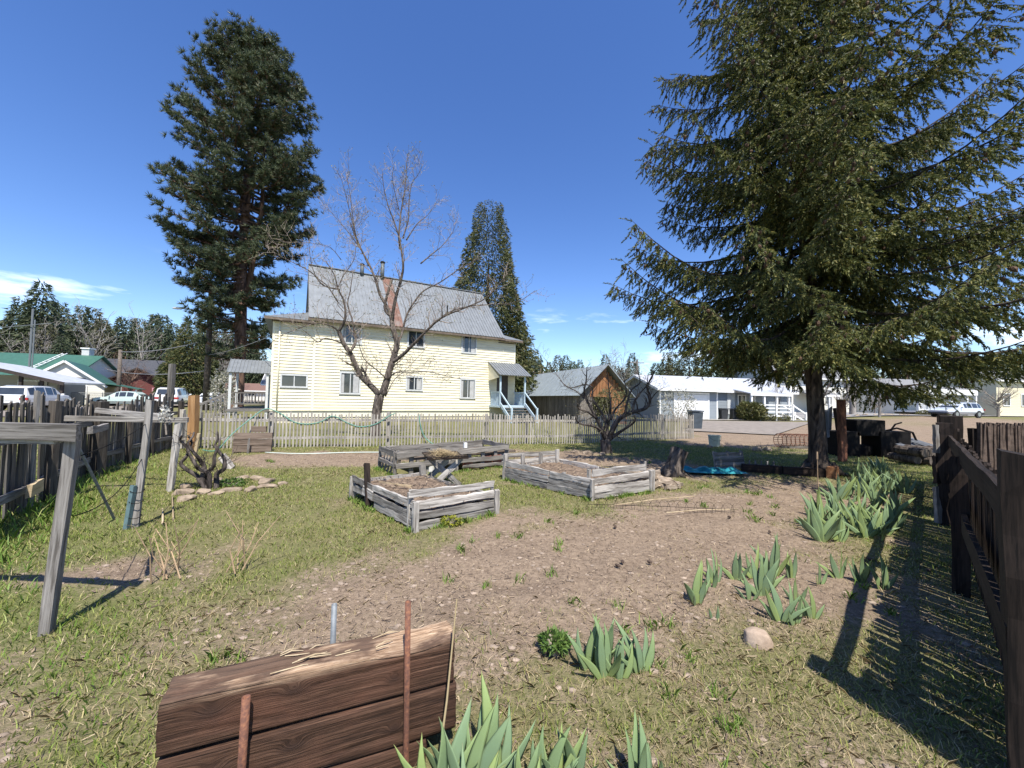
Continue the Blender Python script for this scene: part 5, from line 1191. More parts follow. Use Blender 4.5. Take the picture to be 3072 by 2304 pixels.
# ------------------------------------------------------------------ stones
def stone(x, y, d, seed, label, grp=None, z=None, rz=0.0, mat=None):
    r = random.Random(seed); bm = bmesh.new()
    for k in range(26):
        v = Vector((r.gauss(0, 1), r.gauss(0, 1), r.gauss(0, 1))).normalized() * r.uniform(.82, 1.08); v.z = max(-.6, min(.62, v.z * 1.1)); bm.verts.new((v.x * d[0] / 2, v.y * d[1] / 2, v.z * d[2] / 1.3))
    hull = bmesh.ops.convex_hull(bm, input=bm.verts); bmesh.ops.delete(bm, geom=[e for e in hull['geom_interior'] if isinstance(e, bmesh.types.BMVert)], context='VERTS')
    bmesh.ops.bevel(bm, geom=list(bm.edges), offset=min(d) * .07, segments=2, affect='EDGES', profile=.6); bmesh.ops.subdivide_edges(bm, edges=[e for e in bm.edges if e.calc_length() > max(d) * .12], cuts=2, use_grid_fill=True); bmesh.ops.triangulate(bm, faces=list(bm.faces))
    for v in bm.verts: v.co += v.co.normalized() * .03 * max(d) * mnoise.noise(v.co * (5 / max(d)) + Vector((seed, 0, 0)))
    me = bpy.data.meshes.new('field_stone'); bm.to_mesh(me); bm.free(); me.materials.append(mat or M_STONE)
    o = bpy.data.objects.new('field_stone', me); col.objects.link(o)
    o.location = (x, y, (gz(x, y) + d[2] * .16) if z is None else z); o.rotation_euler = (r.uniform(-.12, .12), r.uniform(-.12, .12), rz); return tag(o, label, 'stone', grp)
big = stone(1.7, 2.66, (.22, .18, .17), 4, 'single tan rounded stone among the grass and irises', rz=.4, mat=stone_mat('pinkish_round_stone', (0.30, 0.22, 0.16), (0.52, 0.41, 0.31)))
for v in big.data.vertices: v.co = v.co.lerp(Vector((v.co.x / .11, v.co.y / .09, v.co.z / .10)).normalized() * Vector((1, 1, 1)).length * 0 + Vector((Vector((v.co.x / .11, v.co.y / .09, v.co.z / .10)).normalized().x * .11, Vector((v.co.x / .11, v.co.y / .09, v.co.z / .10)).normalized().y * .09, Vector((v.co.x / .11, v.co.y / .09, v.co.z / .10)).normalized().z * .085)), .45)
big.location.z -= .025; big.data.polygons.foreach_set('use_smooth', [True] * len(big.data.polygons))
SR = [(-5.02, 5.98, .34, .22, .13), (-4.72, 5.68, .30, .2, .11), (-4.78, 6.05, .3, .2, .1), (-4.45, 6.2, .34, .16, .08), (-4.2, 6.3, .36, .2, .09), (-4.1, 6.55, .4, .22, .08), (-4.35, 6.9, .4, .26, .16), (-4.65, 7.15, .34, .2, .1), (-5.0, 7.2, .32, .2, .09), (-5.25, 6.95, .3, .2, .1), (-4.55, 6.02, .28, .15, .06), (-4.0, 6.85, .26, .18, .08), (-5.3, 6.35, .3, .2, .12)]
for k, (x, y, a, c, e) in enumerate(SR):
    stone(x, y, (a, c, e), 10 + k, 'flat tan stone in the ring round the grape vine stump', 'stones ringing the grape vine', rz=k * 1.3)
for k, (x, y, a) in enumerate([(2.25, 11.3, .3), (2.65, 11.2, .26), (1.95, 11.45, .25), (6.4, 14.6, .3), (6.8, 14.2, .22), (7.0, 13.6, .25), (8.3, 13.0, .4), (8.7, 13.1, .35)]):
    stone(x, y, (a, a * .8, a * .55), 40 + k, 'rough stone lying near the small bare apple tree' if k < 3 else 'rough stone on the ground by the driveway end', 'stones by the apple tree' if k < 3 else 'stones by the driveway', rz=k)
g = random.Random(8)
for k in range(16):
    x, y = 30.5 + k * .9 + g.uniform(-.3, .3), 37.6 + k * .34 + g.uniform(-.4, .2)
    stone(x, y, (g.uniform(.4, .8), .4, .3), 60 + k, 'pale border stone in the row along the road edge', 'border stones along the road', rz=g.random() * 3)

# ------------------------------------------------------------------ things under the fir
M_STUMP = bark('grey_dead_stump', (0.03, 0.024, 0.02), (0.15, 0.122, 0.10), (14, 14, 2.5))
su = thing('tree_stump', (3.52, 8.3, 0), 'dark hollow leaning tree stump beside the turquoise tarp', 'stump')
m = MB(); m.tube([(3.46, 8.3, -.1), (3.50, 8.3, .15), (3.58, 8.32, .38), (3.64, 8.34, .56)], [.24, .19, .17, .185], 16)
o = m.build('trunk', M_STUMP, su, smooth=True)
for v in o.data.vertices:
    n_ = mnoise.noise(v.co * 9); v.co.x += n_ * .05; v.co.y += n_ * .04; v.co.z += .05 * mnoise.noise(v.co * 5) * (v.co.z > .3)
for k in range(5): MB().tube([(3.48 + .1 * math.cos(k * 1.3), 8.3 + .1 * math.sin(k * 1.3), .12), (3.48 + .33 * math.cos(k * 1.3), 8.3 + .33 * math.sin(k * 1.3), -.02)], [.08, .03], 7).build('root', M_STUMP, su, smooth=True)
M_DRIFT = wood('pale_driftwood', (0.26, 0.19, 0.13), (0.55, 0.46, 0.36), 14, 2, vary=.25)
g = random.Random(3)
for k in range(17):
    a = g.uniform(-.5, .9); x, y = 2.68 + g.uniform(-.24, .3), 7.1 + g.uniform(-.22, .22); L = g.uniform(.2, .5) if k > 5 else g.uniform(.35, .6); z = .05 + .24 * max(0, 1 - abs(x - 2.6) / .3) * g.random()
    o = plank('driftwood_piece', (x - L / 2 * math.cos(a), y - L / 2 * math.sin(a), z + g.uniform(-.04, .14)), (x + L / 2 * math.cos(a), y + L / 2 * math.sin(a), z), g.uniform(.05, .11), g.uniform(.03, .05), M_DRIFT, None, rough=.02, seg=7, variant=k)
    tag(o, 'pale split driftwood piece in the heap right of the slatted bed', 'driftwood', 'driftwood heap')
tp = MB(); n1, n2 = 36, 12; vs, fs = [], []
for i in range(n1 + 1):
    for j in range(n2 + 1):
        u, v = i / n1, j / n2; x, y = 3.85 + u * 1.35, 8.45 + v * .5 - .1 * math.sin(u * 3); vs.append((x, y, .02 + .16 * max(0, mnoise.noise(Vector((x * 4, y * 9, 1))) + .25) * math.sin(math.pi * v) ** .6 + .03))
for i in range(n1):
    for j in range(n2): a = i * (n2 + 1) + j; fs.append((a, a + n2 + 1, a + n2 + 2, a + 1))
tp.add(vs, fs); M_TARP = plain('turquoise_tarp', (0.02, 0.20, 0.23), .45, .5, 5)
tag(tp.build('crumpled_tarp', M_TARP, None, smooth=True), 'crumpled turquoise tarp on the ground beside the dark stump', 'tarp')
gp = thing('pallet', (5.2, 9.0, 0), 'grey pallet leaning in the shade behind the turquoise tarp', 'pallet')
for k in range(5): plank('slat', (4.75, 8.95 + .02 * k, .08 + .075 * k), (5.6, 9.25 + .02 * k, .06 + .075 * k), .06, .02, M_GREY, gp)
for s in (0.02, .42, .82): plank('bearer', (4.78 + s, 9.0 + s * .35, 0), (4.78 + s, 9.12 + s * .35, .42), .06, .05, M_GREY, gp, up=(1, 0, 0))
eb = thing('timber_edging', (6.0, 8.6, 0), 'dark timber edging of the shaded bed running to the fir trunk', 'edging')
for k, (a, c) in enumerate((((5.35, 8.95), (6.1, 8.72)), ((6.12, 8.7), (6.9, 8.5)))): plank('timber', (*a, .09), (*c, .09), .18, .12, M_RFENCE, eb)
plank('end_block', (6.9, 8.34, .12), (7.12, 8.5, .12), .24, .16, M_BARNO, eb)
for k in range(5): plank('slat', (5.55 + .12 * k, 8.98 - .03 * k, .0), (5.55 + .12 * k, 8.98 - .03 * k, .25), .03, .02, M_GREY, eb, up=(1, 0, 0))
pail(7.34, 13.93, .17, .21, .40, plain('yellowed_white_plastic', (0.52, 0.52, 0.40), .6, .15), 'yellowed white bucket standing on the grass by the fence end')
def bin_(x, y, label, grp, s=1.0, mat=M_BLACKP):
    t = thing('wheelie_bin', (x, y, 0), label, 'bin', grp); z0 = gz(x, y)
    m = MB(); a, c = .24 * s, .3 * s
    m.add([(x - a, y - a, z0), (x + a, y - a, z0), (x + a, y + a, z0), (x - a, y + a, z0), (x - c, y - c, z0 + .95 * s), (x + c, y - c, z0 + .95 * s), (x + c, y + c, z0 + .95 * s), (x - c, y + c, z0 + .95 * s)], [(3, 2, 1, 0), (4, 5, 6, 7), (0, 1, 5, 4), (1, 2, 6, 5), (2, 3, 7, 6), (3, 0, 4, 7)]); m.build('body', mat, t, bevel=.02)
    MB().box((x, y, z0 + 1.0 * s), (c * 2.2, c * 2.3, .07 * s)).build('lid', mat, t, bevel=.02)
    for sx in (-1, 1): MB().tube([(x + sx * a * 1.1, y + a, z0 + .1 * s), (x + sx * a * 1.25, y + a, z0 + .1 * s)], .1 * s, 12).build('wheel', M_BLACKP, t)
M_BIN = plain('dark_blue_grey_bin', (0.06, 0.075, 0.09), .5, .2)
bin_(10.6, 22.2, 'dark blue grey wheelie bin at the end of the picket fence', None, 1.05, M_BIN)
bin_(18.7, 34.0, 'black wheelie bin nearest the garage corner', 'bins by the garage'); bin_(19.8, 34.2, 'black wheelie bin next to the round shrub', 'bins by the garage')
# post with hanging cloth, roll of wire, old stove and leaning boards behind the fir
rp = thing('bark_post', (9.4, 10.95, 0), 'reddish peeling post with fresh top right of the fir trunk', 'post')
plank('post', (9.40, 10.95, -.2), (9.37, 10.95, 1.72), .17, .13, wood('peeling_red_brown_wood', (0.06, 0.025, 0.018), (0.27, 0.12, 0.07), 9, 3, vary=.1), rp, up=(1, 0, 0), rough=.012)
MB().box((9.37, 10.95, 1.73), (.18, .14, .02)).build('fresh_top', M_FRESH, rp)
tp2 = MB(); vs, fs = [], []
for i in range(13):
    for j in range(11):
        u, v = i / 12, j / 10; vs.append((8.98 + .45 * u, 11.3 + .1 * math.sin(u * 9) * (.3 + v), 1.55 - .12 * math.sin(math.pi * u) - v * (.9 - .2 * u)))
for i in range(12):
    for j in range(10): a = i * 11 + j; fs.append((a, a + 1, a + 12, a + 11))
tp2.add(vs, fs); tag(tp2.build('hanging_cloth', plain('grey_blue_cloth', (0.13, 0.14, 0.17), .9, .4, 3), None, smooth=True), 'dark grey cloth hung between the fir trunk and the peeling post', 'cloth')
wm = thing('wire_roll', (10.2, 14.2, 0), 'roll of rusty wire mesh lying left of the fir trunk', 'wire roll')
m = MB()
for k in range(9): xx = 9.75 + .16 * k; m.tube([(xx, 14.1 + xx * .0 + .24 * math.cos(a), .24 + .24 * math.sin(a)) for a in np.linspace(0, 6.28, 17)], .012, 4)
for a in np.linspace(0, 6.28, 19)[:-1]: m.tube([(9.75, 14.1 + .24 * math.cos(a), .24 + .24 * math.sin(a)), (11.03, 14.1 + .24 * math.cos(a), .24 + .24 * math.sin(a))], .008, 4)
m.build('mesh', M_RUST, wm); plank('board', (9.7, 13.85, .03), (10.95, 13.85, .03), .06, .04, M_GREY, wm)
stv = thing('old_machine', (11.3, 12.2, 0), 'black old iron machine with box top and curved pipes in the shade', 'machine')
MB().span(10.85, 11.75, 12.1, 12.8, .62, 1.12).build('hopper', M_DKIRON, stv, bevel=.02)
MB().span(10.25, 10.95, 12.1, 12.7, -.05, .75).build('side_box', M_DKIRON, stv, bevel=.02)
MB().span(11.55, 12.5, 12.05, 12.75, -.05, .78).build('side_box', M_DKIRON, stv, bevel=.02)
MB().span(10.96, 11.54, 12.3, 12.8, -.05, .3).build('base', M_DKIRON, stv)
MB().tube([(11.8, 12.3, .75), (12.2, 12.2, .88), (12.7, 12.2, .75), (12.95, 12.25, .3), (12.98, 12.25, 0)], .03, 8).build('pipe', M_DKIRON, stv, smooth=True)
MB().tube([(12.0, 12.2, .8), (12.15, 12.2, 1.0), (12.35, 12.2, 1.06)], .025, 8).build('lever', M_DKIRON, stv, smooth=True)
plank('upright', (10.6, 12.4, .6), (10.5, 12.4, 1.48), .2, .14, M_RFENCE, stv, up=(1, 0, 0))
lbm = wood('blue_grey_boards', (0.07, 0.075, 0.085), (0.24, 0.255, 0.28), 14, 1)
for k, (p0, p1) in enumerate((((11.9, 14.0, .95), (12.2, 10.8, .06)), ((12.4, 14.3, .98), (12.5, 11.0, .06)), ((12.8, 14.2, .9), (12.8, 11.0, .05)), ((13.6, 15.0, .9), (12.6, 10.7, .2)), ((12.2, 15.2, 1.3), (12.9, 11.2, .2)))):
    tag(plank('leaning_board', p0, p1, .16, .03, lbm, None, up=(1, .2, .3)), 'blue grey board leaning in the dark pile behind the right fence', 'board', 'boards in the dark pile')
pl_ = thing('log_pile', (11.8, 10.6, 0), 'dark pile of short logs in the shade behind the irises', 'log pile')
g = random.Random(6)
for k in range(16):
    x, y, z = 11.1 + (k % 8) * .24, 10.3 + g.uniform(0, .3), .12 + .22 * (k // 8); MB().tube([(x, y, z), (x + g.uniform(-.05, .05), y + .8, z)], g.uniform(.09, .125), 9).build('log', M_STUMP, pl_)

we = thing('wire_edging', (1.4, 5.85, 0), 'thin hooped wire edging on the soil before the slatted bed', 'wire edging'); m = MB()
for k in range(17):
    a = Vector((1.15 + .125 * k, 5.72 - .012 * k, 0)); m.tube([a + Vector((.11 * (1 - math.cos(t)) / 2 * 1.6, .02 * math.sin(t * 2), .16 * math.sin(t))) for t in np.linspace(0, math.pi, 9)], .002, 4, caps=False)
m.tube([(1.15, 5.72, .05), (2.2, 5.66, .06), (3.3, 5.6, .05)], .0035, 4); m.build('hoops', M_DKIRON, we)
for k, (p, q, l) in enumerate((((1.5, 5.75, .03), (3.0, 6.3, .06), 'long pale stalk lying before the driftwood heap'), ((2.2, 5.45, .03), (3.3, 5.62, .05), 'long pale stalk lying on the tilled soil'))):
    tag(MB().tube([p, (Vector(p) + Vector(q)) / 2 + Vector((0, .03, .01)), q], .006, 5).build('dry_stalk', M_FRESH, None), l, 'stalk')
pc = MB().blob((0, 0, .03), (.055, .035, .03), 3, .5, 2).mesh('pine_cone', plain('dark_pine_cone', (0.075, 0.05, 0.036), .9, .4, 30), False)
g = random.Random(4)
for k in range(14):
    x, y = g.uniform(.4, 4.6), g.uniform(3.6, 6.0)
    if poly_mask(np.array([x]), np.array([y]), BED_FEET[1], .02)[0] > .3: continue
    o = bpy.data.objects.new('pine_cone', pc); col.objects.link(o); o.location = (x, y, gz(x, y)); o.rotation_euler = (0, 0, g.random() * 6); tag(o, 'small dark pine cone lying on the bare soil', 'pine cone', 'pine cones on the soil')

# ------------------------------------------------------------------ trees and plants
BIG_LIMBS = [([(-5.09,14.5,0.25),(-5.06,14.5,0.92),(-4.97,14.5,1.58)], 0.2, 0.17),
  ([(-4.97,14.5,1.58),(-5.29,14.4,1.93),(-5.62,14.3,2.27),(-5.85,14.2,2.76),(-5.97,14.1,3.1),(-6.18,14.0,3.43),(-6.33,13.9,3.86)], 0.12, 0.07),
  ([(-6.33,13.9,3.86),(-6.12,13.8,4.14),(-6.02,13.7,4.47),(-6.06,13.6,4.93),(-6.22,13.5,5.29),(-6.34,13.4,5.79),(-6.6,13.3,6.23)], 0.055, 0.015),
  ([(-5.93,14.0,3.14),(-5.8,14.15,3.51),(-5.93,14.3,3.94),(-6.11,14.45,4.48),(-6.35,14.6,5.03),(-6.33,14.75,5.59),(-6.31,14.9,6.44)], 0.05, 0.012),
  ([(-4.88,14.5,1.58),(-4.76,14.55,2.05),(-4.64,14.6,2.62),(-4.49,14.65,3.2),(-4.44,14.7,3.62),(-4.6,14.75,4.05),(-4.71,14.8,4.47)], 0.145, 0.09),
  ([(-4.71,14.8,4.47),(-4.87,14.87,4.91),(-5.24,14.94,5.51),(-5.44,15.01,6.06),(-5.7,15.09,6.62),(-5.96,15.16,7.08),(-6.33,15.23,7.7),(-6.66,15.3,8.5)], 0.075, 0.02),
  ([(-4.68,14.8,4.42),(-4.63,14.7,4.82),(-4.49,14.6,5.43),(-4.32,14.5,5.93),(-4.21,14.4,6.42),(-4.25,14.3,6.95),(-4.34,14.2,7.53)], 0.075, 0.03),
  ([(-4.57,14.6,2.83),(-4.12,14.44,3.13),(-3.73,14.27,3.47),(-3.35,14.11,3.81),(-2.88,13.95,4.24),(-2.41,13.79,4.52),(-1.66,13.62,4.79),(-0.89,13.46,5.15),(-0.23,13.3,5.94)], 0.08, 0.012),
  ([(-4.44,14.7,3.57),(-4.3,14.81,3.96),(-4.2,14.93,4.62),(-3.98,15.04,5.18),(-3.59,15.16,5.76),(-2.98,15.27,6.14),(-2.14,15.39,6.8),(-1.39,15.5,7.25)], 0.055, 0.012),
  ([(-3.34,14.1,3.81),(-2.98,14.0,4.15),(-2.43,13.9,4.59),(-1.93,13.8,4.78),(-1.19,13.7,4.89),(0.03,13.6,4.97),(0.74,13.5,5.39)], 0.035, 0.008),
  ([(-4.72,14.5,2.15),(-4.27,14.18,2.44),(-3.69,13.86,2.43),(-2.89,13.54,2.43),(-2.25,13.22,2.28),(-1.74,12.9,2.18)], 0.03, 0.006),
  ([(-4.67,14.5,2.15),(-5.0,14.1,2.52),(-5.31,13.7,2.88),(-5.41,13.3,3.59)], 0.03, 0.008),
  ([(-6.3,13.9,3.81),(-6.46,13.6,4.0),(-6.89,13.3,4.03),(-7.42,13.0,3.73),(-7.82,12.7,3.44)], 0.035, 0.008),
  ([(-6.18,14.0,3.43),(-6.7,13.72,3.58),(-6.85,13.45,3.39),(-7.04,13.18,3.63),(-7.51,12.9,4.03)], 0.03, 0.007),
  ([(-6.22,13.5,5.29),(-6.7,13.38,5.39),(-6.98,13.26,5.73),(-7.26,13.14,5.92),(-7.9,13.02,6.2),(-8.44,12.9,6.52)], 0.03, 0.006),
  ([(-5.24,14.4,1.93),(-5.44,14.37,2.28),(-5.64,14.33,2.63),(-5.57,14.3,2.42)], 0.05, 0.03),
  ([(-4.75,14.5,1.53),(-4.52,14.7,2.16),(-4.23,14.9,2.49),(-3.77,15.1,3.05),(-3.35,15.3,3.62)], 0.02, 0.005),
  ([(-5.8,15.1,6.72),(-6.06,15.17,7.24),(-6.4,15.23,8.0),(-6.57,15.3,8.76),(-6.74,15.37,9.69),(-6.9,15.43,10.4),(-6.9,15.5,11.04)], 0.03, 0.006),
  ([(-6.03,15.1,7.22),(-6.67,15.35,8.04),(-7.17,15.6,8.59),(-7.76,15.85,9.23),(-8.24,16.1,9.74)], 0.025, 0.006),
  ([(-6.34,15.1,7.87),(-6.7,14.97,9.33),(-6.88,14.83,10.05),(-7.04,14.7,10.33)], 0.02, 0.004),
  ([(-4.32,14.3,7.09),(-4.4,14.38,7.67),(-4.38,14.46,8.55),(-4.29,14.54,9.44),(-4.27,14.62,10.2),(-4.28,14.7,10.89)], 0.045, 0.008),
  ([(-4.3,14.3,7.37),(-4.55,14.15,8.12),(-4.72,14.0,8.59),(-4.86,13.85,9.25),(-4.89,13.7,9.84)], 0.035, 0.007),
  ([(-4.29,14.5,7.59),(-4.15,14.66,8.37),(-4.18,14.82,9.16),(-4.14,14.98,9.98),(-3.91,15.14,10.51),(-3.75,15.3,11.14)], 0.03, 0.006),
  ([(-4.46,14.5,8.64),(-4.58,14.37,9.2),(-4.66,14.23,9.68),(-4.6,14.1,10.16)], 0.02, 0.005),
  ([(-4.15,14.5,7.52),(-3.84,14.83,8.31),(-3.51,15.17,8.84),(-3.16,15.5,9.69)], 0.028, 0.006),
  ([(-3.65,14.8,6.73),(-3.3,15.08,7.2),(-2.93,15.35,7.68),(-2.55,15.62,8.4),(-2.39,15.9,9.29)], 0.03, 0.006),
  ([(-4.75,14.8,6.07),(-5.0,14.8,5.0),(-4.78,14.8,4.65)], 0.05, 0.05),
  ([(-6.23,13.5,4.86),(-6.56,13.35,5.39),(-6.87,13.2,5.65),(-7.0,13.05,6.17),(-7.01,12.9,6.8)], 0.025, 0.006),
  ([(-6.34,13.7,5.36),(-6.23,13.85,5.87),(-5.92,14.0,6.53),(-5.93,14.15,7.13),(-6.1,14.3,7.33)], 0.02, 0.006),
  ([(-6.34,13.9,6.49),(-6.65,13.7,6.87),(-7.08,13.5,6.91),(-7.73,13.3,6.88),(-8.36,13.1,6.79)], 0.014, 0.004)]
APPLE_LIMBS = [([(2.92,11.68,-0.06),(2.88,11.68,0.17),(2.85,11.68,0.39)], 0.18, 0.15),
  ([(2.83,11.68,0.39),(2.68,11.5,0.65),(2.42,11.33,0.8),(1.98,11.16,0.88),(1.81,10.98,1.1)], 0.06, 0.015),
  ([(2.88,11.68,0.39),(2.76,11.65,0.67),(2.57,11.61,1.02),(2.34,11.58,1.4),(2.17,11.55,1.77),(2.22,11.51,2.15),(2.23,11.48,2.56)], 0.075, 0.012),
  ([(2.56,11.58,1.02),(2.26,11.35,1.21),(1.94,11.11,1.31),(1.87,10.88,1.46)], 0.045, 0.012),
  ([(2.91,11.68,0.39),(2.94,11.8,0.73),(3.03,11.92,1.08),(3.1,12.04,1.5),(3.06,12.16,1.97),(3.04,12.28,2.44)], 0.06, 0.01),
  ([(2.96,11.68,0.39),(3.11,11.6,0.81),(3.28,11.53,1.07),(3.63,11.46,1.24),(3.98,11.38,1.37),(4.07,11.3,1.66),(3.95,11.23,1.96),(4.05,11.16,2.27),(4.14,11.08,2.48)], 0.095, 0.015),
  ([(2.94,11.68,0.36),(3.17,11.46,0.6),(3.35,11.23,0.78),(3.52,11.0,0.98),(3.45,10.78,1.17)], 0.065, 0.015),
  ([(3.42,11.58,1.17),(3.51,11.7,1.52),(3.68,11.83,1.91),(3.98,11.96,2.14),(3.95,12.08,2.51)], 0.045, 0.01),
  ([(3.61,11.48,1.24),(3.69,11.56,1.55),(3.84,11.63,1.78),(4.09,11.7,2.04),(4.17,11.78,2.43)], 0.04, 0.01),
  ([(2.78,11.68,0.67),(2.91,11.81,0.92),(2.77,11.94,1.24),(2.53,12.07,1.62),(2.55,12.19,1.96),(2.31,12.32,2.06),(1.89,12.45,1.95),(1.56,12.58,2.19)], 0.045, 0.008),
  ([(2.17,11.58,1.62),(1.95,11.76,1.84),(1.64,11.93,2.0),(1.47,12.1,2.26),(0.86,12.28,3.07)], 0.022, 0.004),
  ([(3.04,11.78,0.99),(3.23,11.95,1.31),(3.61,12.13,1.71),(3.59,12.3,2.22),(3.53,12.48,2.67)], 0.04, 0.008),
  ([(4.0,11.18,1.56),(4.13,11.03,1.81),(4.28,10.88,1.96)], 0.02, 0.006)]
M_BARK_FIR = bark('dark_fir_bark', (0.018, 0.014, 0.012), (0.10, 0.078, 0.062), (10, 10, 2.0), dist=.05)
M_BARK_PINE = bark('orange_brown_pine_bark', (0.045, 0.03, 0.024), (0.21, 0.13, 0.095), (3, 3, .7), dist=.1)
M_BARK_GREY = bark('grey_orchard_bark', (0.045, 0.036, 0.030), (0.17, 0.14, 0.118), (12, 12, 3))
M_BARK_APPLE = bark('black_apple_bark', (0.022, 0.018, 0.016), (0.12, 0.10, 0.088), (12, 12, 3))
M_BARK_PALE = bark('pale_grey_bare_bark', (0.15, 0.135, 0.12), (0.34, 0.31, 0.28), (4, 4, 1))
M_TWIG = plain('pale_twigs', (0.26, 0.22, 0.18), .9, .2, 4)
M_FIR = leafmat('fir_needles', [(0, (0.036, 0.052, 0.017)), (.5, (0.088, 0.105, 0.030)), (.85, (0.17, 0.17, 0.046)), (1, (0.26, 0.22, 0.07))], .6, .3)
M_PINE = leafmat('pine_needles', [(0, (0.028, 0.045, 0.026)), (.5, (0.072, 0.098, 0.050)), (.92, (0.135, 0.15, 0.075)), (1, (0.19, 0.13, 0.07))], .5, .25)
M_CEDAR = leafmat('cedar_sprays', [(0, (0.03, 0.045, 0.017)), (.5, (0.078, 0.09, 0.032)), (.9, (0.13, 0.135, 0.05)), (1, (0.19, 0.14, 0.06))], .6, .25)
M_FAR = leafmat('far_conifer_needles', [(0, (0.032, 0.050, 0.028)), (.6, (0.068, 0.090, 0.046)), (1, (0.11, 0.12, 0.06))], .7, .2)
M_FAR2 = leafmat('far_olive_needles', [(0, (0.045, 0.050, 0.025)), (.6, (0.085, 0.088, 0.042)), (1, (0.13, 0.12, 0.06))], .7, .1)

def frames(D, rngl, roll=True):
    """rotation matrices whose z axis is D (n,3), with a random roll"""
    D = D / np.linalg.norm(D, axis=1, keepdims=True); n = len(D)
    r = rngl.normal(size=(n, 3)); X = np.cross(r, D); X /= np.linalg.norm(X, axis=1, keepdims=True) + 1e-9; Y = np.cross(D, X)
    return np.stack([X, Y, D], -1)
def inst(T, O, Fm, S):
    """template T (k,3) placed n times -> (n*k,3)"""
    T = np.asarray(T)
    return (np.einsum('nij,kj->nki', Fm, T) * np.asarray(S).reshape(-1, 1, 1) + O[:, None, :]).reshape(-1, 3)
def leaf_tri(p, d, side, L, w): return [p - side * w / 2, p + side * w / 2, p + d * L]
def tw_template(seed, n=15, leafL=.15, leafW=.055, curve=.25, flat=.6):
    g = np.random.default_rng(seed); out = []
    for i in range(n):
        s = (i + .5) / n; p = np.array([curve * s * s, 0, s])
        for sg in (-1, 1):
            a = g.uniform(0, 6.28) if g.random() > flat else (0 if sg > 0 else math.pi) + g.normal(0, .35)
            d = np.array([math.cos(a) * .8, math.sin(a) * .8, .75 + .5 * s]); d /= np.linalg.norm(d); sd = np.cross(d, g.normal(size=3)); sd /= np.linalg.norm(sd)
            out += leaf_tri(p, d, sd, leafL * (1.15 - .5 * s) * g.uniform(.8, 1.25), leafW)
    p = np.array([curve, 0, 1.0]); out += leaf_tri(p, np.array([.3, 0, .95]), np.array([0, 1., 0]), leafL, leafW)
    return np.array(out)

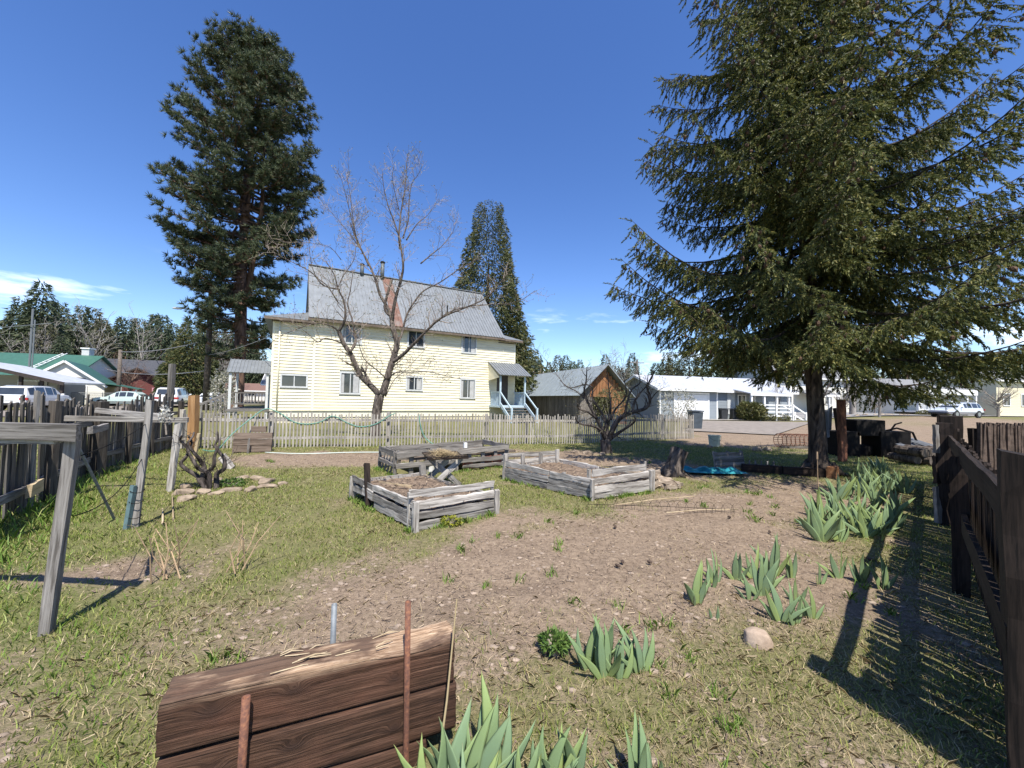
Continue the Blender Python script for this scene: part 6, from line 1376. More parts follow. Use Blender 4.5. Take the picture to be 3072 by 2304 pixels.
# ---- the big fir on the right
def big_fir():
    root = thing('fir_tree', (7.09, 8.91, 0), 'big dark fir with hanging cone laden branches filling the right side', 'tree')
    Hh = 13.2; g = np.random.default_rng(17); rr = random.Random(17)
    cx = lambda z: 7.09 - .05 * z; cy = 8.91
    tr = MB(); zs = [-.2, .12, .4, .9, 2, 3.5, 6, 9, 12, 12.8, Hh]; rad = [.27, .22, .185, .17, .16, .15, .135, .10, .04, .02, .01]
    tr.tube([(cx(z) + .03 * math.sin(z * 1.3), cy, z) for z in zs], rad, 16)
    for a in (.3, 1.7, 3.2, 4.6, 5.6): tr.tube([(7.09 + .2 * math.cos(a), cy + .2 * math.sin(a), .22), (7.09 + .36 * math.cos(a), cy + .36 * math.sin(a), .04), (7.09 + .6 * math.cos(a), cy + .6 * math.sin(a), -.06)], [.12, .09, .04], 8)
    tr.build('trunk', M_BARK_FIR, root, smooth=True)
    limbs = MB(); TO, TD, TS = [], [], []; CO = []
    def branch(z0, az, L, el, extra=0):
        dirh = Vector((math.cos(az), math.sin(az), 0)); sideh = Vector((-dirh.y, dirh.x, 0)); n = 9; pts = []
        for i in range(n + 1):
            r = i / n; zz = z0 + L * (el * r - .16 * math.sin(math.pi * r * .9) * min(1, L / 4) + .10 * r ** 3)
            p = Vector((cx(z0), cy, 0)) + dirh * (L * r) + sideh * (L * .05 * math.sin(r * 3 + az * 5)); p.z = zz; pts.append(p)
        limbs.tube(pts, [max(.004, .014 * L * .55 * (1 - i / n) ** .8 + .004) for i in range(n + 1)], 5, caps=False)
        def at(r): i = min(int(r * n), n - 1); return pts[i].lerp(pts[i + 1], r * n - i)
        s = .28 if L > 2 else .1; k = 0
        while s < L:
            r = s / L; p = at(r); sg = 1 if k % 2 else -1
            l2 = (.20 + .24 * L * (1 - r) * min(1, r * 3.5 + .25)) * rr.uniform(.7, 1.25); l2 = min(l2, .8)
            dd = (dirh * rr.uniform(.5, .95) + sideh * sg * rr.uniform(.6, 1.0)); dd.normalize(); dd.z = -rr.uniform(.18, .62); dd.normalize(); q = p + dd * l2 + Vector((0, 0, -.12 * l2))
            limbs.tube([p, p.lerp(q, .5) + Vector((0, 0, .04 * l2)), q], [.0075, .006, .003], 3, caps=False)
            m = max(3, int(l2 / .075))
            for j in range(m):
                t = (j + rr.random()) / m; o = p.lerp(q, t) + Vector((0, 0, .04 * l2 * 4 * t * (1 - t)))
                TO.append(o); hang = Vector((rr.gauss(0, .40), rr.gauss(0, .40), -.75)) + dd * rr.uniform(.3, 1.3); TD.append(hang); TS.append(rr.uniform(.15, .36) * (.9 + .3 * (1 - r)))
            TO.append(q); TD.append(dd + Vector((0, 0, -.35))); TS.append(rr.uniform(.16, .3))
            if rr.random() < .30 * (.35 + r) + .06: CO.append(q + Vector((0, 0, -.05)))
            if r > .8 and rr.random() < .6: CO.append(p + Vector((rr.uniform(-.06, .06), rr.uniform(-.06, .06), -.06)))
            s += rr.uniform(.075, .125); k += 1
            TO.append(p); TD.append(Vector((rr.gauss(0, .3), rr.gauss(0, .3), -1)) + dirh * .5); TS.append(rr.uniform(.18, .36))
        TO.append(pts[-1]); TD.append(dirh + Vector((0, 0, .25))); TS.append(.24)
    z = 3.3
    while z < Hh - .6:
        env = min(5.0, 5.0 - (z - 6.0) * .33) if z < 10.9 else max(.3, 3.3 - (z - 10.9) * 1.25); nb = 6 if z < 9 else 5; a0 = rr.random() * 6.28
        for i in range(nb):
            az = a0 + i * 2 * math.pi / nb + rr.uniform(-.35, .35); toward_left = max(0, -math.cos(az))
            L = env * rr.choice((.80, .88, .95, .99, 1.02)) * (1.0 + .10 * (math.cos(az) > .3) - .34 * max(0, math.cos(az)) * min(1, max(0, (z - 6) / 2))) * rr.uniform(.92, 1.06) * (1 - .38 * max(0, math.sin(az)) - .15 * max(0, -math.sin(az))); el = rr.uniform(-.08, .10) + .26 * max(0, (z - 6) / 8) - .05 * (z < 4)
            branch(z + rr.uniform(-.12, .12) - (.35 if z < 4.4 and math.cos(az) > .2 else 0), az, L, el)
        z += .50
    branch(8.0, .12, 5.4, .34); branch(5.6, -.12, 6.4, .24); branch(4.6, .2, 6.4, .14)
    limbs.build('branches', M_BARK_FIR, root)
    O = np.array([tuple(p) for p in TO]); D = np.array([tuple(p) for p in TD]); S = np.array(TS); Fm = frames(D, g); V = []
    tm = [tw_template(k, 12, .24, .10, rr.uniform(-.3, .3)) for k in range(6)]
    pick = g.integers(0, 6, len(O))
    for k in range(6):
        m = pick == k; V.append(inst(tm[k], O[m], Fm[m], S[m]))
    V = np.concatenate(V) - np.array(root.location)
    mesh_obj('crown', tri_mesh('crown', V, 3, M_FIR), None, root, True)
    # cones
    ct = []; n = 7
    prof = [(0, .012), (.25, .034), (.6, .036), (1.0, .008)]
    for a in range(len(prof) - 1):
        for k in range(n):
            def pt(q, kk): an = 2 * math.pi * kk / n; zz, r_ = prof[q]; return np.array([r_ * math.cos(an), r_ * math.sin(an), -zz * .105])
            p0, p1, p2, p3 = pt(a, k), pt(a, k + 1), pt(a + 1, k + 1), pt(a + 1, k); ct += [p0, p1, p2, p0, p2, p3]
    CO2 = np.array([tuple(p) for p in CO]); D2 = np.tile([0, 0, 1.0], (len(CO2), 1)) + g.normal(0, .2, (len(CO2), 3))
    Vc = inst(np.array(ct), CO2, frames(D2, g), .55 + .4 * g.random(len(CO2))) - np.array(root.location)
    tag(mesh_obj('cones', tri_mesh('cones', Vc, 3, leafmat('fir_cones', [(0, (0.04, 0.024, 0.015)), (1, (0.12, 0.07, 0.04))], .8, 0)), None, root, True), kind='stuff')
    print('fir twigs', len(O), 'cones', len(CO2))
    # pale oval yard lamp on the trunk
    lm = thing('trunk_lamp', (6.9, 8.66, 2.55), 'pale oval lamp fixed high on the fir trunk', 'lamp')
    MB().blob((6.74, 8.62, 2.62), (.12, .11, .24), 2, .05, 3).build('lens', M_WPL, lm, smooth=True); MB().tube([(6.78, 8.6, 2.45), (6.85, 8.72, 2.42)], .03, 8).tube([(6.78, 8.58, 2.46), (6.78, 8.58, 2.52)], .05, 10).build('bracket', M_GALV, lm)
big_fir()

# ---- tall pine on the left
def pine():
    root = thing('pine_tree', (-22.9, 32, 0), 'towering dark pine with thick bare lower trunk left of the yellow house', 'tree'); rr = random.Random(23); g = np.random.default_rng(23)
    Hh = 31.6; X0, Y0 = -22.9, 32.0; cx = lambda z: X0 + .008 * z + .12 * math.sin(z * .35)
    MB().tube([(cx(z), Y0, z) for z in (-.3, .5, 2, 6, 10, 14, 18, 22, 26, 30, Hh - .5)], [.62, .54, .47, .44, .40, .35, .30, .24, .17, .10, .03], 16).build('trunk', M_BARK_PINE, root, smooth=True)
    MB().tube([(cx(10) + .25, Y0 + .2, 9.5), (cx(14) + .75, Y0 + .3, 13), (cx(18) + 1.1, Y0 + .3, 17), (cx(23) + 1.0, Y0 + .2, 23)], [.22, .21, .17, .08], 12).build('second_stem', M_BARK_PINE, root, smooth=True)
    prof = [(4.0, 1.8), (6.5, 2.9), (9.1, 3.6), (11.9, 4.3), (14.7, 4.9), (17.4, 5.3), (20, 5.2), (24.5, 4.5), (27.5, 3.6), (29.8, 2.3), (31.6, .5)]
    def env(z):
        for (a, b_), (c, d) in zip(prof, prof[1:]):
            if a <= z <= c: return b_ + (d - b_) * (z - a) / (c - a)
        return .4
    limbs = MB(); O, D, S = [], [], []
    def sub(p, d, L, dens):
        q = p + d * L + Vector((0, 0, .18 * L)); limbs.tube([p, p.lerp(q, .5) - Vector((0, 0, .05 * L)), q], [.035, .025, .012], 4, caps=False)
        m = max(2, int(L / .24 * dens))
        for j in range(m):
            t = .25 + .75 * (j + rr.random()) / m; o = p.lerp(q, t) + Vector((rr.gauss(0, .14), rr.gauss(0, .14), rr.gauss(.03, .1))); O.append(o); D.append(d * .8 + Vector((rr.gauss(0, .5), rr.gauss(0, .5), .55))); S.append(rr.uniform(.75, 1.25))
        for j in range(4): O.append(q + Vector((rr.gauss(0, .2), rr.gauss(0, .2), rr.gauss(.05, .14)))); D.append(d + Vector((rr.gauss(0, .4), rr.gauss(0, .4), .6))); S.append(rr.uniform(.8, 1.3))
    z = 4.2
    while z < Hh - .3:
        e = env(z); nb = rr.choice((3, 4)); dead = z < 6.5
        for i in range(nb):
            az = rr.random() * 6.28; L = e * rr.uniform(.74, 1.0); d = Vector((math.cos(az), math.sin(az), 0)); el = -.25 + .55 * (z - 6) / 26 + rr.uniform(-.12, .12)
            if z < 10 and rr.random() < .2: continue
            pts = []
            for k in range(7):
                r = k / 6; p = Vector((cx(z), Y0, z)) + d * (L * r) + Vector((-d.y, d.x, 0)) * (.12 * L * math.sin(r * 4 + az * 3)); p.z += L * (el * r + .16 * r * r - .10 * math.sin(math.pi * r)); pts.append(p)
            limbs.tube(pts, [max(.02, (.035 + .016 * L) * (1 - k / 7)) for k in range(7)], 5, caps=False)
            if dead and rr.random() < .6: continue
            r = .30 if L > 2 else .1
            while r < 1.0:
                i0 = min(int(r * 6), 5); p = pts[i0].lerp(pts[i0 + 1], r * 6 - i0); sg = rr.choice((-1, 1)); dd = (d * rr.uniform(.5, 1) + Vector((-d.y, d.x, 0)) * sg * rr.uniform(.3, 1)); dd.normalize(); dd.z = rr.uniform(-.1, .35)
                sub(p, dd, rr.uniform(.45, 1.15) * (.75 + .25 * (1 - r)) * min(1, L / 3 + .35), 1.0 if z > 12 else .75); r += rr.uniform(.07, .13) * 3.6 / max(L, 1.5)
            sub(pts[-1], d + Vector((0, 0, .25)), .6, 1.2)
        z += .37
    for i in range(30): O.append(Vector((cx(Hh) + rr.gauss(0, .35), Y0 + rr.gauss(0, .35), Hh - abs(rr.gauss(0, .6))))); D.append(Vector((rr.gauss(0, .4), rr.gauss(0, .4), 1))); S.append(1.0)
    limbs.build('branches', M_BARK_PINE, root)
    tt = []
    gg = np.random.default_rng(4)
    for k in range(22):
        d = gg.normal(size=3); d[2] = abs(d[2]) + .25; d /= np.linalg.norm(d); sd = np.cross(d, gg.normal(size=3)); sd /= np.linalg.norm(sd); tt += leaf_tri(d * .03, d, sd, .34 * gg.uniform(.75, 1.15), .052)
    V = inst(np.array(tt), np.array([tuple(p) for p in O]), frames(np.array([tuple(p) for p in D]), g), np.array(S)) - np.array(root.location)
    mesh_obj('crown', tri_mesh('crown', V, 3, M_PINE), None, root, True); print('pine tufts', len(O))
pine()

# ---- dense cone shaped conifers
def cone_tris(Hh, R0, n, seed, leaf=.3, lump=.35, z0=.3, power=.85, droop=.5, wv=.45, layered=0.0):
    g = np.random.default_rng(seed); u = g.random(n); t = 1 - np.sqrt(1 - u * .985); z = z0 + (Hh - z0) * t; az = g.random(n) * 2 * math.pi
    env = R0 * (1 - t) ** power; nz_ = vnoise(az * 2.2 + seed, z * .9, 1.0, 3); lay = np.abs(((z * 1.1 + .8 * np.sin(az * 3 + seed)) % 1.6) / 1.6 - .5) * 2
    r = env * (1 - lump + lump * 1.9 * nz_) * (1 - layered * (1 - lay)) * (1 - .45 * g.random(n) ** 2.2)
    O = np.stack([r * np.cos(az), r * np.sin(az), z - r * droop * .22], -1); D = np.stack([np.cos(az), np.sin(az), g.normal(-.1 - droop * .5, .45, n)], -1) + g.normal(0, .35, (n, 3))
    T = np.array([[-wv / 2, 0, 0], [wv / 2, 0, 0], [0, 0, 1.0]]); return inst(T, O, frames(D, g), leaf * (.6 + .8 * g.random(n)) * (0.55 + .45 * (1 - t)))
def conifer(name, loc, Hh, me, label, group=None, trunk_r=.25, rz=0.0, s=1.0, barkm=None, cat='tree', th=None):
    t = thing(name, loc, label, cat, group, rz=rz); MB().tube([(0, 0, -.3), (0, 0, Hh * .4), (0, 0, Hh * .72)], [trunk_r, trunk_r * .6, .02], 8).build('trunk', barkm or M_BARK_PINE, t, world=False); o = mesh_obj('crown', me, None, t, True)
    t.scale = (s, s, s); return t
ced = conifer('cedar_tree', (-2.5, 36.5, 0), 20.8, tri_mesh('crown', np.concatenate([cone_tris(23.0, 4.9, 56000, 5, .34, .40, .6, .74, .5, .42), cone_tris(9.5, 5.0, 16000, 6, .34, .55, 2.5, .35, .5, .42) + np.array([.6, 0, 0])]), 3, M_CEDAR), 'dense olive green cone shaped cedar behind the yellow house', trunk_r=.5)
ced2 = conifer('cedar_tree', (-37.6, 45, 0), 11, tri_mesh('crown', cone_tris(10.9, 3.3, 16000, 8, .34, .3, 1.4, .75, .5, .5), 3, M_CEDAR), 'smaller olive cedar behind the street light pole', trunk_r=.3)
var = [tri_mesh('crown', cone_tris(12, 2.6 + .3 * k, 5200, 20 + k, .55, .45, 1.0, .8, .8, .36, .5), 3, M_FAR if k != 2 else M_FAR2) for k in range(4)]
bigc = conifer('conifer', (-70.5, 70, 0), 16.8, tri_mesh('crown', cone_tris(16.9, 5.0, 9000, 31, .7, .35, .8, .75, .7, .5), 3, M_FAR), 'broad dark conifer rising behind the charcoal roof', trunk_r=.4)
g = random.Random(41)
for k, (x, y, h) in enumerate([(-74.2, 60, 20.5), (-78.5, 61, 18), (-70.5, 66, 13), (-82, 58, 17), (-86, 56, 19), (-68, 73, 12), (-90, 55, 15)]):
    t = conifer('conifer', (x, y, 0), 12, var[k % 4], ['tallest ragged conifer above the left houses', 'ragged conifer left of the tallest one above the left houses'][k] if k < 2 else 'dark conifer in the wood behind the carport house', None if k < 2 else 'conifers behind the carport house', rz=g.random() * 6, s=h / 12)
    t.scale = (h / 12 * 1.05, h / 12 * 1.05, h / 12)
for k in range(64):
    a = g.uniform(-.98, -.50); d = g.uniform(75, 125); h = g.uniform(13, 22) * d / 110; x, y = d * math.sin(a) * 1.2, d * math.cos(a)
    conifer('conifer', (x, y, 0), 12, var[g.randrange(4)], 'far dark conifer in the tree line beyond the street', 'tree line beyond the street', rz=g.random() * 6, s=h / 12)
for k in range(34):
    a = g.uniform(-.06, .62); d = g.uniform(80, 130); h = g.uniform(9, 15.5) * d / 100; x, y = d * math.sin(a), d * math.cos(a)
    conifer('conifer', (x, y, 0), 12, var[g.randrange(4)], 'far dark conifer in the tree line above the barn and garage', 'tree line above the garage', rz=g.random() * 6, s=h / 12)
for k, (x, y, h) in enumerate([(24, 52, 9.5), (27.5, 53, 9), (21, 56, 8), (31, 56, 9), (17.5, 60, 7.5)]):
    t = conifer('conifer', (x, y, 0), 12, var[(k + 2) % 4], 'olive conifer crowding behind the grey bungalow roof', 'conifers behind the bungalow', rz=k, s=h / 12); t.scale = (h / 12 * 1.5, h / 12 * 1.5, h / 12)
for k in range(16):
    x = 44 + k * 3.4 + g.uniform(-1, 1); y = 62 + g.uniform(-3, 8); h = g.uniform(9, 14); t = conifer('conifer', (x, y, 0), 12, var[k % 4], 'conifer behind the white houses on the right', 'conifers behind the white houses', rz=k, s=h / 12); t.scale = (h / 12 * 1.3, h / 12 * 1.3, h / 12)
conifer('conifer', (8.2, 52, 0), 12, var[0], 'pointed grey green conifer above the barn gable', s=7.5 / 12)

# ---- bare trees
def twigs(mb, pts, r0, rr, level, maxlev, spread=.9, ln=(.4, .9), up=.25, step=.16, minr=.003, nside=4, tips=None, gap=.3):
    pts = [Vector(p) for p in pts]; seg = [(pts[i + 1] - pts[i]).length for i in range(len(pts) - 1)]; tot = sum(seg); s = tot * gap
    while s < tot:
        a = s; i = 0
        while i < len(seg) - 1 and a > seg[i]: a -= seg[i]; i += 1
        d = (pts[i + 1] - pts[i]).normalized(); p = pts[i] + d * a; fr = s / tot
        q = Vector((rr.gauss(0, 1), rr.gauss(0, 1), rr.gauss(0, 1))); q = q - d * q.dot(d); q.normalize()
        dd = (d * rr.uniform(.3, .9) + q * spread + Vector((0, 0, up * rr.uniform(.2, 1.4)))).normalized()
        L = rr.uniform(*ln) * (1.0 - .45 * fr) * (.62 ** level); r = max(minr, r0 * (1 - .7 * fr) * .38)
        k1 = p + dd * L * .5 + Vector((rr.gauss(0, .06), rr.gauss(0, .06), rr.gauss(0, .05))) * L; k2 = p + dd * L + Vector((rr.gauss(0, .12), rr.gauss(0, .12), rr.gauss(0.06, .1))) * L
        mb.tube([p, k1, k2], [r, r * .7, minr * .6], nside if r > .008 else 3, caps=False)
        if tips is not None: tips.append(k2)
        if level < maxlev: twigs(mb, [p, k1, k2], r, rr, level + 1, maxlev, spread, ln, up, step * .62, minr, nside, tips, .25)
        s += step * rr.uniform(.6, 1.5)
def bare_tree(name, loc, limbs, label, mat, seed, ln, step, lev=1, minr=.003, up=.3, sides=8, twmat=None, leaves=None):
    root = thing(name, loc, label, 'tree'); rr = random.Random(seed); tr = MB(); tw_ = MB(); tips = []
    for k, (P, r0, r1) in enumerate(limbs):
        Q = smooth_pts([Vector(p) for p in P], 3); n = len(Q); rad = [r0 + (r1 - r0) * (i / (n - 1)) ** .8 for i in range(n)]
        if k == 0: Q = [Vector((Q[0].x, Q[0].y, -.15))] + Q; rad = [rad[0] * 1.25] + rad
        tr.tube(Q, rad, sides)
        if k > 0: twigs(tw_, P, r0, rr, 0, lev, .9, ln, up, step, minr, 4, tips, .3 if r0 > .07 else .12)
    o = tr.build('trunk', mat, root, smooth=True); tw_.build('twigs', twmat or mat, root)
    if leaves:
        gg = np.random.default_rng(seed); T = np.array([tuple(p) for p in tips]); T = np.repeat(T, 2, 0) + gg.normal(0, .015, (len(T) * 2, 3))
        V = inst(np.array([[-.25, 0, 0], [.25, 0, 0], [0, 0, 1.0]]), T, frames(gg.normal(size=(len(T), 3)) + [0, 0, .6], gg), leaves * (.6 + .8 * gg.random(len(T)))) - np.array(root.location)
        mesh_obj('buds', tri_mesh('buds', V, 3, leafmat(name + '_bud_green', [(0, (0.16, 0.14, 0.07)), (1, (0.24, 0.24, 0.09))], .6, .3)), None, root, True)['kind'] = 'stuff'
    return root
bare_tree('bare_orchard_tree', (-5.09, 14.5, 0), BIG_LIMBS, 'tall bare forked tree in front of the yellow house behind the fence', M_BARK_GREY, 51, (.40, 1.05), .15, 1, .0055, .35, 9, bark('pale_orchard_twig_bark', (0.16, 0.125, 0.10), (0.34, 0.285, 0.24), (6, 6, 2)), .05)
bare_tree('bare_apple_tree', (2.9, 11.68, 0), APPLE_LIMBS, 'small dark bare apple tree in front of the picket fence', M_BARK_APPLE, 52, (.25, .62), .13, 1, .0035, .55, 9, bark('dark_apple_twig_bark', (0.045, 0.037, 0.032), (0.15, 0.125, 0.105), (6, 6, 2)), .03)
def rand_limbs(Hh, rr, n=9, spread=.45, r0=.16):
    L = [([(0, 0, 0), (.05, 0, Hh * .2), (0, .05, Hh * .38)], r0, r0 * .75)]
    for i in range(n):
        z0 = Hh * rr.uniform(.16, .5); a = rr.random() * 6.28; d = Vector((math.cos(a), math.sin(a), 0)); l = Hh * rr.uniform(.3, .62)
        P = [Vector((0, 0, z0))]
        for k in range(1, 5): t = k / 4; P.append(Vector((0, 0, z0)) + d * (l * spread * t * (1 + .2 * rr.uniform(-1, 1))) + Vector((0, 0, l * (t * .9) * rr.uniform(.85, 1.1))))
        L.append(([tuple(p) for p in P], r0 * .45, r0 * .06))
    return L
def far_bare(name, loc, Hh, seed, label, mat, spread=.45, n=10, r0=.16, ln=None, step=None, proto={}, grp=None):
    rr = random.Random(seed); tr = MB(); tw_ = MB()
    for k, (P, a, b_) in enumerate(rand_limbs(Hh, rr, n, spread, r0)):
        tr.tube(P, [a + (b_ - a) * i / (len(P) - 1) for i in range(len(P))], 6, caps=False)
        twigs(tw_, P, a, rr, 0, 1, .9, ln or (Hh * .08, Hh * .2), .4, step or Hh * .045, .012 * Hh / 8, 3, None, .15)
    root = thing(name, loc, label, 'tree', grp); tr.build('trunk', mat, root, world=False, smooth=True); tw_.build('twigs', mat, root, world=False); return root
BT = [(-63, 58, 15), (-58, 60, 14), (-72, 57, 14), (-50, 68, 13), (-43, 70, 13), (-56, 72, 15), (-67, 55, 13), (-78, 55, 13)]
O8 = ['leftmost', 'second from left', 'third from left', 'fourth from left', 'fifth from left', 'sixth from left', 'seventh from left', 'rightmost']
for k, (x, y, h) in enumerate(BT):
    far_bare('bare_tree', (x, y, 0), h, 70 + k, O8[sorted(range(8), key=lambda j: BT[j][0] / BT[j][1]).index(k)] + ' of the bare grey trees behind the left houses', M_BARK_PALE, .34, 6, .16, grp='bare trees behind the left houses')
far_bare('bare_bush', (-47.5, 48, 0), 5.5, 80, 'reddish brown bare bush behind the dark utility pole', bark('red_brown_twigs', (0.10, 0.06, 0.045), (0.22, 0.145, 0.11)), .75, 16, .1)
far_bare('bare_tree', (33.5, 41.5, .3), 6.5, 81, 'twin stemmed bare tree in front of the white two storey house', M_BARK_GREY, .35, 7, .18)
far_bare('bare_tree', (37.0, 41.8, .4), 6.0, 82, 'thick grey bare trunk right of the twin stemmed tree', M_BARK_PALE, .3, 7, .32)
far_bare('bare_tree', (36.2, 37.9, .3), 5.5, 83, 'slender pale bare tree at the road edge', M_BARK_PALE, .4, 10, .12)
far_bare('bare_bush', (41.5, 48, .4), 3.2, 84, 'tangled brown bush between the two white houses', M_TWIG, .9, 18, .08)
far_bare('bare_bush', (44.3, 47, .4), 3.0, 85, 'low brown bush left of the railed porch', M_TWIG, .9, 18, .08)
far_bare('bare_bush', (57.5, 45.5, .5), 4.2, 86, 'spreading bare shrub before the cream house', M_TWIG, .9, 16, .14)
far_bare('bare_tree', (24.2, 34.9, 0), 4.8, 87, 'thin bare sapling by the bungalow steps', M_BARK_PALE, .3, 7, .06)
for k, (x, y, h) in enumerate([(8.6, 34, 6.8), (10.2, 36, 6.2), (12.2, 38, 5.6)]):
    far_bare('bare_tree', (x, y, 0), h, 90 + k, 'thin bare poplar rising behind the barn', M_BARK_PALE, .14, 9, .07, grp='bare poplars behind the barn')
# leafy shrubs: many small leaves through the volume
def shrub(name, loc, d, n, leaf, mat, label, seed, cat='shrub', grp=None, stems=5):
    gg = np.random.default_rng(seed); root = thing(name, loc, label, cat, grp); v = gg.normal(size=(n, 3)); v /= np.linalg.norm(v, axis=1, keepdims=True)
    r = (.62 + .38 * vnoise(v[:, 0] * 2.5 + seed, v[:, 1] * 2.5 + v[:, 2] * 1.7, 1.0, 3) * 1.6) * (1 - .5 * gg.random(n) ** 2); O = v * r[:, None] * np.array(d) / 2; O[:, 2] += d[2] * .48; O[:, 2] = np.maximum(O[:, 2], .03)
    V = inst(np.array([[-.28, 0, 0], [.28, 0, 0], [0, 0, 1.0]]), O, frames(v + gg.normal(0, .6, (n, 3)), gg), leaf * (.6 + .8 * gg.random(n)))
    mesh_obj('foliage', tri_mesh('foliage', V, 3, mat), None, root, True); m = MB()
    for k in range(stems): a = gg.random() * 6.28; m.tube([(0, 0, -.05), (math.cos(a) * d[0] * .15, math.sin(a) * d[1] * .15, d[2] * .35), (math.cos(a) * d[0] * .3, math.sin(a) * d[1] * .3, d[2] * .7)], [.03, .02, .008], 5, caps=False)
    m.build('stems', M_TWIG, root, world=False); return root
M_SHR = leafmat('olive_shrub_leaves', [(0, (0.05, 0.065, 0.02)), (.6, (0.115, 0.12, 0.04)), (1, (0.19, 0.16, 0.06))], .5, .15)
M_PALEB = leafmat('pale_blossom_and_leaf', [(0, (0.16, 0.17, 0.10)), (.5, (0.32, 0.31, 0.24)), (1, (0.62, 0.60, 0.54))], .7, .3)
shrub('round_shrub', (20.9, 33.6, 0), (2.5, 1.8, 1.75), 5200, .16, M_SHR, 'rounded olive shrub in front of the grey bungalow', 1)
shrub('blossom_bush', (12.7, 29.5, 0), (3.2, 1.8, 2.7), 1500, .12, M_PALEB, 'thin pale blossoming bush beside the garage wall', 2)
shrub('green_shrub', (6.0, 23.2, 0), (2.6, 1.2, 2.5), 2200, .1, leafmat('budding_green', [(0, (0.09, 0.10, 0.05)), (1, (0.22, 0.21, 0.09))], .6, .3), 'loose budding green bush in front of the barn', 3)
for k, (x, y) in enumerate([(23.0, 34.1), (24.2, 34.3), (22.0, 33.9)]): shrub('low_shrub', (x, y, 0), (1.3, .8, .6), 900, .1, M_SHR, 'low dark shrub in the border below the deck', 5 + k, grp='border shrubs below the deck')
for k, (x, y) in enumerate([(47.5, 44.2), (50, 44.8), (52.6, 45.4)]): shrub('low_shrub', (x, y, .5), (2.4, .9, .6), 900, .13, M_SHR, 'low green shrub in the border below the railed porch', 15 + k, grp='border shrubs below the porch')
shrub('blossom_bush', (-19.3, 25.8, 0), (1.7, 1.6, 3.2), 1300, .16, M_PALEB, 'pale pink blossoming bush beside the farmhouse porch', 9)
shrub('brown_shrub', (-35.0, 28.5, 0), (1.8, 1.5, 1.6), 1600, .12, leafmat('brown_dead_leaves', [(0, (0.08, 0.05, 0.035)), (1, (0.20, 0.13, 0.09))], .8, .1), 'brown dead shrub beside the white estate car', 10)
shrub('green_weed', (.31, 2.52, 0), (.22, .18, .09), 420, .035, leafmat('weed_green', [(0, (0.05, 0.11, 0.02)), (1, (0.14, 0.21, 0.05))], .5, .25), 'small dark green weed left of the iris clump', 11, 'weed', stems=3)
shrub('yellow_weed', (-.72, 4.78, 0), (.26, .12, .13), 260, .035, leafmat('yellow_weed_leaf', [(0, (0.12, 0.15, 0.02)), (1, (0.36, 0.35, 0.04))], .5, .25), 'small yellow green weed against the nearest raised bed', 12, 'weed', stems=3)
shrub('green_weed', (-4.72, 6.6, 0), (.5, .35, .12), 500, .04, MATS['weed_green'], 'green weeds growing inside the ring of stones', 13, 'weed', stems=3)
# grape vine, blossom sprig, bare canes
vine = thing('grape_vine', (-5.0, 6.35, 0), 'black twisted old grape vine at the ring of stones', 'vine'); rr = random.Random(61); m = MB()
for st in range(5):
    p = Vector((-4.95 + rr.uniform(-.12, .15), 6.35 + rr.uniform(-.1, .1), -.05)); P = [p.copy()]
    for k in range(9): p = p + Vector((rr.gauss(-.03, .06), rr.gauss(0, .05), rr.uniform(.07, .14))); P.append(p.copy())
    Q = smooth_pts(P, 3); m.tube(Q, [.045 * (1 - .75 * i / len(Q)) for i in range(len(Q))], 7); twigs(m, P, .03, rr, 0, 1, .9, (.15, .4), .1, .12, .004, 4)
m.build('trunk', M_BARK_APPLE, vine, smooth=True)
bs = thing('blossom_sprig', (-5.45, 6.2, 0), 'sprig of white blossom on top of the far trellis post', 'blossom')
MB().tube([(-5.42, 6.08, .9), (-5.44, 6.07, 1.1), (-5.45, 6.06, 1.3)], [.012, .01, .006], 5).build('stem', M_TWIG, bs); gg = np.random.default_rng(3); O = np.array([-5.45, 6.06, 1.22]) + gg.normal(0, 1, (130, 3)) * [.045, .04, .07]
mesh_obj('petals', tri_mesh('petals', inst(np.array([[-.4, 0, 0], [.4, 0, 0], [0, 0, 1.0]]), O, frames(gg.normal(size=(130, 3)), gg), np.full(130, .035)) - np.array(bs.location), 3, leafmat('white_petals', [(0, (0.6, 0.58, 0.5)), (1, (0.8, 0.78, 0.72))], .6, .3)), None, bs, True)
M_CANE = plain('tan_canes', (0.36, 0.25, 0.15), .8, .3, 9)
for k, (x, y, n, l) in enumerate([(-2.95, 3.35, 9, 'tan bare canes sprouting behind the nearest trellis post'), (-2.45, 3.55, 6, 'tan bare canes sprouting right of the others')]):
    rr = random.Random(90 + k); m = MB(); t = thing('bare_canes', (x, y, 0), l, 'canes')
    for j in range(n):
        p = Vector((x + rr.gauss(0, .09), y + rr.gauss(0, .06), 0)); d = Vector((rr.gauss(0, .38), rr.gauss(0, .3), 1)).normalized(); L = rr.uniform(.2, .55); P = [p, p + d * L * .5 + Vector((rr.gauss(0, .03), 0, 0)), p + d * L + Vector((rr.gauss(0, .06), 0, 0))]
        m.tube(P, [.006, .005, .003], 5); twigs(m, P, .005, rr, 0, 0, .7, (.08, .2), .2, .15, .002, 3)
    m.build('canes', M_CANE, t)
mu = thing('dry_flower_stalk', (5.05, 6.35, 0), 'thin dry flower stalk standing behind the iris row', 'stalk'); MB().tube([(5.02, 6.3, 0), (5.0, 6.3, .45), (4.98, 6.28, .80)], [.008, .007, .006], 6).tube([(4.98, 6.28, .70), (4.98, 6.28, .82)], [.014, .010], 6).build('stem', M_CANE, mu)

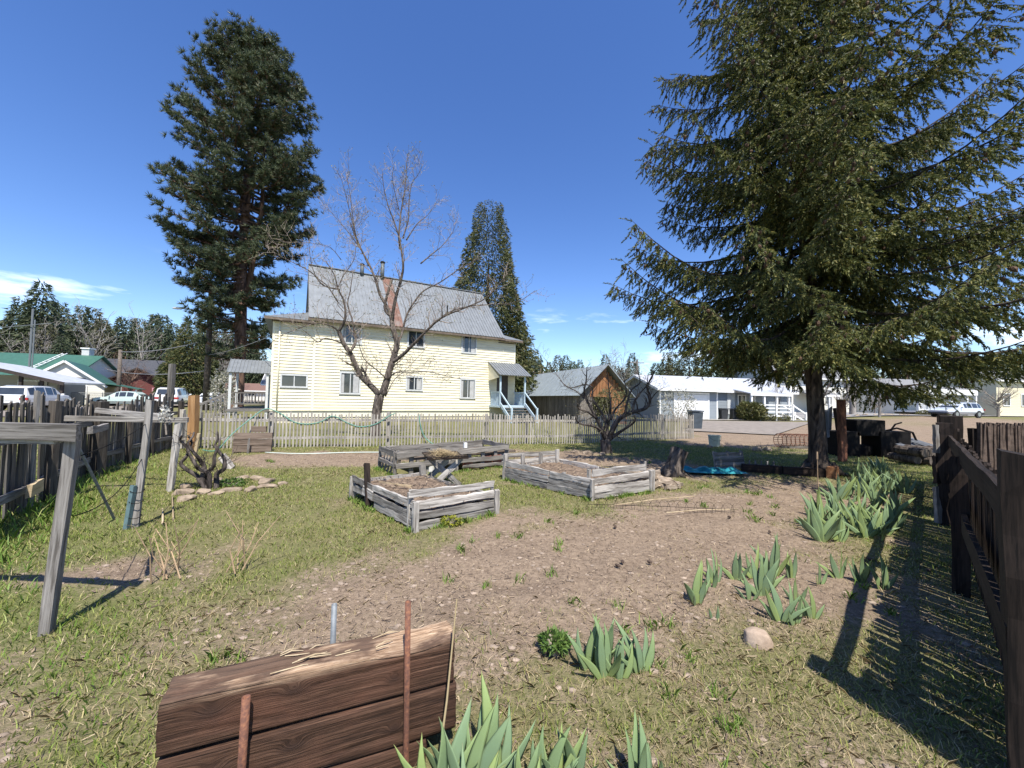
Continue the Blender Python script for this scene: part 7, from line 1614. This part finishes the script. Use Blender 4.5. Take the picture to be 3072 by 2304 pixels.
# ---- irises: every leaf a sword shaped blade of its own
def iris_leaf(seed):
    r = random.Random(seed); vs, fs = [], []; n = 12; bend = r.uniform(-.26, .26); fold = r.uniform(-.22, .22); tip = r.uniform(-.05, .05)
    prof = lambda t: (.55 + .45 * math.sin(min(1, t / .45) * math.pi / 2)) * (1 - max(0, (t - .42) / .58) ** 1.45) + .006
    for i in range(n + 1):
        t = i / n; w = prof(t) * .5; x = bend * t * t; y = fold * t * t + .25 * max(0, t - .8) * r.uniform(.5, 1) * (1 if fold > 0 else -1)
        for s, th in ((-1, 0), (-.5, .03), (0, .045), (.5, .03), (1, 0)): vs.append((s * w * .13 + x + tip * t, y + th * .07, t))
        for s, th in ((.5, -.03), (0, -.045), (-.5, -.03)): vs.append((s * w * .13 + x + tip * t, y + th * .07, t))
    for i in range(n):
        b = i * 8
        for k in range(8): k2 = (k + 1) % 8; fs.append((b + k, b + k2, b + 8 + k2, b + 8 + k))
    me = bpy.data.meshes.new('leaf'); me.from_pydata(vs, [], fs); me.update(); me.polygons.foreach_set('use_smooth', [True] * len(fs)); return me
def iris_mat():
    m, nt, b = new_mat('glaucous_iris_leaf')
    t = nt.nodes.new('ShaderNodeTexCoord'); sp = nt.nodes.new('ShaderNodeSeparateXYZ'); nt.links.new(t.outputs['Object'], sp.inputs[0])
    oi = nt.nodes.new('ShaderNodeObjectInfo')
    r = ramp(nt, [(0, (0.30, 0.36, 0.10)), (.16, (0.20, 0.29, 0.11)), (.5, (0.165, 0.255, 0.135)), (.93, (0.20, 0.29, 0.11)), (1, (0.34, 0.26, 0.10))]); nt.links.new(sp.outputs['Z'], r.inputs[0])
    a = ramp(nt, [(0, (0.23, 0.315, 0.20)), (.55, (0.27, 0.36, 0.17)), (1, (0.38, 0.44, 0.12))]); nt.links.new(oi.outputs['Random'], a.inputs[0])
    veins = obj_noise(nt, 1.0, (420, 60, 3), detail=2); c = mixrgb(nt, .5, r.outputs[0], a.outputs[0]); c = mixrgb(nt, math_(nt, 'MULTIPLY', veins, .22), c, (0.10, 0.16, 0.06))
    nt.links.new(c, b.inputs['Base Color']); b.inputs['Roughness'].default_value = .5; b.inputs['Specular IOR Level'].default_value = .35
    tr = nt.nodes.new('ShaderNodeBsdfTranslucent'); nt.links.new(mixrgb(nt, .5, c, (0.35, 0.45, 0.08)), tr.inputs[0]); ms = nt.nodes.new('ShaderNodeMixShader'); ms.inputs[0].default_value = .22
    out = [n for n in nt.nodes if n.type == 'OUTPUT_MATERIAL'][0]; nt.links.new(b.outputs[0], ms.inputs[1]); nt.links.new(tr.outputs[0], ms.inputs[2]); nt.links.new(ms.outputs[0], out.inputs[0])
    return m
M_IRIS = iris_mat(); IL = [iris_leaf(k) for k in range(10)]
for me in IL: me.materials.append(M_IRIS)
IRN = 0
def iris(x, y, n, h, label, seed, grp, az=None, spread=.55, wide=1.0, lean=0.0):
    """a fan of n leaves"""
    r = random.Random(seed); z0 = gz(x, y); t = thing('iris_fan', (x, y, z0), label, 'iris', grp); az = r.uniform(-.7, .7) if az is None else az
    for k in range(n):
        u = (k - (n - 1) / 2) / max(1, (n - 1) / 2); o = bpy.data.objects.new('leaf', IL[r.randrange(10)]); col.objects.link(o); o.parent = t
        L = h * (1.0 - .30 * abs(u) ** 1.5) * r.uniform(.82, 1.08); o.scale = (L * 1.42 * wide * r.uniform(.85, 1.15), L, L)
        m = Matrix.Rotation(az + r.gauss(0, .3), 4, 'Z') @ Matrix.Rotation(u * spread + lean + r.gauss(0, .06), 4, 'Y') @ Matrix.Rotation(r.gauss(0, .10), 4, 'X')
        o.rotation_euler = m.to_euler(); o.location = (math.cos(az) * u * .022, math.sin(az) * u * .022 + r.gauss(0, .006), -.02)
G1, G2, G3, G4, G5, G6 = ('irises beside the stacked timbers', 'irises left of the round stone', 'irises standing in the bare soil', 'dense irises at the middle of the row', 'irises farthest along the row', 'irises at the bottom edge')
ORD = ['leftmost', 'second', 'third', 'fourth', 'fifth', 'sixth', 'seventh', 'eighth']
def nth(L, i):
    k = sorted(range(len(L)), key=lambda j: L[j][0] / L[j][1]).index(i); return ORD[k] if k == 0 else ORD[k] + ' from left'
K = 0
NC = [(-.25, 1.58, 6, .40, .15), (-.15, 1.60, 7, .42, -.2), (-.05, 1.64, 6, .42, .3), (.10, 1.60, 5, .28, .1), (.18, 1.66, 5, .27, -.3), (-.10, 1.52, 5, .28, .4), (.02, 1.50, 5, .24, 0), (.13, 1.53, 4, .23, .2)]
for i, (x, y, n, h, a) in enumerate(NC): iris(x, y, n, h, nth(NC, i) + ' iris fan in the near clump right of the stacked timbers', 100 + K, G1, a); K += 1
for (x, y, n, h, a, l) in [(.235, 1.68, 5, .27, .1, 'left'), (.30, 1.70, 5, .26, -.1, 'right')]: iris(x, y, n, h, l + ' one of two iris fans ending the near clump on its right', 100 + K, 'right hand irises of the near clump', a, .5); K += 1
iris(.56, 1.64, 6, .30, 'lone iris fan at the bottom edge right of the near clump', 140, None, .1, .42); iris(.63, 1.62, 4, .22, 'small iris fan at the bottom edge beside the lone one', 141, None, -.1, .4)
N2 = [(.50, 2.38, 5, .33, 0), (.58, 2.32, 6, .34, .2), (.66, 2.30, 5, .30, -.2), (.60, 2.42, 5, .32, .3), (.80, 2.36, 6, .32, .1)]
for i, (x, y, n, h, a) in enumerate(N2): iris(x, y, n, h, nth(N2, i) + ' iris fan in the clump between weed and round stone', 100 + K, G2, a); K += 1
for (x, y, n, h, a, l) in [(1.52, 3.14, 6, .33, .1, 'leftmost iris fan standing in the bare soil'), (1.55, 2.93, 2, .16, 0, 'tiny iris shoot below the leftmost fan'), (1.86, 3.5, 5, .33, .2, 'iris fan behind and right of the leftmost one'), (1.78, 3.42, 2, .24, 0, 'narrow iris shoot between two fans in the soil'), (1.98, 3.22, 3, .22, -.1, 'small iris fan in front of the tall central ones'), (2.14, 3.30, 7, .42, .1, 'tall broad iris fan at the centre of the soil group'), (2.10, 3.6, 4, .34, 0, 'iris fan behind the tall central fan'), (2.30, 3.65, 4, .34, .3, 'iris fan back right of the tall central fan'), (2.52, 3.72, 6, .40, -.1, 'large dark iris fan at the back of the soil group'), (2.68, 3.70, 5, .30, .2, 'iris fan right of the large dark one'), (2.02, 2.90, 5, .32, 0, 'nearest iris fan of the soil group'), (2.12, 2.88, 4, .30, .3, 'twin of the nearest iris fan in the soil group'), (2.30, 2.96, 4, .26, -.2, 'small iris fan right of the nearest one'), (2.36, 3.2, 3, .22, 0, 'yellowish small iris fan in the soil'), (2.83, 3.55, 3, .26, .1, 'single small iris standing alone in the soil'), (3.10, 3.66, 4, .32, .1, 'left iris of the three by the fence shadow'), (3.25, 3.60, 5, .30, -.1, 'middle iris of the three by the fence shadow'), (3.33, 3.48, 5, .34, .2, 'right iris of the three by the fence shadow')]:
    iris(x, y, n, h, l, 100 + K, G3, a, .5); K += 1
rr = random.Random(77)
for k in range(20):
    t = rr.random(); x = 3.75 + .95 * t + rr.uniform(-.3, .3); y = 4.72 + .55 * t + rr.uniform(-.38, .32); iris(x, y, rr.choice((5, 6, 7)), rr.uniform(.34, .50), 'iris fan in the dense middle clump of the row', 300 + k, G4, None, .6)
for k in range(26):
    t = rr.random() ** .8; x = 5.45 + 2.6 * t + rr.uniform(-.4, .25); y = 5.75 + 2.4 * t + rr.uniform(-.25, .4); iris(x, y, rr.choice((5, 6, 7)), rr.uniform(.36, .55), 'iris fan in the far clump near the dark fence', 400 + k, G5, None, .6)

# ------------------------------------------------------------------ parked cars
def paint(name, c):
    m, nt, b = new_mat(name); f = obj_noise(nt, 3, detail=4); nt.links.new(mixrgb(nt, math_(nt, 'MULTIPLY', f, .2), c, tuple(x * .8 for x in c)), b.inputs['Base Color'])
    b.inputs['Roughness'].default_value = .28; b.inputs['Coat Weight'].default_value = .6; b.inputs['Coat Roughness'].default_value = .08; return m
M_TYRE = plain('tyre_rubber', (0.02, 0.02, 0.021), .9, .2, 20); M_RIM = plain('alloy_rim', (0.42, 0.43, 0.44), .35, .1, 10, .8); M_TAIL = plain('red_tail_lamp', (0.35, 0.02, 0.02), .25, .2); M_HEAD = plain('clear_head_lamp', (0.6, 0.62, 0.64), .15, .1); M_UNDER = plain('dark_trim', (0.03, 0.03, 0.032), .7, .2)
def car(name, loc, rz, L, W, Hc, prof, mat, label, grp=None, rails=True):
    """prof: list of (x share, belt z share, roof z share or None) from the rear (0) to the nose (1); local +x is forward"""
    t = thing(name, loc, label, 'car', grp, rz=rz); w = W / 2; rings = []; n = len(prof)
    for i, (xs, zb, zr) in enumerate(prof):
        x = (xs - .5) * L; e = min(1, 1 - .16 * max(0, abs(xs - .5) - .36) / .14 * (1 if abs(xs - .5) > .36 else 0)); zb_ = zb * Hc; top = (zr if zr else zb + .035) * Hc; k = .78 if zr else .9
        lo = (.19 if .08 < xs < .92 else .25) * Hc
        rings.append([(x, -w * e * .86, lo), (x, -w * e, .36 * Hc), (x, -w * e * .985, zb_ * .82), (x, -w * e * .955, zb_), (x, -w * e * k, top - .03 * Hc if zr else top - .012 * Hc), (x, -w * e * k * .8, top), (x, w * e * k * .8, top), (x, w * e * k, top - .03 * Hc if zr else top - .012 * Hc), (x, w * e * .955, zb_), (x, w * e * .985, zb_ * .82), (x, w * e, .36 * Hc), (x, w * e * .86, lo)])
    body, glass = MB(), {}
    m = len(rings[0])
    def quad(mb, i, j, push=0.0):
        P = [Vector(rings[i][j]), Vector(rings[i + 1][j]), Vector(rings[i + 1][(j + 1) % m]), Vector(rings[i][(j + 1) % m])]
        mb.add(P, [(0, 1, 2, 3)])
    for i in range(n - 1):
        a, c = prof[i][2], prof[i + 1][2]
        for j in range(m):
            quad(body, i, j)
        if a and c:
            for j in (3, 7):
                P = [Vector(rings[i][j]), Vector(rings[i + 1][j]), Vector(rings[i + 1][j + 1]), Vector(rings[i][j + 1])]; ctr = sum(P, Vector()) / 4; s = -1 if j == 3 else 1
                Q = [ctr + (p - ctr) * .86 + Vector((0, s * .012, .002)) for p in P]; glass.setdefault('side_window', []).append((Q, s))
        elif (a is None) != (c is None):
            fwd = c is None; i0 = i; P = [Vector(rings[i][4]), Vector(rings[i][7]), Vector(rings[i + 1][7]), Vector(rings[i + 1][4])]; ctr = sum(P, Vector()) / 4
            Q = [ctr + (p - ctr) * .88 + Vector((.014 if fwd else -.014, 0, .014)) for p in P]; glass.setdefault('windscreen' if fwd else 'rear_window', []).append((Q, 0))
    body.f.append(tuple(reversed(range(0))) or (0, 1, 2)); body.f.pop()
    body.add(rings[0], [tuple(range(m))]); body.add(rings[-1], [tuple(reversed(range(m)))])
    bo = body.build('body', mat, t, world=False, smooth=False)
    for nm, gl in glass.items():
        for Q, s in gl: MB().add(Q, [(0, 1, 2, 3)]) if 0 else None; mb = MB(); mb.poly(Q if s >= 0 else Q, .006); mb.build(nm, M_GLASS, t, world=False)
    r = Hc * .215
    for sx in (.195, .805):
        for sy in (-1, 1):
            x, y = (sx - .5) * L, sy * (w - .10)
            MB().tube([(x, y - sy * .02, r), (x, y + sy * .105, r)], r * 1.17, 18).build('wheel_arch', M_UNDER, t, world=False)
            wh_ = MB().tube([(x, y - .1 * sy, r), (x, y + sy * .085, r), (x, y + sy * .118, r)], [r, r, r * .9], 20).build('wheel', M_TYRE, t, world=False)
            MB().tube([(x, y + sy * .119, r), (x, y + sy * .128, r)], r * .64, 14).build('rim', M_RIM, wh_, world=False)
    for sy in (-1, 1):
        MB().box(((-.5) * L + .03, sy * w * .72, prof[0][1] * Hc * .95), (.10, w * .42, .16)).build('tail_lamp', M_TAIL, t, world=False); MB().box((.5 * L - .09, sy * w * .66, prof[-1][1] * Hc * .97), (.14, w * .4, .12)).build('headlight', M_HEAD, t, world=False)
        if rails: MB().bar((-.32 * L, sy * w * .66, Hc * 1.005), (.12 * L, sy * w * .66, Hc * 1.005), .03, .03).build('roof_rail', M_RIM, t, world=False)
        MB().box((.18 * L, sy * (w + .06), .66 * Hc), (.1, .16, .11)).build('mirror', mat, t, world=False)
    MB().box((-.5 * L - .012, 0, .44 * Hc), (.02, .42, .12)).build('number_plate', M_WHITE, t, world=False); MB().box((-.5 * L + .05, 0, .27 * Hc), (.2, W * .86, .12)).build('bumper', M_UNDER, t, world=False); MB().box((.5 * L - .06, 0, .27 * Hc), (.2, W * .82, .13)).build('bumper', M_UNDER, t, world=False)
    return t
WAGON = [(0, .55, None), (.03, .60, None), (.10, .62, .93), (.2, .62, .985), (.36, .615, 1.0), (.5, .61, .985), (.58, .605, .95), (.72, .60, None), (.86, .55, None), (.97, .47, None), (1, .40, None)]
SUVP = [(0, .50, None), (.012, .60, None), (.05, .62, .95), (.16, .62, .99), (.36, .62, 1.0), (.52, .615, .985), (.6, .61, .95), (.72, .60, None), (.88, .57, None), (.98, .50, None), (1, .42, None)]
SEDAN = [(0, .52, None), (.08, .62, None), (.17, .63, None), (.30, .64, .95), (.42, .64, 1.0), (.54, .63, .985), (.60, .62, .94), (.74, .60, None), (.9, .54, None), (.98, .46, None), (1, .40, None)]
P_WHITE = paint('white_car_paint', (0.72, 0.73, 0.74)); P_SILV = paint('pale_silver_blue_paint', (0.52, 0.56, 0.60)); P_TEAL = paint('pale_teal_paint', (0.45, 0.55, 0.52)); P_RED = paint('dark_red_paint', (0.22, 0.025, 0.03))
car('estate_car', (45.7, 39.6, .53), R(180 + 12), 5.0, 1.85, 1.52, WAGON, P_SILV, 'pale silver estate car parked in front of the railed porch')
car('sport_utility_car', (-34.6, 28.0, 0), R(113), 4.75, 1.92, 1.70, SUVP, P_WHITE, 'white sport utility car parked by the carport at left')
car('sedan', (-36.0, 36.0, 0), R(-160), 4.5, 1.8, 1.42, SEDAN, P_TEAL, 'pale teal sedan behind the board fence', 'cars down the street', rails=False)
car('pickup_van', (-32.6, 37.2, 0), R(118), 5.0, 1.95, 1.85, SUVP, P_WHITE, 'white van with dark rear window beyond the tall fence post', 'cars down the street')
car('sedan', (-36.5, 46.0, 0), R(110), 4.4, 1.8, 1.45, SEDAN, P_RED, 'dark red car farther down the street', 'cars down the street', rails=False)
car('sedan', (-31.0, 40.0, 0), R(110), 4.4, 1.8, 1.45, SEDAN, P_WHITE, 'white low car right of the white van', 'cars down the street', rails=False)

# chain link fence and teal board fence across the street
cl = thing('chain_link_fence', (-43, 33.5, 0), 'low grey chain link fence before the green roofed house', 'fence')
c0, c1 = Vector((-42.3, 33.4, 0)), Vector((-37.6, 37.0, 0)); m = MB()
for k in range(60):
    a, b_ = c0.lerp(c1, k / 60), c0.lerp(c1, (k + 8) / 60) if k < 52 else c1
    m.tube([a, b_ + Vector((0, 0, 1.15))], .008, 3, caps=False); m.tube([a + Vector((0, 0, 1.15)), b_], .008, 3, caps=False)
m.build('mesh', M_GALV, cl)
for k in range(6): p = c0.lerp(c1, k / 5); MB().tube([p, p + Vector((0, 0, 1.25))], .035, 6).build('fence_post', M_GALV, cl)
MB().tube([c0 + Vector((0, 0, 1.2)), c1 + Vector((0, 0, 1.2))], .025, 6).build('top_rail', M_GALV, cl)
tf = thing('teal_board_fence', (-41, 40.6, 0), 'faded teal board fence behind the dark utility pole', 'fence'); M_TEALW = plain('faded_teal_boards', (0.28, 0.42, 0.38), .8, .15, 3)
for k in range(24): p = Vector((-42.6, 41.0, 0)).lerp(Vector((-37.2, 43.5, 0)), k / 23); MB().box((p.x, p.y, .45), (.24, .03, 1.0), rz=.43).build('board', M_TEALW, tf)
for nm, p0, p1 in (('rail', (-42.6, 41.05, .3), (-37.2, 43.55, .3)), ('rail', (-42.6, 41.05, .8), (-37.2, 43.55, .8))): MB().bar(p0, p1, .08, .04).build(nm, M_TEALW, tf)
print('objects', len(bpy.data.objects))
